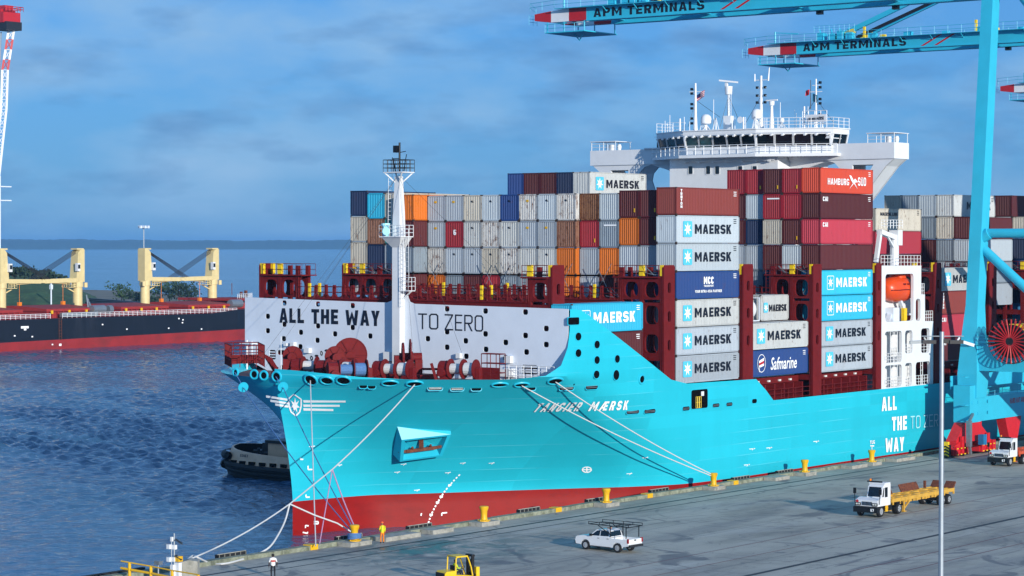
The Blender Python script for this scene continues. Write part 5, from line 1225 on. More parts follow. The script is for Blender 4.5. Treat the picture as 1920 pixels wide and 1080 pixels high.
# white frame that carries the lifeboat
def lf():
    q = lambda px, py: (aty(px, py, 131.0).x, aty(px, py, 131.0).z)
    def R(x0, y0, x1, y1, r=.45): a = q(x0, y1); b = q(x1, y0); return rrect(a[0], b[0], a[1], b[1], min(r, (b[0] - a[0]) * .45), 4)
    x0 = q(1653, 600)[0]; x1 = q(1727, 600)[0]; x2 = q(1734, 600)[0]; x3 = q(1750, 600)[0]
    outer = [(x0, 7.2), (x3, 7.2), (x3, q(1750, 602)[1]), (x2 + .1, q(1740, 602)[1]), (x2, q(1734, 552)[1]), (x1, q(1727, 552)[1]), (x1, q(1727, 498)[1]), (x0, q(1653, 498)[1])]
    holes = [R(1660, 513, 1713, 604), R(1717, 560, 1726, 602), R(1659, 620, 1691, 681), R(1697, 619, 1711, 663), R(1727, 615, 1743, 662), R(1697, 680, 1710, 724), R(1717, 677, 1744, 722), R(1659, 683, 1691, 727)]
    m = MB().prism([outer] + holes, xz(131.0), 0, .35); m.box(x0 + .1, x1, 131.36, 136, q(1660, 508)[1] - .1, q(1660, 508)[1] + .1)
    m.box(x0 + .1, x1 - .1, 131.36, 136, 15.2, 15.35); m.box(x0, x0 + .3, 131.36, 136, 7.2, 22)
    o = m.build('lifeboat_frame', 'ship_white', ship)
    MB().box(x0 + .3, x3 - .1, 138.8, 139.0, 7.2, 15.2).build('inner_bulkhead', 'maroon', o)  # maroon like the gear inside, also painting the interior's shade
    g = MB()
    for (a0, b0, a1, b1) in ((1660, 681, 1690, 681), (1697, 663, 1711, 663), (1727, 662, 1743, 662), (1717, 722, 1744, 722), (1660, 726, 1690, 726), (1697, 724, 1710, 724)):
        A = aty(a0, b0, 131.1); B = aty(a1, b1, 131.1); B.z = A.z; g.rail([A, B], h=1.1, post=.7, rows=3, r=.03)
    for px in (1672, 1680): A = aty(px, 726, 131.2); g.ladder(A, aty(px, 622, 131.2), (1, 0, 0), w=.7, step=.6, r=.035)
    A = aty(1728, 676, 131.2); g.ladder(Vector((A.x, A.y, 8)), A, (1, 0, 0), w=.5, step=.5, r=.04)
    g.rail([(x1 + .2, 131.1, q(1734, 552)[1]), (x2, 131.1, q(1734, 552)[1])], h=1.3, post=.4, rows=3); g.rail([(x2 + .2, 131.1, q(1740, 602)[1]), (x3, 131.1, q(1740, 602)[1])], h=1.2, post=.5, rows=3)
    g.rail([(x0, 131.1, q(1653, 498)[1]), (x1, 131.1, q(1727, 498)[1])], h=1.2, post=.8, rows=3); g.build('railing', 'ship_white', o)
    d = MB()  # davit
    A = aty(1700, 600, 132.6); d.bar(aty(1684, 553, 132.4), A + Vector((.3, 0, -.3)), .4); d.bar(aty(1664, 603, 132), aty(1668, 590, 132.6), .5); d.bar(aty(1712, 603, 132), aty(1706, 590, 132.6), .5); d.box(A.x - 4.5, A.x - 3, 132, 134, 15.4, 17.3, 0)
    d.build('davit', 'pale_grey', o)
    m = MB(); p = aty(1697, 600, 132); m.box(p.x - .2, p.x + .5, 132, 132.4, 15.4, 17.2); m.build('davit_cabinet', 'bright_yellow', o)
    c = MB(); z = q(1700, 498)[1]          # provision crane on top
    A = aty(1677, 490, 133.0); c.cyl((A.x, 133, z), (A.x, 133, z + 3.6), .55, .5, n=12); c.bar((A.x, 133, z + 3.3), (A.x - 3.8, 133, z + 4.0), .7, .55); c.bar((A.x - .2, 132.9, z + 2), (A.x - 2.0, 132.9, z + 3.5), .2); c.box(A.x - .2, A.x + .9, 132.4, 133.6, z + 2.4, z + 4.2); c.bar((A.x - 3.6, 133, z + 4), (A.x - 4.6, 133, z + .4), .45)
    c.rail([(A.x - 2.2, 132.4, z + 4.4), (A.x + .9, 132.4, z + 4.4)], h=1.0, post=.7, rows=3); c.rail([(A.x + .9, 133.6, z + 4.4), (A.x - 2.2, 133.6, z + 4.4)], h=1.0, post=.7, rows=3)
    c.build('provision_crane', 'ship_white', o)
    b = MB(); b.box(x0 + .3, x3 - .2, 133.6, 134.7, 7.2, 8.6); b.box(x0 + 2.6, x0 + 3.4, 133, 133.8, 11, 12.8); b.cyl((x1 - .6, 132, 15.5), (x1 - .6, 132, 16.3), .5); b.build('deck_equipment', 'maroon_red', o)
lf()
lb = thing('lifeboat', 'orange enclosed lifeboat hanging in the white frame', 'lifeboat', aty(1682, 567, 132.9))
m = MB(); secs = []
for t, w, z0, z1 in ((-3.3, .5, 1.2, 2.2), (-2.9, 1.05, .6, 2.7), (-2.0, 1.35, .2, 3.0), (-1, 1.45, .05, 3.15), (.4, 1.45, .0, 3.2), (1.6, 1.4, .1, 3.0), (2.5, 1.2, .4, 2.6), (3.1, .8, .9, 2.2), (3.4, .3, 1.3, 1.8)):
    zc = (z0 + z1) / 2; secs.append([(t, w * math.cos(2 * math.pi * k / 16), zc + (z1 - z0) / 2 * math.sin(2 * math.pi * k / 16)) for k in range(16)])
m.v = [p for s in secs for p in s]; m.f = [(i * 16 + k, i * 16 + (k + 1) % 16, i * 16 + 16 + (k + 1) % 16, i * 16 + 16 + k) for i in range(8) for k in range(16)] + [tuple(range(16)), tuple(range(128, 144))]; m.m = [0] * len(m.f)
m.build('boat_hull', 'orange_boat', lb, local=True, smooth=True)
m = MB(); m.lathe((.2, 0, 2.9), [(1.0, 0), (.9, .35), (.5, .5)], n=12); m.build('conning_dome', 'orange_boat', lb, local=True, smooth=True)
m = MB(); m.tube([(-3.1, -.9, 1.5), (-2, -1.4, 1.5), (-1, -1.5, 1.55), (.4, -1.5, 1.55), (1.6, -1.45, 1.5), (2.6, -1.15, 1.5), (3.3, -.4, 1.5)], .06); m.box(-1.0, -.4, -1.43, -1.35, 2.1, 2.3); m.box(.0, .6, -1.43, -1.36, 2.1, 2.3); m.build('rubbing_strake', 'maroon_red', lb, local=True)
# ------------------------------------------------------------------ quay cranes
def sts_crane(X, zb, label, detail=True, legs=True):
    """twin-girder boom reaching +Y over the ship; X = near girder, zb = underside"""
    YT, YB = 194.4, 40.0; W2 = 7.3; h = 1.75
    c = thing('quay_crane', label, 'crane', (X + 3.6, 124.8, 0), 0, 'ship to shore cranes')
    st = [(YT, .75, .55), (YT - 4.1, .0, 1.5), (YT - 8.5, 0, h)]
    def girder(x0, x1, ya, yb): MB().box(x0, x1, yb, ya, zb, zb + h).box(x0 - .12, x1 + .12, yb, ya, zb - .1, zb + .06).build('boom_girder', 'crane_cyan', c)
    girder(X, X + 1.3, YT - 8.7, YB); girder(X + W2 - 1.3, X + W2, YT - 8.7, YB)
    # striped tip
    def tip(x0, x1, mats, nm='boom_tip'):
        ys = [YT, YT - 2.8, YT - 5.8, YT - 8.7]; lo = [.35, .0, 0, 0]; hi = [1.25, 1.55, h, h]
        for i in range(3):
            v = [(x, ys[i + a], zb + (hi if t else lo)[i + a]) for x in (x0, x1) for a in (0, 1) for t in (0, 1)]
            MB().add(v, [(0, 1, 3, 2), (4, 6, 7, 5), (0, 4, 5, 1), (2, 3, 7, 6), (0, 2, 6, 4), (1, 5, 7, 3)]).build(nm, mats[i], c)
    tip(X, X + 1.3, ('sign_red', 'ship_white', 'sign_red')); tip(X + W2 - 1.3, X + W2, ('sign_red', 'ship_white', 'sign_red'))
    m = MB(); m.box(X + 1.3, X + W2 - 1.3, YT - 1.2, YT - .1, zb + .4, zb + 1.2)
    for y in range(int(YT - 10), 60, -14): m.box(X + 1.3, X + W2 - 1.3, y - .5, y + .5, zb + .3, zb + 1.3)
    m.build('cross_beam', 'crane_cyan', c)
    m = MB(); m.box(X - .3, X + W2 + .3, YT - 8.6, YT - 2, zb - 1.5, zb - 1.35); 
    for y in (YT - 2.2, YT - 5, YT - 8.4):
        for x in (X, X + W2): m.bar((x, y, zb - 1.5), (x, y, zb), .12)
    m.rail([(X - .3, YT - 8.6, zb - 1.4), (X - .3, YT - 2, zb - 1.4)], h=1.1, post=1.6, r=.04); m.bar((X + 3, YT - 6, zb - 1.5), (X + 3, YT - 5.5, zb - 2.4), .12); m.bar((X + 3, YT - 4.6, zb - 1.5), (X + 3, YT - 5.5, zb - 2.4), .12)
    m.build('tip_platform', 'crane_cyan', c)
    m = MB(); m.box(X - .95, X - .05, 60, YT - 4, zb + h - .05, zb + h + .02); m.rail([(X - .95, 60, zb + h), (X - .95, YT - 4, zb + h), (X - .5, YT + .4, zb + h - .2), (X + 2.5, YT + 1.6, zb + h - .6)], h=1.15, post=2.2, r=.035, rows=2); m.rail([(X + W2 + .6, 60, zb + h), (X + W2 + .6, YT - 2, zb + h)], h=1.15, post=2.4, r=.035); m.rail([(X + .6, YT + 1.4, zb - .1), (X + 2.5, YT + 1.4, zb - .1)], h=1.3, post=.8, rows=3)
    y = YT - 12
    while y > 62: m.bar((X - .9, y, zb + h - .1), (X + .05, y, zb + h - .75), .1); y -= 5
    m.build('boom_walkway', 'crane_cyan', c)
    m = MB(); r = random.Random(4)
    for y in (YT - 13, YT - 15, YT - 16.5, YT - 18): m.box(X - .2, X + 1.2, y - .5, y + .6, zb + h, zb + h + r.uniform(.9, 2.2)); m.bar((X + .5, y, zb + h), (X + 2, y + 1.3, zb + h + 1.9), .2)
    for y in range(70, int(YT - 20), 6): m.box(X + .1, X + .8, y, y + r.uniform(.4, 1.4), zb + h, zb + h + r.uniform(.3, .9))
    m.cyl((X + .7, YT - 4.5, zb + h - .3), (X + .7, YT - 4.5, zb + h + 1.9), .16, n=6); m.bar((X + .7, YT - 4.5, zb + h + 1.75), (X + .7, YT - 8.6, zb + h + 1.4), .14)
    m.rail([(X - .3, YT - 12, zb + h + 1.2), (X - .3, YT - 19, zb + h + 1.2)], h=1.1, post=.9, rows=3); split_build(m, 'boom_machinery', 'crane_cyan', c)
    m = MB()
    for y in (YT - 20.5, YT - 39, YT - 52): m.box(X - .1, X + .3, y - .15, y + .15, zb + h, zb + h + 1.8); m.box(X - .2, X + .4, y - 3.6, y - 2.8, zb + h, zb + h + .45)
    split_build(m, 'warning_post', 'bright_yellow', c)
    # forestays and apex
    ap = zb + 22
    for x in (X + .65, X + W2 - .65):
        m = MB(); m.bar((x, YT - 15, zb + h + .3), (x, 126, ap), .55, .7); m.bar((x, 126, ap), (x, 80, zb + h), .5); m.build('boom_stay', 'crane_cyan', c)
        m = MB(); m.bar((x, YT - 15.1, zb + h + .35), (x, YT - 18.6, zb + h + 1.35), .58, .72); m.build('stay_marking', 'bright_yellow', c)
    m = MB()
    for x in (X + 3, X + 3.6, X + 4.2): m.cyl((x, YT - 17, zb + h + .5), (x, 126, ap - 1.2), .09, n=5)
    m.build('hoist_rope', 'dark_steel', c)
    for y0, h0 in ((YT - 41, .4), (YT - 52, .4)): MB().box(X + W2 - .8, X + W2 - .2, y0 - .4, y0 + .4, zb - .6, zb - .1).build('boom_lamp', 'dark_steel', c)
    # legend on the near girder
    def side(txt, ya, yb, z, hh, bold, mat): 
        vs, fs = text2d(txt, ya - yb, hh, bold); MB().add([(X - .004, ya - a, z + b) for a, b in vs], fs).build('lettering', mat, c)
    side('APM TERMINALS', YT - 9.9, YT - 27.6, zb + .32, 1.18, .03, 'letter_black')
    m = MB()
    for y in (YT - 30, YT - 32.2): m.add([(X - .004, y, zb + .15), (X - .004, y - .55, zb + .15), (X - .004, y - 3.55, zb + h - .05), (X - .004, y - 3.0, zb + h - .05)], [(0, 1, 2, 3)])
    m.build('boom_stripe', 'sign_red', c)
    if not legs: return c
    # portal legs: waterside pair leaning in, landside pair
    zt = zb + 3; xl0, xl1 = X - 8.3, X - 2.2; xr0, xr1 = X + 15.5, X + 9.6
    for (xa, xb_) in ((xl0, xl1), (xr0, xr1)):
        for Y in (124.8, 92.2):
            m = MB(); pr = [(1.0, 1.2, 6.7), (1.3, 1.25, 9.5), (1.25, .95, 14.5), (1.0, .78, 17.5), (.95, .72, zt)] if Y > 100 else [(1.1, .9, 6.7), (1.05, .8, zt)]
            v = []
            for a, b, z in pr:
                x = xa + (xb_ - xa) * z / zt; xo = .35 if z < 14 and xa == xl0 and Y > 100 else 0
                v += [(x - a - .0, Y - b, z), (x + a + xo * 2, Y - b, z), (x + a + xo * 2, Y + b, z), (x - a, Y + b, z)]
            fs = [(4 * i + k, 4 * i + (k + 1) % 4, 4 * i + 4 + (k + 1) % 4, 4 * i + 4 + k) for i in range(len(pr) - 1) for k in range(4)] + [(3, 2, 1, 0), tuple(range(len(v) - 4, len(v)))]
            m.add(v, fs).build('portal_leg', 'crane_cyan', c)
        x26 = xa + (xb_ - xa) * 26 / zt; x10 = xa + (xb_ - xa) * 11 / zt
        m = MB(); m.cyl((x26, 124.4, 26.1), (x26, 92.4, 26.1), .55, n=14); m.cyl((x26, 124.6, 24.6), (x10, 108.5, 11.5), .55, n=14); m.cyl((x26, 92.4, 24.6), (x10, 108.5, 11.5), .55, n=14); m.cyl((xb_, 124, zt), (x26, 98, 26.4), .6, n=14)
        m.cyl((x26 - .1, 124.8, 25.4), (x26 - .1, 123.4, 26.1), .7, n=14); m.build('portal_brace', 'crane_cyan', c, smooth=True)
        m = MB(); m.box(x10 - .85, x10 + .85, 92.4, 124.0, 9.9, 12.9); m.build('portal_beam', 'crane_cyan', c)
    for Y in (124.8, 92.2):
        m = MB(); m.box(xl0 - 1.6, xr0 + 1.6, Y - .95, Y + .95, 3.9, 6.75); m.box(xl0 - 1.7, xl0 + 1.2, Y - 1.05, Y + 1.05, 3.85, 8.2) if Y > 100 else None; s = m.build('sill_beam', 'crane_cyan', c)
        if Y > 100:
            vs, fs = text2d('HARD HAT AREA', 4.6, .62, .02); MB().add([(xl0 + 9.4 + a, Y - .96, 5.55 + b) for a, b in vs], fs).build('lettering', 'sign_red', s)
            MB().lathe((xl0 + 14.9, Y - .97, 6.0), [(.02, -.02), (.42, 0), (.42, .02)], n=12, axis='y').build('sill_sign', 'bright_yellow', s)
            m = MB(); m.box(xl0 - .5, xr0, Y + 2.0, Y + 2.1, 7.6, 9.2); m.rail([(xl0 + 3, Y - 1.0, 6.75), (xr0 - 2, Y - 1.0, 6.75)], h=1.1, post=2); m.build('sill_walkway', 'crane_cyan', s)
            m = MB()
            for x in (xl0 - 1.2, xl0 + .3, xl0 + 3): 
                for z in (4.7, 6.0): m.box(x, x + .3, Y - 1.12, Y - 1.05, z, z + .35)
            m.box(xl0 - 2.6, xl0 - 1.7, Y - .9, Y - .3, 5.9, 6.0); m.box(xl0 - 2.6, xl0 - 1.7, Y - .9, Y - .3, 4.0, 4.1); m.box(xl0 - 2.6, xl0 - 1.7, Y - .9, Y - .3, 9.2, 9.3); m.build('sill_fittings', 'crane_cyan', s)
    # bogies under the corners
    for Y in (124.8, 92.2):
        for xc in (xl0, xr0):
            m = MB()
            m.prism([(xc - 2.3, 3.85), (xc + 2.3, 3.85), (xc + 2.3, 3.3), (xc + 4.4, 1.9), (xc + 4.4, 1.2), (xc + 1.2, 1.6), (xc - 1.2, 1.6), (xc - 4.4, 1.2), (xc - 4.4, 1.9), (xc - 2.9, 3.3)], xz(Y - .65), 0, 1.3)
            b = m.build('bogie', 'bogie_red', c)
            for k in (-1, 1):
                q = MB(); x = xc + k * 3.4; q.prism([(x - 2.0, .95), (x - 1.7, 1.35), (x - .5, 1.75), (x + .5, 1.75), (x + 1.7, 1.35), (x + 2.0, .95), (x + 2.0, .3), (x - 2.0, .3)], xz(Y - .8), 0, 1.6); q.box(x - .3, x + .3, Y - 1.05, Y - .8, .5, 2.4); q.box(x - 1.9, x - 1.1, Y - 1.1, Y - .8, .25, 1.3); q.box(x + 1.0, x + 1.8, Y - 1.1, Y - .8, .25, 1.5); q.build('bogie_truck', 'bogie_red', b)
                w = MB()
                for j in (-1.35, 0, 1.35): w.cyl((x + j, Y - .45, .38), (x + j, Y + .45, .38), .37, n=16)
                w.build('rail_wheel', 'dark_steel', b)
                g = MB()
                for j in range(4):
                    g.box(x - 1.7 + j * .95, x - 1.35 + j * .95, Y - 1.14, Y - 1.1, .3, .42); g.box(x - 1.7 + j * .95, x - 1.35 + j * .95, Y - 1.14, Y - 1.1, 1.0, 1.12)
                g.build('bogie_marking', 'bright_yellow', b)
            m = MB(); x = xc - 6.3; m.box(x, x + .5, Y - .7, Y + .3, .1, 1.55); bb = m.build('buffer', 'black', c)
            g = MB()
            for j in range(4): g.prism([(-.7 + .02, .2 + j * .36), (-.2, .4 + j * .36), (.28, .2 + j * .36), (.28, .36 + j * .36), (-.2, .56 + j * .36), (-.68, .36 + j * .36)], lambda a, b_, t: (x - .012 + t, Y + a, b_), 0, .01)
            g.box(x + .05, x + .45, Y - .5, Y + .1, 1.55, 1.9); g.build('buffer_stripe', 'bright_yellow', bb)
        m = MB(); m.prism([(xl0 + 8.8, 3.88), (xl0 + 13.4, 3.88), (xl0 + 12.2, .8), (xl0 + 10.2, .8)], xz(Y - .6), 0, 1.2); m.build('storm_pin_bracket', 'bogie_red', c)
    m = MB(); m.box(xl0 - 3.2, xl0 - 2.6, 123.0, 123.5, 1.2, 4.2); m.bar((xl0 - 2.9, 123.2, 1.2), (xl0 - 2.6, 123.2, .3), .3); m.bar((xl0 - 2.9, 123.2, 4.2), (xl0 - 1.2, 123.6, 4.9), .25); m.box(xl0 + 13.6, xl0 + 15.2, 122.8, 123.8, .5, 2.6); m.rail([(xl0 + 13.6, 122.7, .5), (xl0 + 15, 122.7, .5)], h=3.2, post=.7, rows=6); split_build(m, 'power_box', 'steel', c)
    m = MB(); m.box(xl0 + .2, xl0 + 1.1, 122.9, 123.6, 1.2, 2.4); m.build('blue_cabinet', 'skyblue_box', c)
    # cable reel on the portal beam
    xr = X - 8.3 + 6.1 * 11 / zt - 1.5; cy, cz = 119.2, 13.5
    m = MB(); m.lathe((xr, cy, cz), [(1.95, -.25), (1.95, .25)], n=28, axis='x'); m.lathe((xr, cy, cz), [(.5, -.45), (.5, .45)], n=14, axis='x')
    drum = m.build('cable_drum', 'black', c)
    m = MB(); m.lathe((xr - .28, cy, cz), [(1.3, -.02), (1.3, .02)], n=24, axis='x'); m.build('reel_plate', 'maroon', drum)
    m = MB()
    for k in range(26):
        t = 2 * math.pi * k / 26
        for dx in (-.38, .38): m.bar((xr + dx, cy + .35 * math.cos(t), cz + .35 * math.sin(t)), (xr + dx * 1.5, cy + 2.6 * math.cos(t), cz + 2.6 * math.sin(t)), .11)
    m.build('reel_spoke', 'sign_red', drum)
    m = MB(); [m.torus((xr + dx, cy, cz), (1, 0, 0), 2.6, .04, 40, 5) for dx in (-.57, .57)]; m.build('reel_rim', 'dark_steel', drum)
    m = MB(); m.box(xr - .2, xr + .6, 123.5, 125.2, 13, 13.1); m.rail([(xr + .2, 116, 12.95), (xr + .2, 123.5, 12.95)], h=1.1, post=1.2, rows=3); m.build('reel_platform', 'crane_cyan', c)
    m = MB(); m.box(xl0 + 3, xl0 + 6.5, 117, 121, 12.95, 15.4); m.build('machine_box', 'bright_yellow', c)
    return c
pm('skyblue_box', '1e6f9e', .5)
sts_crane(264.4, 55.25, 'nearest turquoise quay crane whose leg stands before the ship')
sts_crane(321.0, 54.3, 'second turquoise quay crane with its boom below and behind the nearest', legs=False)
sts_crane(412.0, 53.2, 'farthest turquoise quay crane with only its striped boom tip showing', legs=False)
# striped raised boom of a crane on the far terminal
fc = thing('terminal_crane', 'white crane with red striped raised boom at the left edge', 'crane', atz(-45, 585, 0))
Zf = fc.location
def fp(px, py): d = ray(px, py); return CAM + d * (Zf.length / Vector((d.x, d.y)).length * .985)
def lattice(a, b, w, mat):
    m = MB(); A, B = fp(*a), fp(*b); n = max(1, round((B - A).length / 3.2)); s = Vector((.6, -.8, 0)) * w / 2
    for o in (s, -s): m.bar(A + o, B + o, .75)
    for i in range(n): p, q = A.lerp(B, i / n), A.lerp(B, (i + 1) / n); m.bar(p + s, q - s, .22); m.bar(p - s, q + s, .22); m.bar(q + s, q - s, .25)
    m.build('boom', mat, fc)
for (a, b, mt) in (((-22, 470), (7, 205), 'pale_grey'), ((7, 205), (9.5, 131), 'pale_grey'), ((9.5, 131), (12.5, 112), 'sign_red'), ((12.5, 112), (15.5, 93), 'ship_white'), ((15.5, 93), (18.5, 74), 'sign_red'), ((18.5, 74), (21, 57), 'ship_white')): lattice(a, b, 2.0, mt)
m = MB(); a = fp(14, 30); m.box(a.x - 4, a.x + 4, a.y - 2.4, a.y + 2.4, a.z - 2.6, a.z + 1.2); [m.box(a.x + k, a.x + k + .9, a.y - 1, a.y + 1, a.z + 1.2, a.z + 2.2 + .5 * (k % 2)) for k in (-4, -2, 0, 2)]; m.rail([a + Vector((-4, -4, 1.5)), a + Vector((4, -4, 1.5)), a + Vector((4, 4, 1.5))], h=1.6, post=1.6, r=.12); m.box(a.x - 3, a.x + 1, a.y - 2, a.y + 2, a.z + 1.5, a.z + 3.6); m.build('boom_head', 'sign_red', fc)
m = MB(); a = fp(14, 48); m.box(a.x - 3.6, a.x + 3.6, a.y - 3.6, a.y + 3.6, a.z - 1.8, a.z + 1.2); m.build('head_cage', 'dark_steel', fc)
m = MB(); a = fp(-2, 330); b = fp(-2, 590); m.bar(a, b, 1.2); m.box(a.x - 3, a.x + 5, a.y - 1, a.y + 1, a.z - 4, a.z - 3.6); m.box(a.x - 3, a.x + 5, a.y - 1, a.y + 1, a.z - 9, a.z - 8.6); a = fp(-60, 300); m.bar(a, fp(-75, 590), 2); m.bar(fp(-22, 470), fp(-75, 470), 2); m.bar(fp(-22, 470), fp(-22, 590), 2)
m.build('tower', 'pale_grey', fc)
m = MB(); m.cyl(fp(-6, 60), fp(-14, 240), .35, n=5); m.cyl(fp(2, 60), fp(-4, 240), .25, n=5); m.build('stay_rope', 'steel', fc)

# ------------------------------------------------------------------ quay furniture
BXS = [148.3, 165.8, 184.8, 203.9, 222.3, 237.3]
def pad(x0, x1, y0=126.75, y1=128.2, h=.36): return tag(MB().box(x0, x1, y0, y1, .0, h).build('concrete_block', 'concrete'), kind=None)
blocks = [(147.0, 149.7), (151.5, 156.1), (157.8, 160.6), (164.6, 167.2), (183.8, 186.0), (203.0, 205.1), (221.3, 223.6), (215.0, 217.9), (231.5, 235), (236.3, 238.4), (242.0, 246.5)]
wh_ = ['under the first bollard with wrapped ropes', 'long one beside the worker in orange', 'between the worker in orange and the second bollard', 'under the second bollard from the bow', 'under the third bollard from the bow', 'under the bollard holding two long lines', 'under the fifth bollard from the bow', 'low one between fourth and fifth bollards', 'low one just before the last bollard', 'under the last bollard by the lettering', 'low one beyond the last bollard']
for (a, b), w in zip(blocks, wh_): tag(pad(a, b), 'grey concrete block on the quay edge, ' + w, 'concrete block', 'concrete blocks along the quay edge')
wb = ['with ropes wrapped round it near the bow', 'second from the bow, standing bare', 'third from the bow, standing bare', 'fourth from the bow, holding two long lines', 'fifth from the bow, standing bare', 'sixth from the bow, near white lettering']
for i, (x, w) in enumerate(zip(BXS, wb)):
    m = MB(); y = 127.45; s = 1.0
    m.lathe((x, y, .36), [(.5, 0), (.5, .08), (.32, .16), (.28, .5), (.31, .9), (.4, 1.12), (.42, 1.26), (.36, 1.33), (.1, 1.35)], n=18)
    for k in range(6): t = k * math.pi / 3; m.cyl((x + .52 * math.cos(t), y + .52 * math.sin(t), .42), (x + .52 * math.cos(t), y + .52 * math.sin(t), .5), .05, n=6)
    tag(m.build('bollard', 'yellow', smooth=True), 'yellow mooring bollard, ' + w, 'bollard', 'bollards on the quay edge')
    if i == 0:
        r = MB(); [r.torus((x, y, .62 + k * .1), (.05 * (k - 1), .1, 1), .52, .075, 18, 6) for k in range(4)]; tag(r.build('mooring_rope', 'rope_blue', smooth=True), 'blue and white rope turns round the first yellow bollard', 'rope')
fw = ['left of the person in white shirt line', 'below the ship stem', 'beside the second concrete block', 'right of the second bollard', 'behind the third bollard', 'left of the fourth bollard', 'between fourth and fifth bollards', 'left of the fifth bollard']
for x, w in zip((135.5, 149.6, 158.9, 174.8, 185.6, 196.5, 212.0, 221.0), fw):
    f = MB(); f.box(x - 1.55, x + 1.55, 129.0, 129.45, -2.5, .58); f = f.build('quay_fender', 'rubber')
    tag(f, 'black fender panel on the quay face, ' + w, 'fender', 'fender panels along the quay')
    g = MB(); g.box(x - 1.6, x + 1.6, 129.1, 129.2, .58, .63)
    for k in range(6): g.box(x - 1.55 + k * .6, x - 1.5 + k * .6, 128.985, 129.0, -.2, .58)
    g.build('fender_frame', 'concrete', f)
for i, x in enumerate((144.2, 178.2, 193.5, 209.5)):
    k = MB().box(x - .45, x + .45, 128.2, 129.03, .0, .42).build('painted_kerb', 'yellow'); k['kind'] = 'structure'
# ------------------------------------------------------------------ mooring lines
def sag(a, b, s, n=24): 
    a, b = Vector(a), Vector(b); return [a.lerp(b, i / n) + Vector((0, 0, -4 * s * (i / n) * (1 - i / n))) for i in range(n + 1)]
B0 = Vector((148.2, 127.5, 1.05)); B3 = Vector((203.9, 127.45, 1.3))
def rope(pts, label, mat='rope_white', r=.055):
    return tag(MB().tube(pts, r, 6).build('mooring_line', mat, smooth=True), label, 'mooring line', 'mooring lines of the ship')
rope(sag(FL[10], B3, .4), 'grey mooring line, lower of the two running to the fourth bollard'); rope(sag(FL[11], B3 + Vector((0, 0, .15)), .4), 'grey mooring line, upper of the two running to the fourth bollard')
rope(sag(FL[4], atz(592, 1024, .4), .1), 'pale mooring line hanging almost straight down near the stem')
K1 = aty(603 + 20, 880, 135.2); K2 = aty(543, 945, 131.5); END = atz(349, 1051, .9)
p8 = FL[8]
rope([p8.lerp(K1, i / 10) + Vector((0, 0, -.25 * 4 * (i / 10) * (1 - i / 10))) for i in range(11)] + [K1.lerp(K2, i / 6) for i in range(1, 7)] + sag(K2, END, .35, 12)[1:], 'long grey mooring line from the bow to the concrete corner block', r=.06)
rope(sag(K1, atz(599, 1021, .3), .02, 8), 'pink rope tail hanging straight from the knot', 'rope_pink', .05); rope(sag(K1, atz(675, 1009, .35), .3, 10), 'pink rope tail slanting right from the knot', 'rope_pink', .06)
rope([K2, aty(590, 966, 130.6), aty(632, 981, 129.8), aty(650, 992, 129.4), atz(676, 1008, .4)], 'white rope from the lower knot to the quay edge right of bollard', r=.065)
pts = [(543, 945), (535, 975), (522, 1002), (505, 1026), (480, 1040), (450, 1050), (420, 1057), (395, 1056), (372, 1046), (362, 1042), (351, 1050)]
P = [K2] + [atz(x, y, max(.12, 7 - i * 2.6) if i < 3 else (.12 if i < 8 else .9)) for i, (x, y) in enumerate(pts[1:], 1)]
P[1] = aty(535, 975, 130.9); P[2] = aty(522, 1002, 130.0); P[3] = aty(505, 1026, 129.2)
sm = []
for i in range(len(P) - 1):
    a, b, c, d = P[max(i - 1, 0)], P[i], P[i + 1], P[min(i + 2, len(P) - 1)]
    for j in range(5): t = j / 5; sm.append(.5 * ((2 * b) + (c - a) * t + (2 * a - 5 * b + 4 * c - d) * t * t + (3 * b - a - 3 * c + d) * t ** 3))
rope(sm + [P[-1]], 'slack white rope drooping onto the quay by the concrete corner block', r=.075)
G1 = hull_hit(458, 724) + Vector((-1.2, -1.0, 0)); G2 = hull_hit(528, 724) + Vector((-.8, -.9, 0))
rope([FL[0], G1] + sag(G1, B0, .5)[1:], 'thin line from the far bow opening through a round rat guard', 'rope_blue', .045); rope([FL[3], G2] + sag(G2, B0 + Vector((.2, 0, .1)), .4)[1:], 'thin line from the near bow opening through a round rat guard', 'rope_blue', .045)
for g, t, w in ((G1, B0, 'on the far bow line'), (G2, B0, 'on the near bow line')):
    d = (t - g).normalized(); m = MB(); m.cyl(g - d * .04, g + d * .04, .5, n=18); m.cyl(g - d * .2, g + d * .2, .1, n=8); tag(m.build('rat_guard', 'cyan_paint'), 'round turquoise rat guard disc ' + w, 'rat guard', 'rat guards on the bow lines')
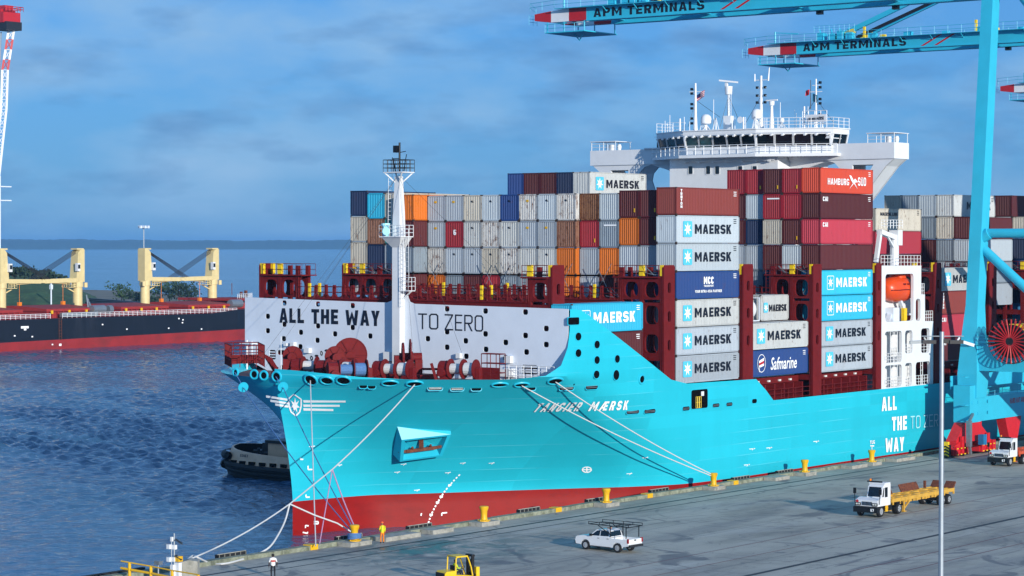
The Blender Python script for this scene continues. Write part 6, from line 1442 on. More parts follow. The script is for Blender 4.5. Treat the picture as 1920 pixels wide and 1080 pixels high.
# ------------------------------------------------------------------ light pole
lpz = atz(1763, 1509, 0)
lp = thing('light_pole', 'tall grey steel light pole with two lamp heads in the foreground', 'light pole', (lpz.x, lpz.y, 0))
zt = CAMZ - (622 - 458) / F * (lpz.x * .8 + lpz.y * .6)
m = MB(); m.cyl((0, 0, 0), (0, 0, zt), .125, .1, n=16); m.cyl((0, 0, 0), (0, 0, .25), .25, n=16); m.box(-.3, .3, -.3, .3, 0, .05); m.build('pole', 'galv', lp, local=True, smooth=True)
rt = Vector((.6, -.8, 0)); r6 = rt * .6
m = MB(); m.cyl(r6 * -1.5 + Vector((0, 0, zt - .2)), r6 * 1.6 + Vector((0, 0, zt - .2)), .022, n=6); m.build('cross_arm', 'galv', lp, local=True)
for s, n_ in ((-1, 'flat dark'), (1, 'tilted')):
    m = MB(); a = r6 * (s * 1.0) + Vector((0, 0, zt - .45))
    m.bar(a - r6 * .45, a + r6 * .55, .3, .16); o = m.build('lamp_head', 'dark_steel', lp, local=True)
    m = MB(); m.bar(a + r6 * (s * .55), a + r6 * (s * 1.35) + Vector((0, 0, -.15 if s > 0 else -.03)), .24, .13); m.bar(a + r6 * (s * .1), a + r6 * s * .3 + Vector((0, 0, .2)), .07); m.build('lamp_shade', 'pale_grey' if s > 0 else 'steel', o, local=True)
m = MB(); a = r6 * .45 + Vector((0, 0, zt - .42)); m.bar(r6 * .1 + Vector((0, 0, zt - .42)), r6 * .6 + Vector((0, 0, zt - .42)), .18); m.build('bracket', 'black', lp, local=True)
# ------------------------------------------------------------------ corner of the quay: yellow railing, instrument post, concrete block
yr = thing('yellow_railing', 'yellow pipe railing at the lower left corner', 'railing', atz(280, 1110, 0)); 
m = MB(); pr = [atz(243, 1112, 0), atz(283, 1116, 0), atz(323, 1122, 0), atz(372, 1130, 0)]; L0 = []
for p, t in zip(pr, (1056, 1063, 1071, 1079)):
    z = CAMZ - (t - 458) / F * (p.x * .8 + p.y * .6); m.cyl(p, (p.x, p.y, z), .11, n=10); L0.append(Vector((p.x, p.y, z)))
m.build('post', 'yellow', yr)
m = MB(); ext = L0[0] + (L0[0] - L0[1]) * .4; ext2 = Vector(ext)
for k in (0, .5): m.tube([q + Vector((0, 0, -k * 1.0)) for q in [ext] + L0], .05 if k == 0 else .09, 8)
m.build('rail', 'yellow', yr)
ip = atz(327, 1098, 0); ins = thing('instrument_post', 'grey post with solar panels and instrument boxes by the water', 'instrument post', ip)
def iz(py): return CAMZ - (py - 458) / F * (ip.x * .8 + ip.y * .6)
m = MB(); m.cyl((0, 0, 0), (0, 0, iz(1001)), .055, n=8); m.cyl(rt * -.2, rt * -.2 + Vector((0, 0, iz(1008))), .04, n=8); m.build('mast', 'galv', ins, local=True)
m = MB()
for py, s in ((1016, .5), (1046, .5)): a = rt * .3 + Vector((0, 0, iz(py))); m.bar(a - rt * .22 + Vector((0, 0, .15)), a + rt * .28 + Vector((0, 0, -.18)), .6, .05)
m.build('solar_panel', 'dark_steel', ins, local=True)
m = MB()
for py, dx, w in ((1012, -.18, .16), (1026, -.36, .3), (1027, .02, .26), (1050, -.36, .3), (1050, .0, .22)): a = rt * dx + Vector((0, 0, iz(py))); m.box(a.x - w / 2, a.x + w / 2, a.y - w / 2, a.y + w / 2, a.z - .16, a.z + .16)
a = rt * .28; m.box(a.x - .16, a.x + .16, a.y - .2, a.y + .2, .6, iz(1056)); a = rt * -.1; m.box(a.x - .15, a.x + .15, a.y - .15, a.y + .15, .6, iz(1060)); m.build('instrument_box', 'ship_white', ins, local=True)
a = rt * .32; MB().box(a.x - .22, a.x + .22, a.y - .2, a.y + .2, iz(1054), iz(1044)).build('yellow_box', 'yellow', ins, local=True)
a = atz(297, 1110, 0); sp_ = thing('signal_box', 'small dark box on a thin grey post behind the yellow railing', 'box', a)
m = MB(); z = CAMZ - (1060 - 458) / F * (a.x * .8 + a.y * .6); m.cyl((0, 0, 0), (0, 0, z), .05, n=8); m.build('post', 'galv', sp_, local=True); m = MB(); m.box(-.18, .18, -.25, .25, z, z + .26); m.bar((.05, -.3, z + .25), (.05, .3, z + .25), .4, .04); m.build('box', 'steel', sp_, local=True)
cb_ = atz(352, 1092, 0); x, y = cb_.x, cb_.y
m = MB(); m.prism([(-.8, 0), (.8, 0), (.8, 1.62), (.15, 1.72), (-.8, 1.45)], lambda a, b, t: (x + .6 * a - .8 * t * -1, y - .8 * a + .6 * t, b), -.6, .6); tag(m.build('concrete_block', 'concrete'), 'tall pale concrete block at the quay corner holding rope', 'concrete block')
m = MB(); [m.box(130 + k * .9 - 12, 130.8 + k * .9 - 12, 128.99, 129.35, -1.5, .5) for k in range(9)]; tag(m.build('tyre_fender', 'rubber'), 'black ribbed fender strip behind the yellow railing', 'fender')
# ------------------------------------------------------------------ vehicles (local: +X forward, wheels on z = 0)
def wheel(root, x, y, r=.39, w=.26, mat='rim', side=1, name='wheel'):
    t = MB(); t.lathe((x, y, r), [(r * .6, -w / 2), (r * .93, -w / 2), (r, -w * .3), (r, w * .3), (r * .93, w / 2), (r * .6, w / 2)], n=20, axis='y'); o = t.build(name, 'rubber', root, local=True, smooth=True)
    m = MB(); m.lathe((x, y, r), [(r * .58, -w * .5 - .005), (r * .58, w * .5 + .005)], n=16, axis='y'); m.lathe((x, y, r), [(r * .22, -w * .62), (r * .22, w * .62)], n=10, axis='y')
    rm = m.build('rim', mat, o, local=True)
    d = MB()
    for k in range(5):
        t_ = k * 1.2566; d.lathe((x + r * .42 * math.cos(t_), y, r + r * .42 * math.sin(t_)), [(r * .11, -w * .515), (r * .11, w * .515)], n=6, axis='y')
    d.build('rim_hole_shade', 'black', o, local=True)  # black discs; shade inside the rim openings is painted
    return o
def shell(mb, prof, y0, y1, ins=0.0, mi=0):
    """side profile (x,z) extruded between y0,y1 with the upper edge drawn in"""
    return mb.prism(prof, xz(0), y0, y1, mi)
def pickup(name, label, loc, rz, rack=True, group=None):
    t = thing(name, label, 'pickup truck', loc, rz, group)
    def wa(cx, r=.47): return [(cx + r * math.cos(a), .39 + r * math.sin(a)) for a in [math.radians(x) for x in (0, 25, 50, 75, 105, 130, 155, 180)]]
    low = [(2.62, .45), (2.68, .75), (2.6, 1.0), (2.45, 1.08), (1.25, 1.16), (-.75, 1.16), (-.78, 1.1), (-2.68, 1.1), (-2.72, .6)]
    prof = low + [(-2.15, .5)] + list(reversed(wa(-1.62))) + [(-1.1, .38), (1.15, .38)] + list(reversed(wa(1.62))) + [(2.15, .42)]
    b = MB(); b.prism(prof, xz(0), -.93, -.85); b.prism(prof, xz(0), .85, .93)
    b.box(-.78, 2.4, -.86, .86, .55, 1.1); b.box(-2.66, -.78, -.86, .86, .6, .78); b.box(-2.72, -2.64, -.88, .88, .7, 1.12)
    b.prism([(2.62, .5), (2.68, .75), (2.6, 1.0), (2.45, 1.09), (1.2, 1.2), (1.2, .5)], xz(0), -.86, .86)
    body = b.build('body', 'vehicle_white', t, local=True)
    c = MB(); pts = [(1.3, 1.15, .86), (.62, 1.7, .70), (-.35, 1.77, .70), (-.72, 1.68, .70), (-.80, 1.15, .86)]
    v = [(x, -y, z) for x, z, y in pts] + [(x, y, z) for x, z, y in pts]; c.add(v, [(0, 1, 2, 3, 4), (9, 8, 7, 6, 5), (0, 5, 6, 1), (1, 6, 7, 2), (2, 7, 8, 3), (3, 8, 9, 4)]); c.build('cab', 'vehicle_white', t, local=True)
    def pane(p, name='window'): MB().add(p, [tuple(range(len(p)))]).build(name, 'glass', t, local=True)
    for s in (-1, 1):
        y = lambda z: s * (.868 - (z - 1.17) * .30)
        for q in ([(1.12, 1.2), (.58, 1.62), (.24, 1.66), (.24, 1.22)], [(.16, 1.22), (.16, 1.66), (-.32, 1.68), (-.62, 1.6), (-.68, 1.24)]): pane([(a, y(b), b) for a, b in q])
        m = MB(); m.box(.95, 1.12, s * .9 - .0, s * 1.08, 1.18, 1.36); m.build('mirror', 'black', t, local=True)
        m = MB(); m.box(-2.735, -2.6, s * .93 - .09, s * .93 + .01 if s > 0 else s * .93 + .09, .82, 1.18); m.build('tail_light', 'tail_red', t, local=True)
        m = MB(); m.box(2.5, 2.66, s * .62 - .2, s * .62 + .2, .82, .98); m.build('headlight', 'lamp_lens', t, local=True)
        m = MB(); [m.box(x, x + .2, s * .94 - .01, s * .94 + .01, 1.02, 1.06) for x in (-.75, .2)]; m.build('door_handle', 'dark_steel', t, local=True)
        m = MB(); m.box(-.95, 1.05, s * .98 - .06, s * .98 + .06, .34, .4); m.build('side_step', 'dark_steel', t, local=True)
        wheel(t, 1.62, s * .82); wheel(t, -1.62, s * .82)
    pane([(1.27, -.78, 1.2), (1.27, .78, 1.2), (.6, .64, 1.66), (.6, -.64, 1.66)], 'windscreen'); pane([(-.81, -.72, 1.22), (-.81, .72, 1.22), (-.745, .62, 1.62), (-.745, -.62, 1.62)], 'rear_window')
    m = MB(); m.box(-2.86, -2.66, -.9, .9, .5, .68); m.box(2.6, 2.76, -.9, .9, .42, .66); m.build('bumper', 'dark_steel', t, local=True)
    m = MB(); m.box(2.665, 2.69, -.5, .5, .72, .95); m.build('grille', 'black', t, local=True)
    m = MB(); m.box(-2.735, -2.72, -.12, .12, .98, 1.08); m.box(-2.75, -2.72, -.2, .2, .52, .62); m.build('tailgate_badge', 'black', t, local=True)
    if rack:
        k = MB()
        for x in (-2.45, -.85):
            for s in (-1, 1): k.bar((x, s * .85, 1.2), (x, s * .85, 2.05), .06)
            k.bar((x, -.9, 2.05), (x, .9, 2.05), .06)
        for s in (-1, 1):
            k.bar((-2.75, s * .92, 2.12), (1.3, s * .92, 2.12), .06); k.bar((-2.75, s * .92, 2.32), (1.3, s * .92, 2.32), .04)
            for x in (-2.75, -1.8, -.85, .2, 1.3): k.bar((x, s * .92, 2.1), (x, s * .92, 2.34), .04)
        for x in (-2.75, -1.8, .2, 1.3): k.bar((x, -.92, 2.12), (x, .92, 2.12), .05)
        k.bar((.4, -.92, 2.12), (-.85, -.85, 1.4), .05); k.bar((.4, .92, 2.12), (-.85, .85, 1.4), .05)
        k.build('ladder_rack', 'black', t, local=True)
        MB().box(-.3, .05, -.1, .1, 1.78, 1.84).build('beacon', 'amber', t, local=True)
    return t
pickup('pickup_truck', 'white crew cab pickup with black ladder rack on the quay', (158.35, 109.0, 0), math.radians(87))
def tractor(label, loc, rz, grille='rim'):
    t = thing('terminal_tractor', label, 'yard tractor', loc, rz, 'white yard tractors on the quay')
    f = MB(); f.box(-3.3, 1.6, -.45, .45, .62, .95); f.box(-1.0, .4, -1.15, -.5, .5, 1.0); f.box(-1.0, .4, .5, 1.15, .5, 1.0); f.cyl((-.9, .8, .75), (.2, .8, .75), .3); f.cyl((-.9, -.8, .75), (.2, -.8, .75), .3); f.box(-2.9, -1.6, -1.2, 1.2, 1.12, 1.18); f.prism([(-1.9, .95), (-1.0, .95), (-1.2, 1.3), (-2.6, 1.3)], xz(0), -.5, .5); f.build('chassis', 'black', t, local=True)
    c = MB(); pts = [(1.75, 1.0), (1.72, 1.55), (1.05, 1.75), (.72, 2.75), (.4, 2.95), (-.55, 3.02), (-.75, 2.9), (-.75, 1.0)]
    c.prism(pts, xz(0), -.35, 1.12); c.box(-.75, 1.0, -1.12, -.35, 1.0, 1.5); c.prism([(1.75, 1.0), (1.72, 1.55), (1.05, 1.75), (.6, 1.75), (.6, 1.0)], xz(0), -1.12, -.35); c.box(-.6, .5, -.42, 1.18, 2.93, 3.06)
    cab = c.build('cab', 'vehicle_white', t, local=True)
    def pane(p, nm='window'): MB().add(p, [tuple(range(len(p)))]).build(nm, 'glass', t, local=True)
    pane([(1.04, -.25, 1.84), (1.04, 1.02, 1.84), (.76, 1.0, 2.7), (.76, -.23, 2.7)], 'windscreen')
    for s in (1.125, -.355): pane([(.85, s, 1.8), (.6, s, 2.62), (.45, s, 2.62), (.55, s, 1.8)]); pane([(.35, s, 1.75), (.35, s, 2.65), (-.2, s, 2.65), (-.2, s, 1.75)])
    m = MB(); m.box(1.6, 2.0, -1.22, 1.22, .45, .95); m.box(1.0, 1.7, -1.22, -1.1, .95, 1.1); m.build('bumper', 'black', t, local=True)
    m = MB(); [m.box(1.755, 1.79, -.42 + k * .13, -.36 + k * .13, 1.08, 1.42) for k in range(8)]; m.build('grille', 'dark_steel', t, local=True)
    for s in (-1, 1):
        m = MB(); m.box(1.72, 1.8, s * .85 - .28, s * .85 + .28, 1.05, 1.32); h = m.build('headlight', 'black', t, local=True); m = MB(); m.box(1.8, 1.81, s * .85 - .2, s * .85 - .02, 1.12, 1.26); m.box(1.8, 1.81, s * .85 + .05, s * .85 + .2, 1.12, 1.26); m.build('lens', 'lamp_lens', h, local=True)
        m = MB(); m.bar((1.6, s * 1.25, 1.2), (1.6, s * 1.3, 2.4), .05); m.box(1.5, 1.65, s * 1.3 - .12, s * 1.3 + .12, 2.1, 2.6); m.build('mirror', 'black', t, local=True)
        wheel(t, 1.0, s * .98, .52, .3); 
        for k in (0,): wheel(t, -2.3, s * .95, .52, .55)
        m = MB(); m.prism([(-3.0, .75), (-2.9, 1.1), (-1.7, 1.1), (-1.6, .75), (-1.7, .75), (-1.78, 1.04), (-2.82, 1.04), (-2.9, .75)], xz(0), s * .95 - .3, s * .95 + .3); m.build('mudguard', 'black', t, local=True)
    m = MB(); m.cyl((-.5, -.7, 1.4), (-.5, -.7, 3.3), .09); m.cyl((-.6, -.7, 1.4), (-.6, -.7, 2.6), .14); m.build('exhaust_stack', 'black', t, local=True)
    m = MB(); m.bar((.45, -.6, 3.15), (.45, .9, 3.15), .12); m.build('light_bar', 'black', t, local=True); m = MB(); m.lathe((.45, -.3, 3.2), [(.1, 0), (.1, .15), (.05, .2)], n=10); m.build('beacon', 'amber', t, local=True)
    m = MB(); m.box(-.1, .35, 1.0, 1.2, .45, 1.0); [m.box(-.1, .35, 1.2, 1.24, .5 + k * .22, .58 + k * .22) for k in range(3)]; m.build('cab_step', 'yellow', t, local=True)
    vs, fs = text2d('///', .5, .22, .02); MB().add([(1.73 - .0 + .02, -.2 + a, 1.5 + b * .0 + .02) for a, b in vs], fs) 
    d = MB(); d.add([(1.745, -.95 + dx * .18, 1.42 + dz * .18) for dx, dz in ((0, -1), (1, 0), (0, 1), (-1, 0))], [(0, 1, 2, 3)]); d.build('hazard_sign', 'sign_red', t, local=True)
    vs, fs = text2d('67', .34, .26, .04); MB().add([(2.01, .55 + a, .56 + b) for a, b in vs], fs).build('fleet_number', 'letter_white', t, local=True)
    return t
def bomb_cart(label, loc, rz, mat='chassis_yellow', guards=True):
    t = thing('container_trailer', label, 'trailer', loc, rz)
    f = MB()
    for s in (-1, 1):
        f.box(-11.6, .9, s * .55 - .09, s * .55 + .09, 1.1, 1.5); f.box(-11.6, 1.0, s * 1.15 - .08, s * 1.15 + .08, 1.18, 1.5)
        f.prism([(-11.6, 1.1), (-2.4, 1.1), (-2.6, .85), (-11.6, .85)], xz(0), s * .55 - .08, s * .55 + .08)
    for x in (-11.5, -9.5, -7.6, -5.7, -3.9, -2.3, -.6, .8): f.box(x - .12, x + .12, -1.2, 1.2, 1.12, 1.52); f.box(x - .1, x + .1, -1.24, -1.12, .95, 1.52); f.box(x - .1, x + .1, 1.12, 1.24, .95, 1.52)
    f.build('frame', mat, t, local=True)
    m = MB()
    for s in (-1, 1): m.box(-2.2, -2.0, s * .75 - .1, s * .75 + .1, .12, 1.1); m.bar((-2.1, s * .75, .3), (-3.5, s * .75, 1.1), .14); m.box(-2.35, -1.85, s * .75 - .2, s * .75 + .2, .05, .12)
    m.build('landing_leg', mat, t, local=True)
    for x in (-9.3, -10.6):
        for s in (-1, 1): wheel(t, x, s * .95, .5, .5)
    MB().box(-10.9, -9.0, -.7, .7, .45, .85).build('axle', 'black', t, local=True)
    if guards:
        for x0, x1 in ((-3.2, .3), (-8.6, -5.0)):
            m = MB(); m.prism([(-.02, 1.5), (.1, 1.5), (.42, 2.15), (.34, 2.2)], lambda a, b, tt: (tt, -1.35 + -a + .4, b), x0, x1); m.build('guide_plate', 'rust', t, local=True)
        m = MB(); m.prism([(-11.6, 1.5), (-11.3, 1.5), (-11.9, 2.1), (-12.0, 2.0)], xz(0), -1.2, -.2); m.box(-9.9, -9.7, -1.1, -.9, 1.5, 2.2); m.prism([(-11.6, 1.5), (-11.3, 1.5), (-11.9, 2.1), (-12.0, 2.0)], xz(0), .2, 1.2); m.build('end_guide', 'rust', t, local=True)
    return t
tractor('white yard tractor numbered 67 towing the yellow trailer', (193.3, 103.4, 0), math.pi)
bomb_cart('long yellow skeletal trailer with rusty guide plates', (195.2, 103.4, 0), math.pi)
tractor('white yard tractor with front grille guard near the red crane bogies', (246.2, 115.4, 0), math.pi)
bomb_cart('orange skeletal trailer behind the tractor at the right edge', (248.2, 115.4, 0), math.pi, 'chassis_orange', False)

# ------------------------------------------------------------------ people
def person(label, loc, rz, top, legs, arms_mat, pose='stand', head_turn=0, parent=None, skin='skin', shoes='black', group='people on the quay', hair=True):
    J = []; E = []; R = []
    def j(p, r, par=None): 
        J.append(Vector(p)); R.append(r); 
        if par is not None: E.append((par, len(J) - 1))
        return len(J) - 1
    sit = pose == 'sit'; zp = .95 if not sit else .55
    pel = j((0, 0, zp), .155); sp = j((.01, 0, zp + .22), .14, pel); ch = j((0, 0, zp + .42), .165, sp); nk = j((.01, 0, zp + .55), .06, ch); hb = j((.03, 0, zp + .63), .075, nk); hd = j((.035, 0, zp + .72), .098, hb); ht = j((.03, 0, zp + .79), .075, hd)
    ns = j((.125, 0, zp + .685), .018, hd)
    for s in (-1, 1):
        hip = j((0, s * .1, zp - .06), .1, pel)
        if sit: kn = j((.45, s * .13, zp + .04), .075, hip); an = j((.6, s * .14, zp - .38), .05, kn); to = j((.76, s * .15, zp - .42), .04, an)
        else: kn = j((.03 + (.05 if s > 0 else 0), s * .12, .5), .072, hip); an = j((-.01 + (.04 if s > 0 else 0), s * .13, .09), .048, kn); to = j((.15, s * .15, .045), .042, an)
        sh = j((0, s * .2, zp + .45), .075, ch)
        if sit: el = j((.1, s * .27, zp + .2), .052, sh); wr = j((.36, s * .22, zp + .22), .036, el); hv = Vector((1, 0, .05))
        elif pose == 'bent' and s > 0: el = j((.02, s * .29, zp + .17), .052, sh); wr = j((.24, s * .22, zp + .22), .036, el); hv = Vector((.9, -.2, .3))
        else: el = j((-.02, s * .29, zp + .17), .052, sh); wr = j((.06, s * .30, zp - .08), .036, el); hv = Vector((.15, 0, -1))
        w = J[wr]; pa = j(w + hv * .07, .036, wr); side = Vector((0, s, 0)) if abs(hv.z) < .5 else Vector((1, 0, 0))
        for k, (o, l) in enumerate(((-.027, .062), (-.009, .075), (.009, .07), (.027, .05))):
            a = j(J[pa] + hv * .05 + side * o, .0105, pa); b = j(J[a] + hv * l * .55 + Vector((.006, 0, -.004)), .0095, a); j(J[b] + hv * l * .4 + Vector((.014, 0, -.008)), .008, b)
        a = j(w + hv * .035 + side * .042, .012, wr); j(J[a] + hv * .05 + side * .012, .009, a)
    me = bpy.data.meshes.new('body'); me.from_pydata(J, E, [])
    ob = bpy.data.objects.new('body', me); COL.objects.link(ob); md = ob.modifiers.new('s', 'SKIN'); ob.modifiers.new('d', 'SUBSURF').levels = 1; ob.modifiers['d'].render_levels = 1
    sv = me.skin_vertices[0].data
    for i, r in enumerate(R): sv[i].radius = (r, r * (.8 if i in (sp, ch, pel) else 1)); sv[i].use_root = i == 0
    for i in (sp, ch, pel): sv[i].radius = (R[i] * 1.08, R[i] * .8)
    dg = bpy.context.evaluated_depsgraph_get(); nm = bpy.data.meshes.new_from_object(ob.evaluated_get(dg)); bpy.data.objects.remove(ob)
    for m_ in (top, legs, arms_mat, skin, shoes): nm.materials.append(M(m_))
    for p in nm.polygons:
        c = p.center; mi = 0
        wa = abs(c.y) > .235 or (sit and c.x > .15 and c.z > zp + .08)
        if c.z > zp + .555: mi = 3
        elif sit and c.z < zp + .1 and c.z < zp + .02 + .06 and (c.x > .12 or c.z < zp): mi = 1 if c.z > .2 - .0 - .02 else 4
        elif not sit and c.z < .12: mi = 4
        elif not sit and c.z < zp - .02 and abs(c.y) < .215: mi = 1
        elif wa:
            mi = 3 if ((not sit and c.z < zp - .06) or (sit and c.x > .36)) else (2 if c.z < zp + .22 else 0)
            if pose == 'bent' and c.y > 0 and c.x > .22: mi = 3
        p.material_index = mi; p.use_smooth = True
    if parent is None: root = bpy.data.objects.new('person', nm)
    COL.objects.link(root); root.location = loc; root.rotation_euler = (0, 0, rz); tag(root, label, 'person', group)
    e = MB(); [e.lathe((.118, s * .035, zp + .735), [(.002, -.008), (.013, 0), (.002, .008)], n=8, axis='x') for s in (-1, 1)]; e.build('eye', 'black', root, local=True)
    e = MB(); [e.lathe((.03, s * .1, zp + .71), [(.01, -.015), (.032, 0), (.01, .015)], n=8, axis='y') for s in (-1, 1)]; e.build('ear', skin, root, local=True)
    return root, zp
def hardhat(root, zp, mat):
    m = MB(); m.lathe((.03, 0, zp + .755), [(.15, 0), (.15, .015), (.118, .02), (.112, .06), (.08, .11), (.02, .13)], n=16); m.build('hard_hat', mat, root, local=True, smooth=True)
def haircap(root, zp): 
    m = MB(); m.lathe((.015, 0, zp + .70), [(.085, -.03), (.108, .02), (.106, .07), (.075, .115), (.01, .13)], n=14); m.build('hair', 'hair', root, local=True, smooth=True)
w1 = atz(717, 1019, 0)
r, zp = person('person in orange trousers, yellow vest and orange hard hat at the quay edge', (w1.x, w1.y, 0), math.radians(75), 'bright_yellow', 'orange_cloth', 'red_cloth', 'bent', skin='skin')
hardhat(r, zp, 'helmet_orange'); m = MB(); m.box(-.155, .16, -.19, -.13, zp + .05, zp + .5); m.box(-.155, .16, .13, .19, zp + .05, zp + .5); m.box(-.16, -.14, -.2, .2, zp + .18, zp + .24); m.build('vest_band', 'lime_cloth', r, local=True)
w2 = atz(512, 1083, 0)
r, zp = person('person in white shirt with red chest band and black trousers, seen from behind', (w2.x, w2.y, 0), math.radians(50), 'white_cloth', 'navy_cloth', 'skin_dark', 'stand', skin='skin_dark')
haircap(r, zp); m = MB(); m.lathe((0, 0, zp + .24), [(.185, 0), (.185, .12)], n=16); [m.v.__setitem__(i, (v[0] * .82, v[1], v[2])) for i, v in enumerate(m.v)]; m.build('shirt_band', 'red_cloth', r, local=True)
for i, (px, x, txt) in enumerate(((690, 172.6, 'crew member in dark overalls and yellow helmet beside the bow winches'), (748, 175.2, 'crew member in dark overalls and yellow helmet near the mast base'))):
    p = atx(px, 690, x); r, zp = person(txt, (p.x, p.y, 11.6), math.radians(200), 'navy_cloth', 'navy_cloth', 'navy_cloth', 'bent', group='crew on the forecastle'); hardhat(r, zp, 'helmet_yellow')
# ------------------------------------------------------------------ forklift
fl_ = atz(857, 1099, 0); FA = math.radians(-18)
fk = thing('forklift', 'yellow forklift with a driver at the bottom edge', 'forklift', (fl_.x, fl_.y, 0), FA)
m = MB(); m.prism([(-1.25, .25), (-1.45, .5), (-1.45, 1.05), (-1.3, 1.2), (-.45, 1.22), (-.45, .9), (.2, .85), (.95, .75), (.95, .3)], xz(0), -.6, .6); m.build('chassis', 'forklift_yellow', fk, local=True)
m = MB(); m.box(-1.5, -1.44, -.55, .55, .3, 1.1); m.build('counterweight_grille', 'black', fk, local=True)
g = MB()
for s in (-.55, .55):
    g.tube([(-.5, s, 1.15), (-.45, s, 2.1), (-.3, s, 2.2)], .055); g.tube([(1.0, s, .75), (.85, s, 1.4), (.6, s, 2.05), (.5, s, 2.2)], .055); g.bar((-.45, s, 2.2), (.55, s, 2.2), .09)
for k in range(6): g.bar((-.42 + k * .18, -.55, 2.2), (-.42 + k * .18, .55, 2.2), .06)
g.box(-.5, .55, -.58, .58, 2.22, 2.25); g.build('overhead_guard', 'forklift_yellow', fk, local=True)
m = MB()
for s in (-.32, .32): m.box(1.05, 1.25, s - .07, s + .07, .12, 2.2); m.cyl((1.1, s * .4, .2), (1.1, s * .4, 1.9), .05)
m.box(1.02, 1.28, -.42, .42, 2.1, 2.25); m.box(1.25, 1.3, -.5, .5, .4, .5); m.box(1.25, 1.3, -.5, .5, .75, .85); m.build('mast', 'black', fk, local=True)
m = MB(); [m.box(1.3, 2.4, s - .06, s + .06, .1, .16) for s in (-.3, .3)]; [m.box(1.3, 1.35, s - .06, s + .06, .1, .9) for s in (-.3, .3)]; m.build('fork', 'dark_steel', fk, local=True)
m = MB(); m.box(1.32, 1.6, -.55, .5, .6, 1.35); m.build('load_backrest', 'forklift_yellow', fk, local=True)
m = MB(); m.box(-.4, .1, -.25, .25, .95, 1.08); m.box(-.45, -.35, -.25, .25, 1.05, 1.55); m.build('seat', 'fabric_seat', fk, local=True)
m = MB(); m.cyl((.75, 0, .8), (.5, 0, 1.32), .03); m.torus((.5, 0, 1.33), (-.45, 0, .9), .17, .02, 16, 5); m.build('steering_wheel', 'black', fk, local=True)
for x, rr_ in ((.65, .34), (-1.0, .28)):
    for s in (-.55, .55): wheel(fk, x, s, rr_, .24, 'forklift_yellow')
c_ = Matrix.Translation((fl_.x, fl_.y, 0)) @ Matrix.Rotation(FA, 4, 'Z') @ Vector((-.18, 0, .58))
r, zp = person('forklift driver in lime shirt and dark trousers sitting at the wheel', (c_.x, c_.y, c_.z), FA, 'lime_cloth', 'navy_cloth', 'lime_cloth', 'sit', skin='skin_dark'); haircap(r, zp)

# ------------------------------------------------------------------ tug behind the bow
tg = thing('tugboat', 'tan and black tugboat with thick rubber fenders behind the bow', 'tugboat', (211.6, 188.3, -3), math.pi / 2)
hb = pchip([-13, -12, -9, 4, 8, 10.5, 12.2, 13], [3.9, 4.9, 5.5, 5.6, 5.1, 3.9, 2.1, .0])
xs = [-13, -12, -10, -7, -4, 0, 4, 6, 8, 9.5, 10.5, 11.3, 12, 12.5, 12.8, 13]
shz = lambda x: 2.75 + max(0, (x + 2) / 15) ** 2 * .75
loop = [(x, -hb(x)) for x in xs] + [(x, hb(x)) for x in reversed(xs[:-1])]
m = MB(); n = len(loop)
for zf, k in ((-1, .9), (.0, .97), (1.3, 1.0)): m.v += [(x * (k if x > 0 else 1) , y * k, zf + (max(0, x) / 13) ** 2 * (.5 if zf > 1 else 0)) for x, y in loop]
m.f = [(j * n + i, j * n + (i + 1) % n, j * n + n + (i + 1) % n, j * n + n + i) for j in range(2) for i in range(n)] + [tuple(range(2 * n, 3 * n))]; m.m = [0] * len(m.f); m.build('hull', 'black', tg, local=True)
m = MB()
ro = [(x * .985, y * .975, 1.35 + (max(0, x) / 13) ** 2 * .5) for x, y in loop]; rt_ = [(x * .93, y * .9, shz(x)) for x, y in loop]; ri = [(x * .91, y * .86, shz(x)) for x, y in loop]; rl_ = [(x * .93, y * .9, 1.45 + (max(0, x) / 13) ** 2 * .5) for x, y in loop]
m.v = ro + rt_ + ri + rl_; m.f = [(j * n + i, j * n + (i + 1) % n, j * n + n + (i + 1) % n, j * n + n + i) for j in range(3) for i in range(n)]; m.m = [0] * (2 * n) + [1] * n
m.build('bulwark', ['tan', 'black'], tg, local=True)
m = MB(); m.add([(x * .95, y * .92, 1.5 + (max(0, x) / 13) ** 2 * .5) for x, y in loop], [tuple(range(n))]); m.build('deck', 'black', tg, local=True)
m = MB()
for z, k, r_ in ((1.15, 1.0, .38), (.55, .99, .3), (2.1, 1.0, .5)):
    for a in ((-1, 1) if z < 2 else (0,)):
        L_ = [(x * k, a * hb(x) * k, z + (max(0, x) / 13) ** 2 * .6) for x in xs] if a else [(x, y * 1.02, z + .35) for x, y in loop if x > 9]
        m.tube(L_, r_, 8)
m.tube([(x * 1.005, y * 1.02, 1.3) for x, y in loop if x > 9.8], .55, 8); m.build('rubber_fender', 'rubber', tg, local=True, smooth=True)
m = MB()
for x in (8.3, 6.6, 4.9, 3.2, 1.5, -.2, -2): 
    for s in (-1, 1): m.box(x - .45, x + .45, s * hb(x) * .972 - .12, s * hb(x) * .972 + .12, 1.6, 2.0)
m.build('freeing_port_shade', 'opening_shade', tg, local=True)  # black boxes paint the dark of the bulwark openings
vs, fs = text2d('EDNEY', 1.3, .32, .02); MB().add([(6.9 - a, (5.28 - (b * .13)) - .0 + .02, 2.5 + b) for a, b in vs], fs).build('lettering', 'letter_black', tg, local=True)
m = MB(); m.box(-7, 4.6, -2.9, 2.9, 1.5, 4.1); m.box(-5.5, 2.2, -2.3, 2.3, 4.4, 6.6); m.build('deckhouse', 'tan', tg, local=True)
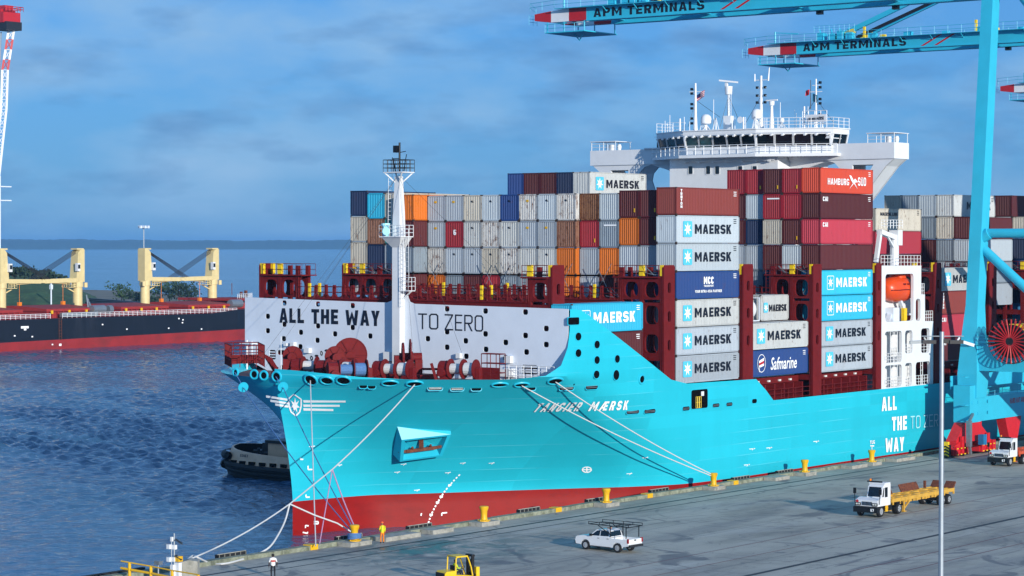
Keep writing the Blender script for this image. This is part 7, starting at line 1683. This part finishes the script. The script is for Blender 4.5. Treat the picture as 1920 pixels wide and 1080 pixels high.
m = MB(); m.box(-7.3, 4.9, -3.1, 3.1, 4.1, 4.45); m.box(4.6, 6.2, 1.2, 2.2, 3.0, 4.0); m.box(-5.8, .6, -2.5, 2.5, 6.6, 6.85); m.box(-4, -1, -.1, .1, 6.8, 11); m.cyl((-6, 2, 4.6), (-6, 2, 8), .4); m.cyl((-6, -2, 4.6), (-6, -2, 8), .4); m.build('house_roof', 'black', tg, local=True)
m = MB()
for s in (-1, 1): [m.box(x, x + .8, s * 2.31 - .02, s * 2.31 + .02, 5.3, 6.2) for x in (-5, -3.8, -2.6, -1.4)]
m.box(2.2, 2.24, -2, 2, 5.3, 6.2); m.build('wheelhouse_window', 'glass', tg, local=True)
m = MB(); m.cyl((7.5, -1.4, 2.4), (7.5, 1.4, 2.4), .7, n=14); m.box(6.8, 8.2, -1.7, -1.4, 1.6, 3.0); m.box(6.8, 8.2, 1.4, 1.7, 1.6, 3.0); m.bar((6.4, 2.6, 1.5), (6.2, 2.8, 3.4), .3); m.build('towing_winch', 'dark_steel', tg, local=True)
m = MB(); m.lathe((11.3, 2.9, 2.2), [(.5, -.6), (.7, -.2), (.7, .3), (.4, .7)], n=12); m.lathe((-1, 3.4, 2.9), [(.5, -.1), (.5, .1)], n=14, axis='y'); m.build('deck_fitting', 'pale_grey', tg, local=True)
# ------------------------------------------------------------------ bulk carrier across the basin
bc = thing('bulk_carrier', 'black and red bulk carrier with cream deck cranes across the water', 'bulk carrier', (440, 490, -3))
X0, X1, YN, YF, ZD = 355.0, 521.0, 474.0, 506.0, 5.15
m = MB(); 
def bl(x): return 16 if x < 500 else 16 * max(.03, 1 - ((x - 500) / 24) ** 2)
xs_ = [X0, 400, 450, 490, 500, 506, 511, 515, 518.5, 521]
for x in xs_:
    for z in (-6, -.78 + (x - 405) * .0105, ZD + (0 if x < 495 else .8)): m.v += [(x, 490 - bl(x), z), (x, 490 + bl(x), z)]
for i in range(len(xs_) - 1):
    o = i * 6
    for j in (0, 2): 
        m.f += [(o + j, o + j + 2, o + j + 8, o + j + 6), (o + j + 1, o + j + 7, o + j + 9, o + j + 3)]; m.m += [1 if j == 0 else 0] * 2
    m.f.append((o + 4, o + 10, o + 11, o + 5)); m.m.append(2)
m.f += [(0, 1, 3, 2), (2, 3, 5, 4)]; m.m += [1, 0]
e = (len(xs_) - 1) * 6; m.f += [(e, e + 2, e + 3, e + 1), (e + 2, e + 4, e + 5, e + 3)]; m.m += [1, 0]
m.build('hull', ['bulk_black', 'bulk_red', 'hatch_red'], bc)
m = MB(); m.rail([(X0, YN + .2, ZD), (428.8, YN + .2, ZD)], h=1.25, post=1.7, r=.07, rows=3); m.rail([(433, YN + .2, ZD), (500, YN + .2, ZD)], h=1.25, post=1.7, r=.07, rows=3); m.rail([(504, 477.7, 9), (512, 481.2, 9), (519, 486, 9)], h=1.3, post=1.6, r=.07, rows=3); m.build('deck_railing', 'ship_white', bc)
m = MB(); m.prism([(504, 477.5), (512, 481), (519, 486), (519, 494), (512, 499), (504, 502)], xy(8.3), 0, .7); m.box(505, 516, 484, 496, ZD, 8.3); m.build('forecastle', 'hatch_red', bc)
cx = [425.6, 453, 478.8, 506.2]
hs = [(362, 384), (390, 421), (430, 448.5), (457, 474.5), (483, 502)]
for a, b in hs:
    m = MB(); m.box(a, b, 477.5, 502.5, ZD, 6.9); h = m.build('hatch_coaming', 'hatch_red', bc)
    m = MB(); m.prism([(476.6, 6.9), (503.4, 6.9), (503.4, 7.6), (490, 8.3), (476.6, 7.6)], lambda p, q_, t: (t, p, q_), a - .4, b + .4); m.build('hatch_cover', 'hatch_red', h)
    m = MB(); x = a
    while x < b: m.box(x, x + .3, 476.9, 477.5, ZD, 6.9); x += 1.9
    m.build('coaming_stay', 'hatch_red', h)
    m = MB(); [m.box(a + k * (b - a) / 3 + 1, a + k * (b - a) / 3 + 1.7, 476.3, 476.6, 6.3, 7.2) for k in range(3)]; m.build('hatch_cleat', 'yellow', h)
for i, x in enumerate(cx):
    s = 1 if i % 2 == 0 else -1      # jib direction
    m = MB(); m.cyl((x, 490, ZD), (x, 490, 14.2), 1.35, n=18); p = m.build('deck_crane', 'cream_crane', bc, smooth=True)
    m = MB(); m.cyl((x, 490, 13.0), (x, 490, 14.4), 1.6, n=18)
    m.prism([(x - s * 1.4, 14.4), (x + s * 1.7, 14.4), (x + s * .95, 22.4), (x + s * .3, 23.2), (x - s * 1.4, 23.4)], xz(488.6), 0, 2.8); m.box(x - 1.3, x + 1.2, 488.7, 491.2, 23.3, 23.7); m.build('crane_house', 'cream_crane', p)
    m = MB(); xj = x + s * 24.5; 
    for y in (488.9, 491.1): m.bar((x + s * 1.4, y, 14.9), (x + s * 13, y, 14.7), .5, 1.1); m.bar((x + s * 13, y, 14.7), (xj, 490, 14.2), .5, .8)
    m.build('jib', 'cream_crane', p)
    m = MB(); [m.cyl((x + s * .6, 489.7 + k * .2, 22.5 + .3 * k), (x + s * (15 + k * .9), 489.8 + k * .15, 15.3), .1, n=5) for k in range(4)]; m.build('luffing_wire', 'dark_steel', p)
    m = MB(); m.box(x + s * 1.0, x + s * 2.0, 487.7, 488.7, 17.4, 19.6); m.build('operator_cab', 'ship_white', p); m = MB(); m.box(x + s * 1.1, x + s * 1.9, 487.64, 487.69, 18.1, 19.2); m.build('cab_window', 'glass', p)
    m = MB(); m.box(x + s * 1.2, x + s * 4.4, 488.6, 491.4, 12.9, 13.05); m.bar((x + s * 4.2, 490, 12.9), (x + s * 1.2, 490, 11.6), .3); m.rail([(x + s * 1.5, 488.6, 13), (x + s * 4.4, 488.6, 13), (x + s * 4.4, 491.4, 13)], h=1.2, post=.9, r=.07); m.cyl((x - s * 1.8, 488.6, 12.9), (x - s * 1.8, 488.6, 14.2), .5); m.build('crane_platform', 'cream_crane', p)
    m = MB(); m.cyl((xj - s * 3, 489.4, 14), (xj - s * 3, 489.4, 9.2), .07, n=4); m.box(xj - s * 3.5, xj - s * 2.5, 489, 489.8, 7.6, 9.2); m.build('cargo_hook', 'amber', p)
m = MB(); m.cyl((445, 475.8, 7.2), (449.5, 475.8, 7.2), 1.1, n=14); m.cyl((450.6, 475.6, 7.1), (452, 475.6, 7.1), 1.1, n=14); m.cyl((499.5, 476.5, 7.6), (504, 476.5, 7.6), 1.2, n=14); m.box(433, 446, 474.4, 475.3, 5.4, 6.6)
for k in range(4): m.bar((446 + k, 478, 6), (447 + k * .5, 480, 11 - k), .3)
split_build(m, 'deck_gear', 'steel', bc)
m = MB(); [m.box(x, x + .8, 473.95, 474.0, z, z + .6) for x, z in ((431.6, -2.2), (419.4, 2.3))]; m.box(418.4, 421, 473.95, 474, 2.8, 3.4)
for x, z in ((416, .8), (429, -1.9), (422, .4), (476, 3.8), (477.4, 2.6), (477.6, 3.4), (456, 1.4), (447, 2.9), (472, 1.2), (485, .6)): m.box(x, x + .5, 473.95, 474.0, z, z + .35)
m.build('hull_marks', 'letter_white', bc)
m = MB(); m.ladder((432, 473.9, -.5), (432, 473.9, 5.2), (1, 0, 0), w=.9, step=.8, r=.07); m.build('pilot_ladder', 'rust', bc)
m = MB(); m.cyl((504, 480, 10), (504, 480, 13.5), .1); m.bar((512, 482, 9), (512, 482, 11.2), .7); m.bar((509, 481, 9), (509, 481, 10.9), .6); m.build('bow_fittings', 'rust', bc)
# ------------------------------------------------------------------ land behind
lz = lambda px, py, z=0: atz(px, py, z)
poly = [lz(-700, 612), lz(480, 590), lz(420, 570), lz(372, 556), lz(240, 545), lz(150, 543), lz(-700, 552)]
m = MB(); m.prism([(p.x, p.y) for p in poly], xy(-4), 0, 4.0); o = m.build('land', 'land_soil'); o['kind'] = 'structure'
m = MB(); N1, N2 = 40, 14
a, b = lz(-300, 578), lz(182, 578); dep = 0.24
for i in range(N1):
    for j in range(N2):
        u, v = i / (N1 - 1), j / (N2 - 1); p = a.lerp(b, u) * (1 + dep * v)
        h = 13.2 * (min(1, v * 3.2) ** .8) * (min(1, (1 - v) * 3)) * (min(1, (1 - u) * 4.2) ** .9) + (math.sin(i * 1.1 + j) * .35 + math.sin(i * .4) * .6) * (0 < v < 1)
        m.v.append((p.x, p.y, h - .05))
m.f = [(i * N2 + j, (i + 1) * N2 + j, (i + 1) * N2 + j + 1, i * N2 + j + 1) for i in range(N1 - 1) for j in range(N2 - 1)]; m.m = [0] * len(m.f)
o = m.build('grassy_hill', 'grass', smooth=True, fix=False); o['kind'] = 'structure'
def tree(px, py, z0, h, w, label, mat='leaf', seed=0, nl=420, name='shore_tree', stemh=.35, airy=1.0):
    rnd = random.Random(seed); p = atz(px, py, z0); t = thing(name, label, 'tree', p, 0, 'trees and bushes on the far bank')
    tr = MB(); tr.cyl((0, 0, -.2), (.1, .1, h * stemh), .22, .15, n=6); tips = []
    for k in range(6):
        a = k * 1.05 + rnd.uniform(-.3, .3); q = Vector((math.cos(a) * w * rnd.uniform(.2, .4), math.sin(a) * w * rnd.uniform(.2, .4), h * rnd.uniform(.5, .9))); tr.cyl((.1, .1, h * stemh * .9), q, .11, .04, n=5, cap=False); tips.append(q)
    tr.build('trunk', 'bark', t, local=True)
    c = MB()
    cl = tips + [Vector((rnd.uniform(-.45, .45) * w, rnd.uniform(-.45, .45) * w, h * rnd.uniform(.35, .95))) for _ in range(7)]
    for i in range(nl):
        q = rnd.choice(cl) + Vector((rnd.gauss(0, .11) * w, rnd.gauss(0, .11) * w, rnd.gauss(0, .08) * h)); s = rnd.uniform(.25, .6) * airy
        d = Vector((rnd.gauss(0, 1), rnd.gauss(0, 1), rnd.gauss(0, 1))).normalized(); e = d.orthogonal().normalized() * s; f = d.cross(e).normalized() * s * .8
        c.add([q - e, q + f, q + e, q - f], [(0, 1, 2, 3)])
    c.build('crown', mat, t, local=True, fix=False)
T = [(228, 570, 9.0, 9, 'airy green tree, leftmost of the row by the cream crane', 'leaf'), (252, 572, 5.5, 8, 'low dark bush just left of a cream crane post', 'leaf_dark'), (300, 574, 9.5, 10, 'airy tree right of the cream crane post', 'leaf'), (318, 573, 11, 10, 'tallest airy tree between the two cream posts', 'leaf'), (336, 575, 9.5, 9, 'dark rounded tree between the two cream posts', 'leaf_dark'), (352, 575, 9.0, 9, 'rightmost full tree before the second cream post', 'leaf_dark'), (282, 576, 5, 8, 'small dark shrub beside the crane post base', 'leaf_dark'), (368, 577, 3.2, 12, 'low scrub at the end of the bank', 'leaf_dark')]
for i, (px, py, h, w, lab, mt) in enumerate(T): tree(px, py, 0, h, w, lab, mt, seed=i + 1, stemh=.3)
T = [(10, 521, 'bush on the hill top at the left edge of the photo'), (28, 521, 'bush on the hill top, second from the left edge'), (46, 521, 'bush on the hill top, below the crossing wires'), (64, 523, 'bush on the hill top near its middle'), (82, 524, 'bush on the hill crest above the slope'), (98, 526, 'last small bush on the hill before it drops')]
for i, (px, py, lab) in enumerate(T): tree(px, py + 4, 12.3, 4.6 - .3 * i, 11, lab, 'leaf_dark', seed=40 + i, nl=320, name='hill_bush', stemh=.2, airy=1.3)
rd_ = MB(); rnd = random.Random(9)
for i in range(700):
    px = rnd.uniform(300, 372); p = atz(px, rnd.uniform(574, 580), 0); h = rnd.uniform(1.0, 2.6); w = rnd.uniform(.1, .3); d = Vector((rnd.gauss(0, .4), rnd.gauss(0, .4), 0)); rd_.add([p + Vector((-w, 0, 0)), p + Vector((w, 0, 0)), p + d + Vector((0, 0, h))], [(0, 1, 2)])
o = rd_.build('reeds', 'reed', fix=False); o['kind'] = 'stuff'; o['label'] = 'dry reeds along the far bank'
for i, (y0, y1) in enumerate(((548, 572), (551, 573), (555, 575), (560, 577))):
    m = MB(); a, b = atz(168 - i * 2, y0 + 14, 2.2 - .4 * i), atz(300 + i * 12, y1, 1.2); m.bar(a, b, 2.2, 1.3); k = 8
    for j in range(k + 1): q = a.lerp(b, j / k); m.bar((q.x, q.y, 0), q, .4)
    tag(m.build('conveyor', 'dark_steel'), ['long dark conveyor line, topmost of the four behind the bulk carrier', 'long dark conveyor line, second from the top behind the bulk carrier', 'long dark conveyor line, third from the top behind the bulk carrier', 'long dark conveyor line, lowest of the four behind the bulk carrier'][i], 'conveyor', 'conveyors on the far bank')
for px, w in ((242, 'left of the pair parked by a cream crane post'), (255, 'right of the pair parked by a cream crane post')):
    p = atz(px, 583, 0); pickup('parked_pickup', 'distant white pickup, ' + w, (p.x, p.y, 0), math.radians(200), rack=False, group='pickups parked on the far bank')
p = atz(270, 567, 0); fm = thing('floodlight_mast', 'thin floodlight mast rising behind a cream deck crane', 'floodlight mast', p)
s_ = p.x * .8 + p.y * .6; zt = CAMZ - (424 - 458) / F * s_
m = MB(); m.cyl((0, 0, 0), (0, 0, zt), .38, .22, n=8); m.build('mast', 'galv', fm, local=True)
m = MB(); m.lathe((0, 0, zt - 1), [(.4, 0), (1.7, .3), (1.7, .6), (.4, .8)], n=12)
for k in range(6): t = k * 1.047; m.box(1.9 * math.cos(t) - .45, 1.9 * math.cos(t) + .45, 1.9 * math.sin(t) - .45, 1.9 * math.sin(t) + .45, zt - .9, zt + .2)
m.build('floodlight', 'pale_grey', fm, local=True)
p = atz(96, 577, 0); pl = thing('utility_pole', 'pale utility pole in front of the green hill', 'pole', p); m = MB(); m.cyl((0, 0, 0), (0, 0, 9.5), .3, n=8); m.box(-.5, .5, -.5, .5, 7.2, 9.0); m.build('pole', 'pale_grey', pl, local=True)
# ------------------------------------------------------------------ air
def haze(x1, y1, dens, col):
    m = bpy.data.materials.new('haze'); m.use_nodes = True; nt = m.node_tree; nt.nodes.clear()
    o = N(nt, 'ShaderNodeOutputMaterial'); v = N(nt, 'ShaderNodeVolumePrincipled'); v.inputs['Color'].default_value = (*col, 1); v.inputs['Density'].default_value = dens; v.inputs['Anisotropy'].default_value = 0
    nt.links.new(v.outputs[0], o.inputs['Volume']); MATS['haze'] = m
    b = MB().box(-800, x1, -600, y1, -10.5, 110).build('haze', 'haze'); b['kind'] = 'stuff'
    return b
HAZE = True
if HAZE: haze(26500, 26500, 6.5e-5, (.24, .58, 1.0))
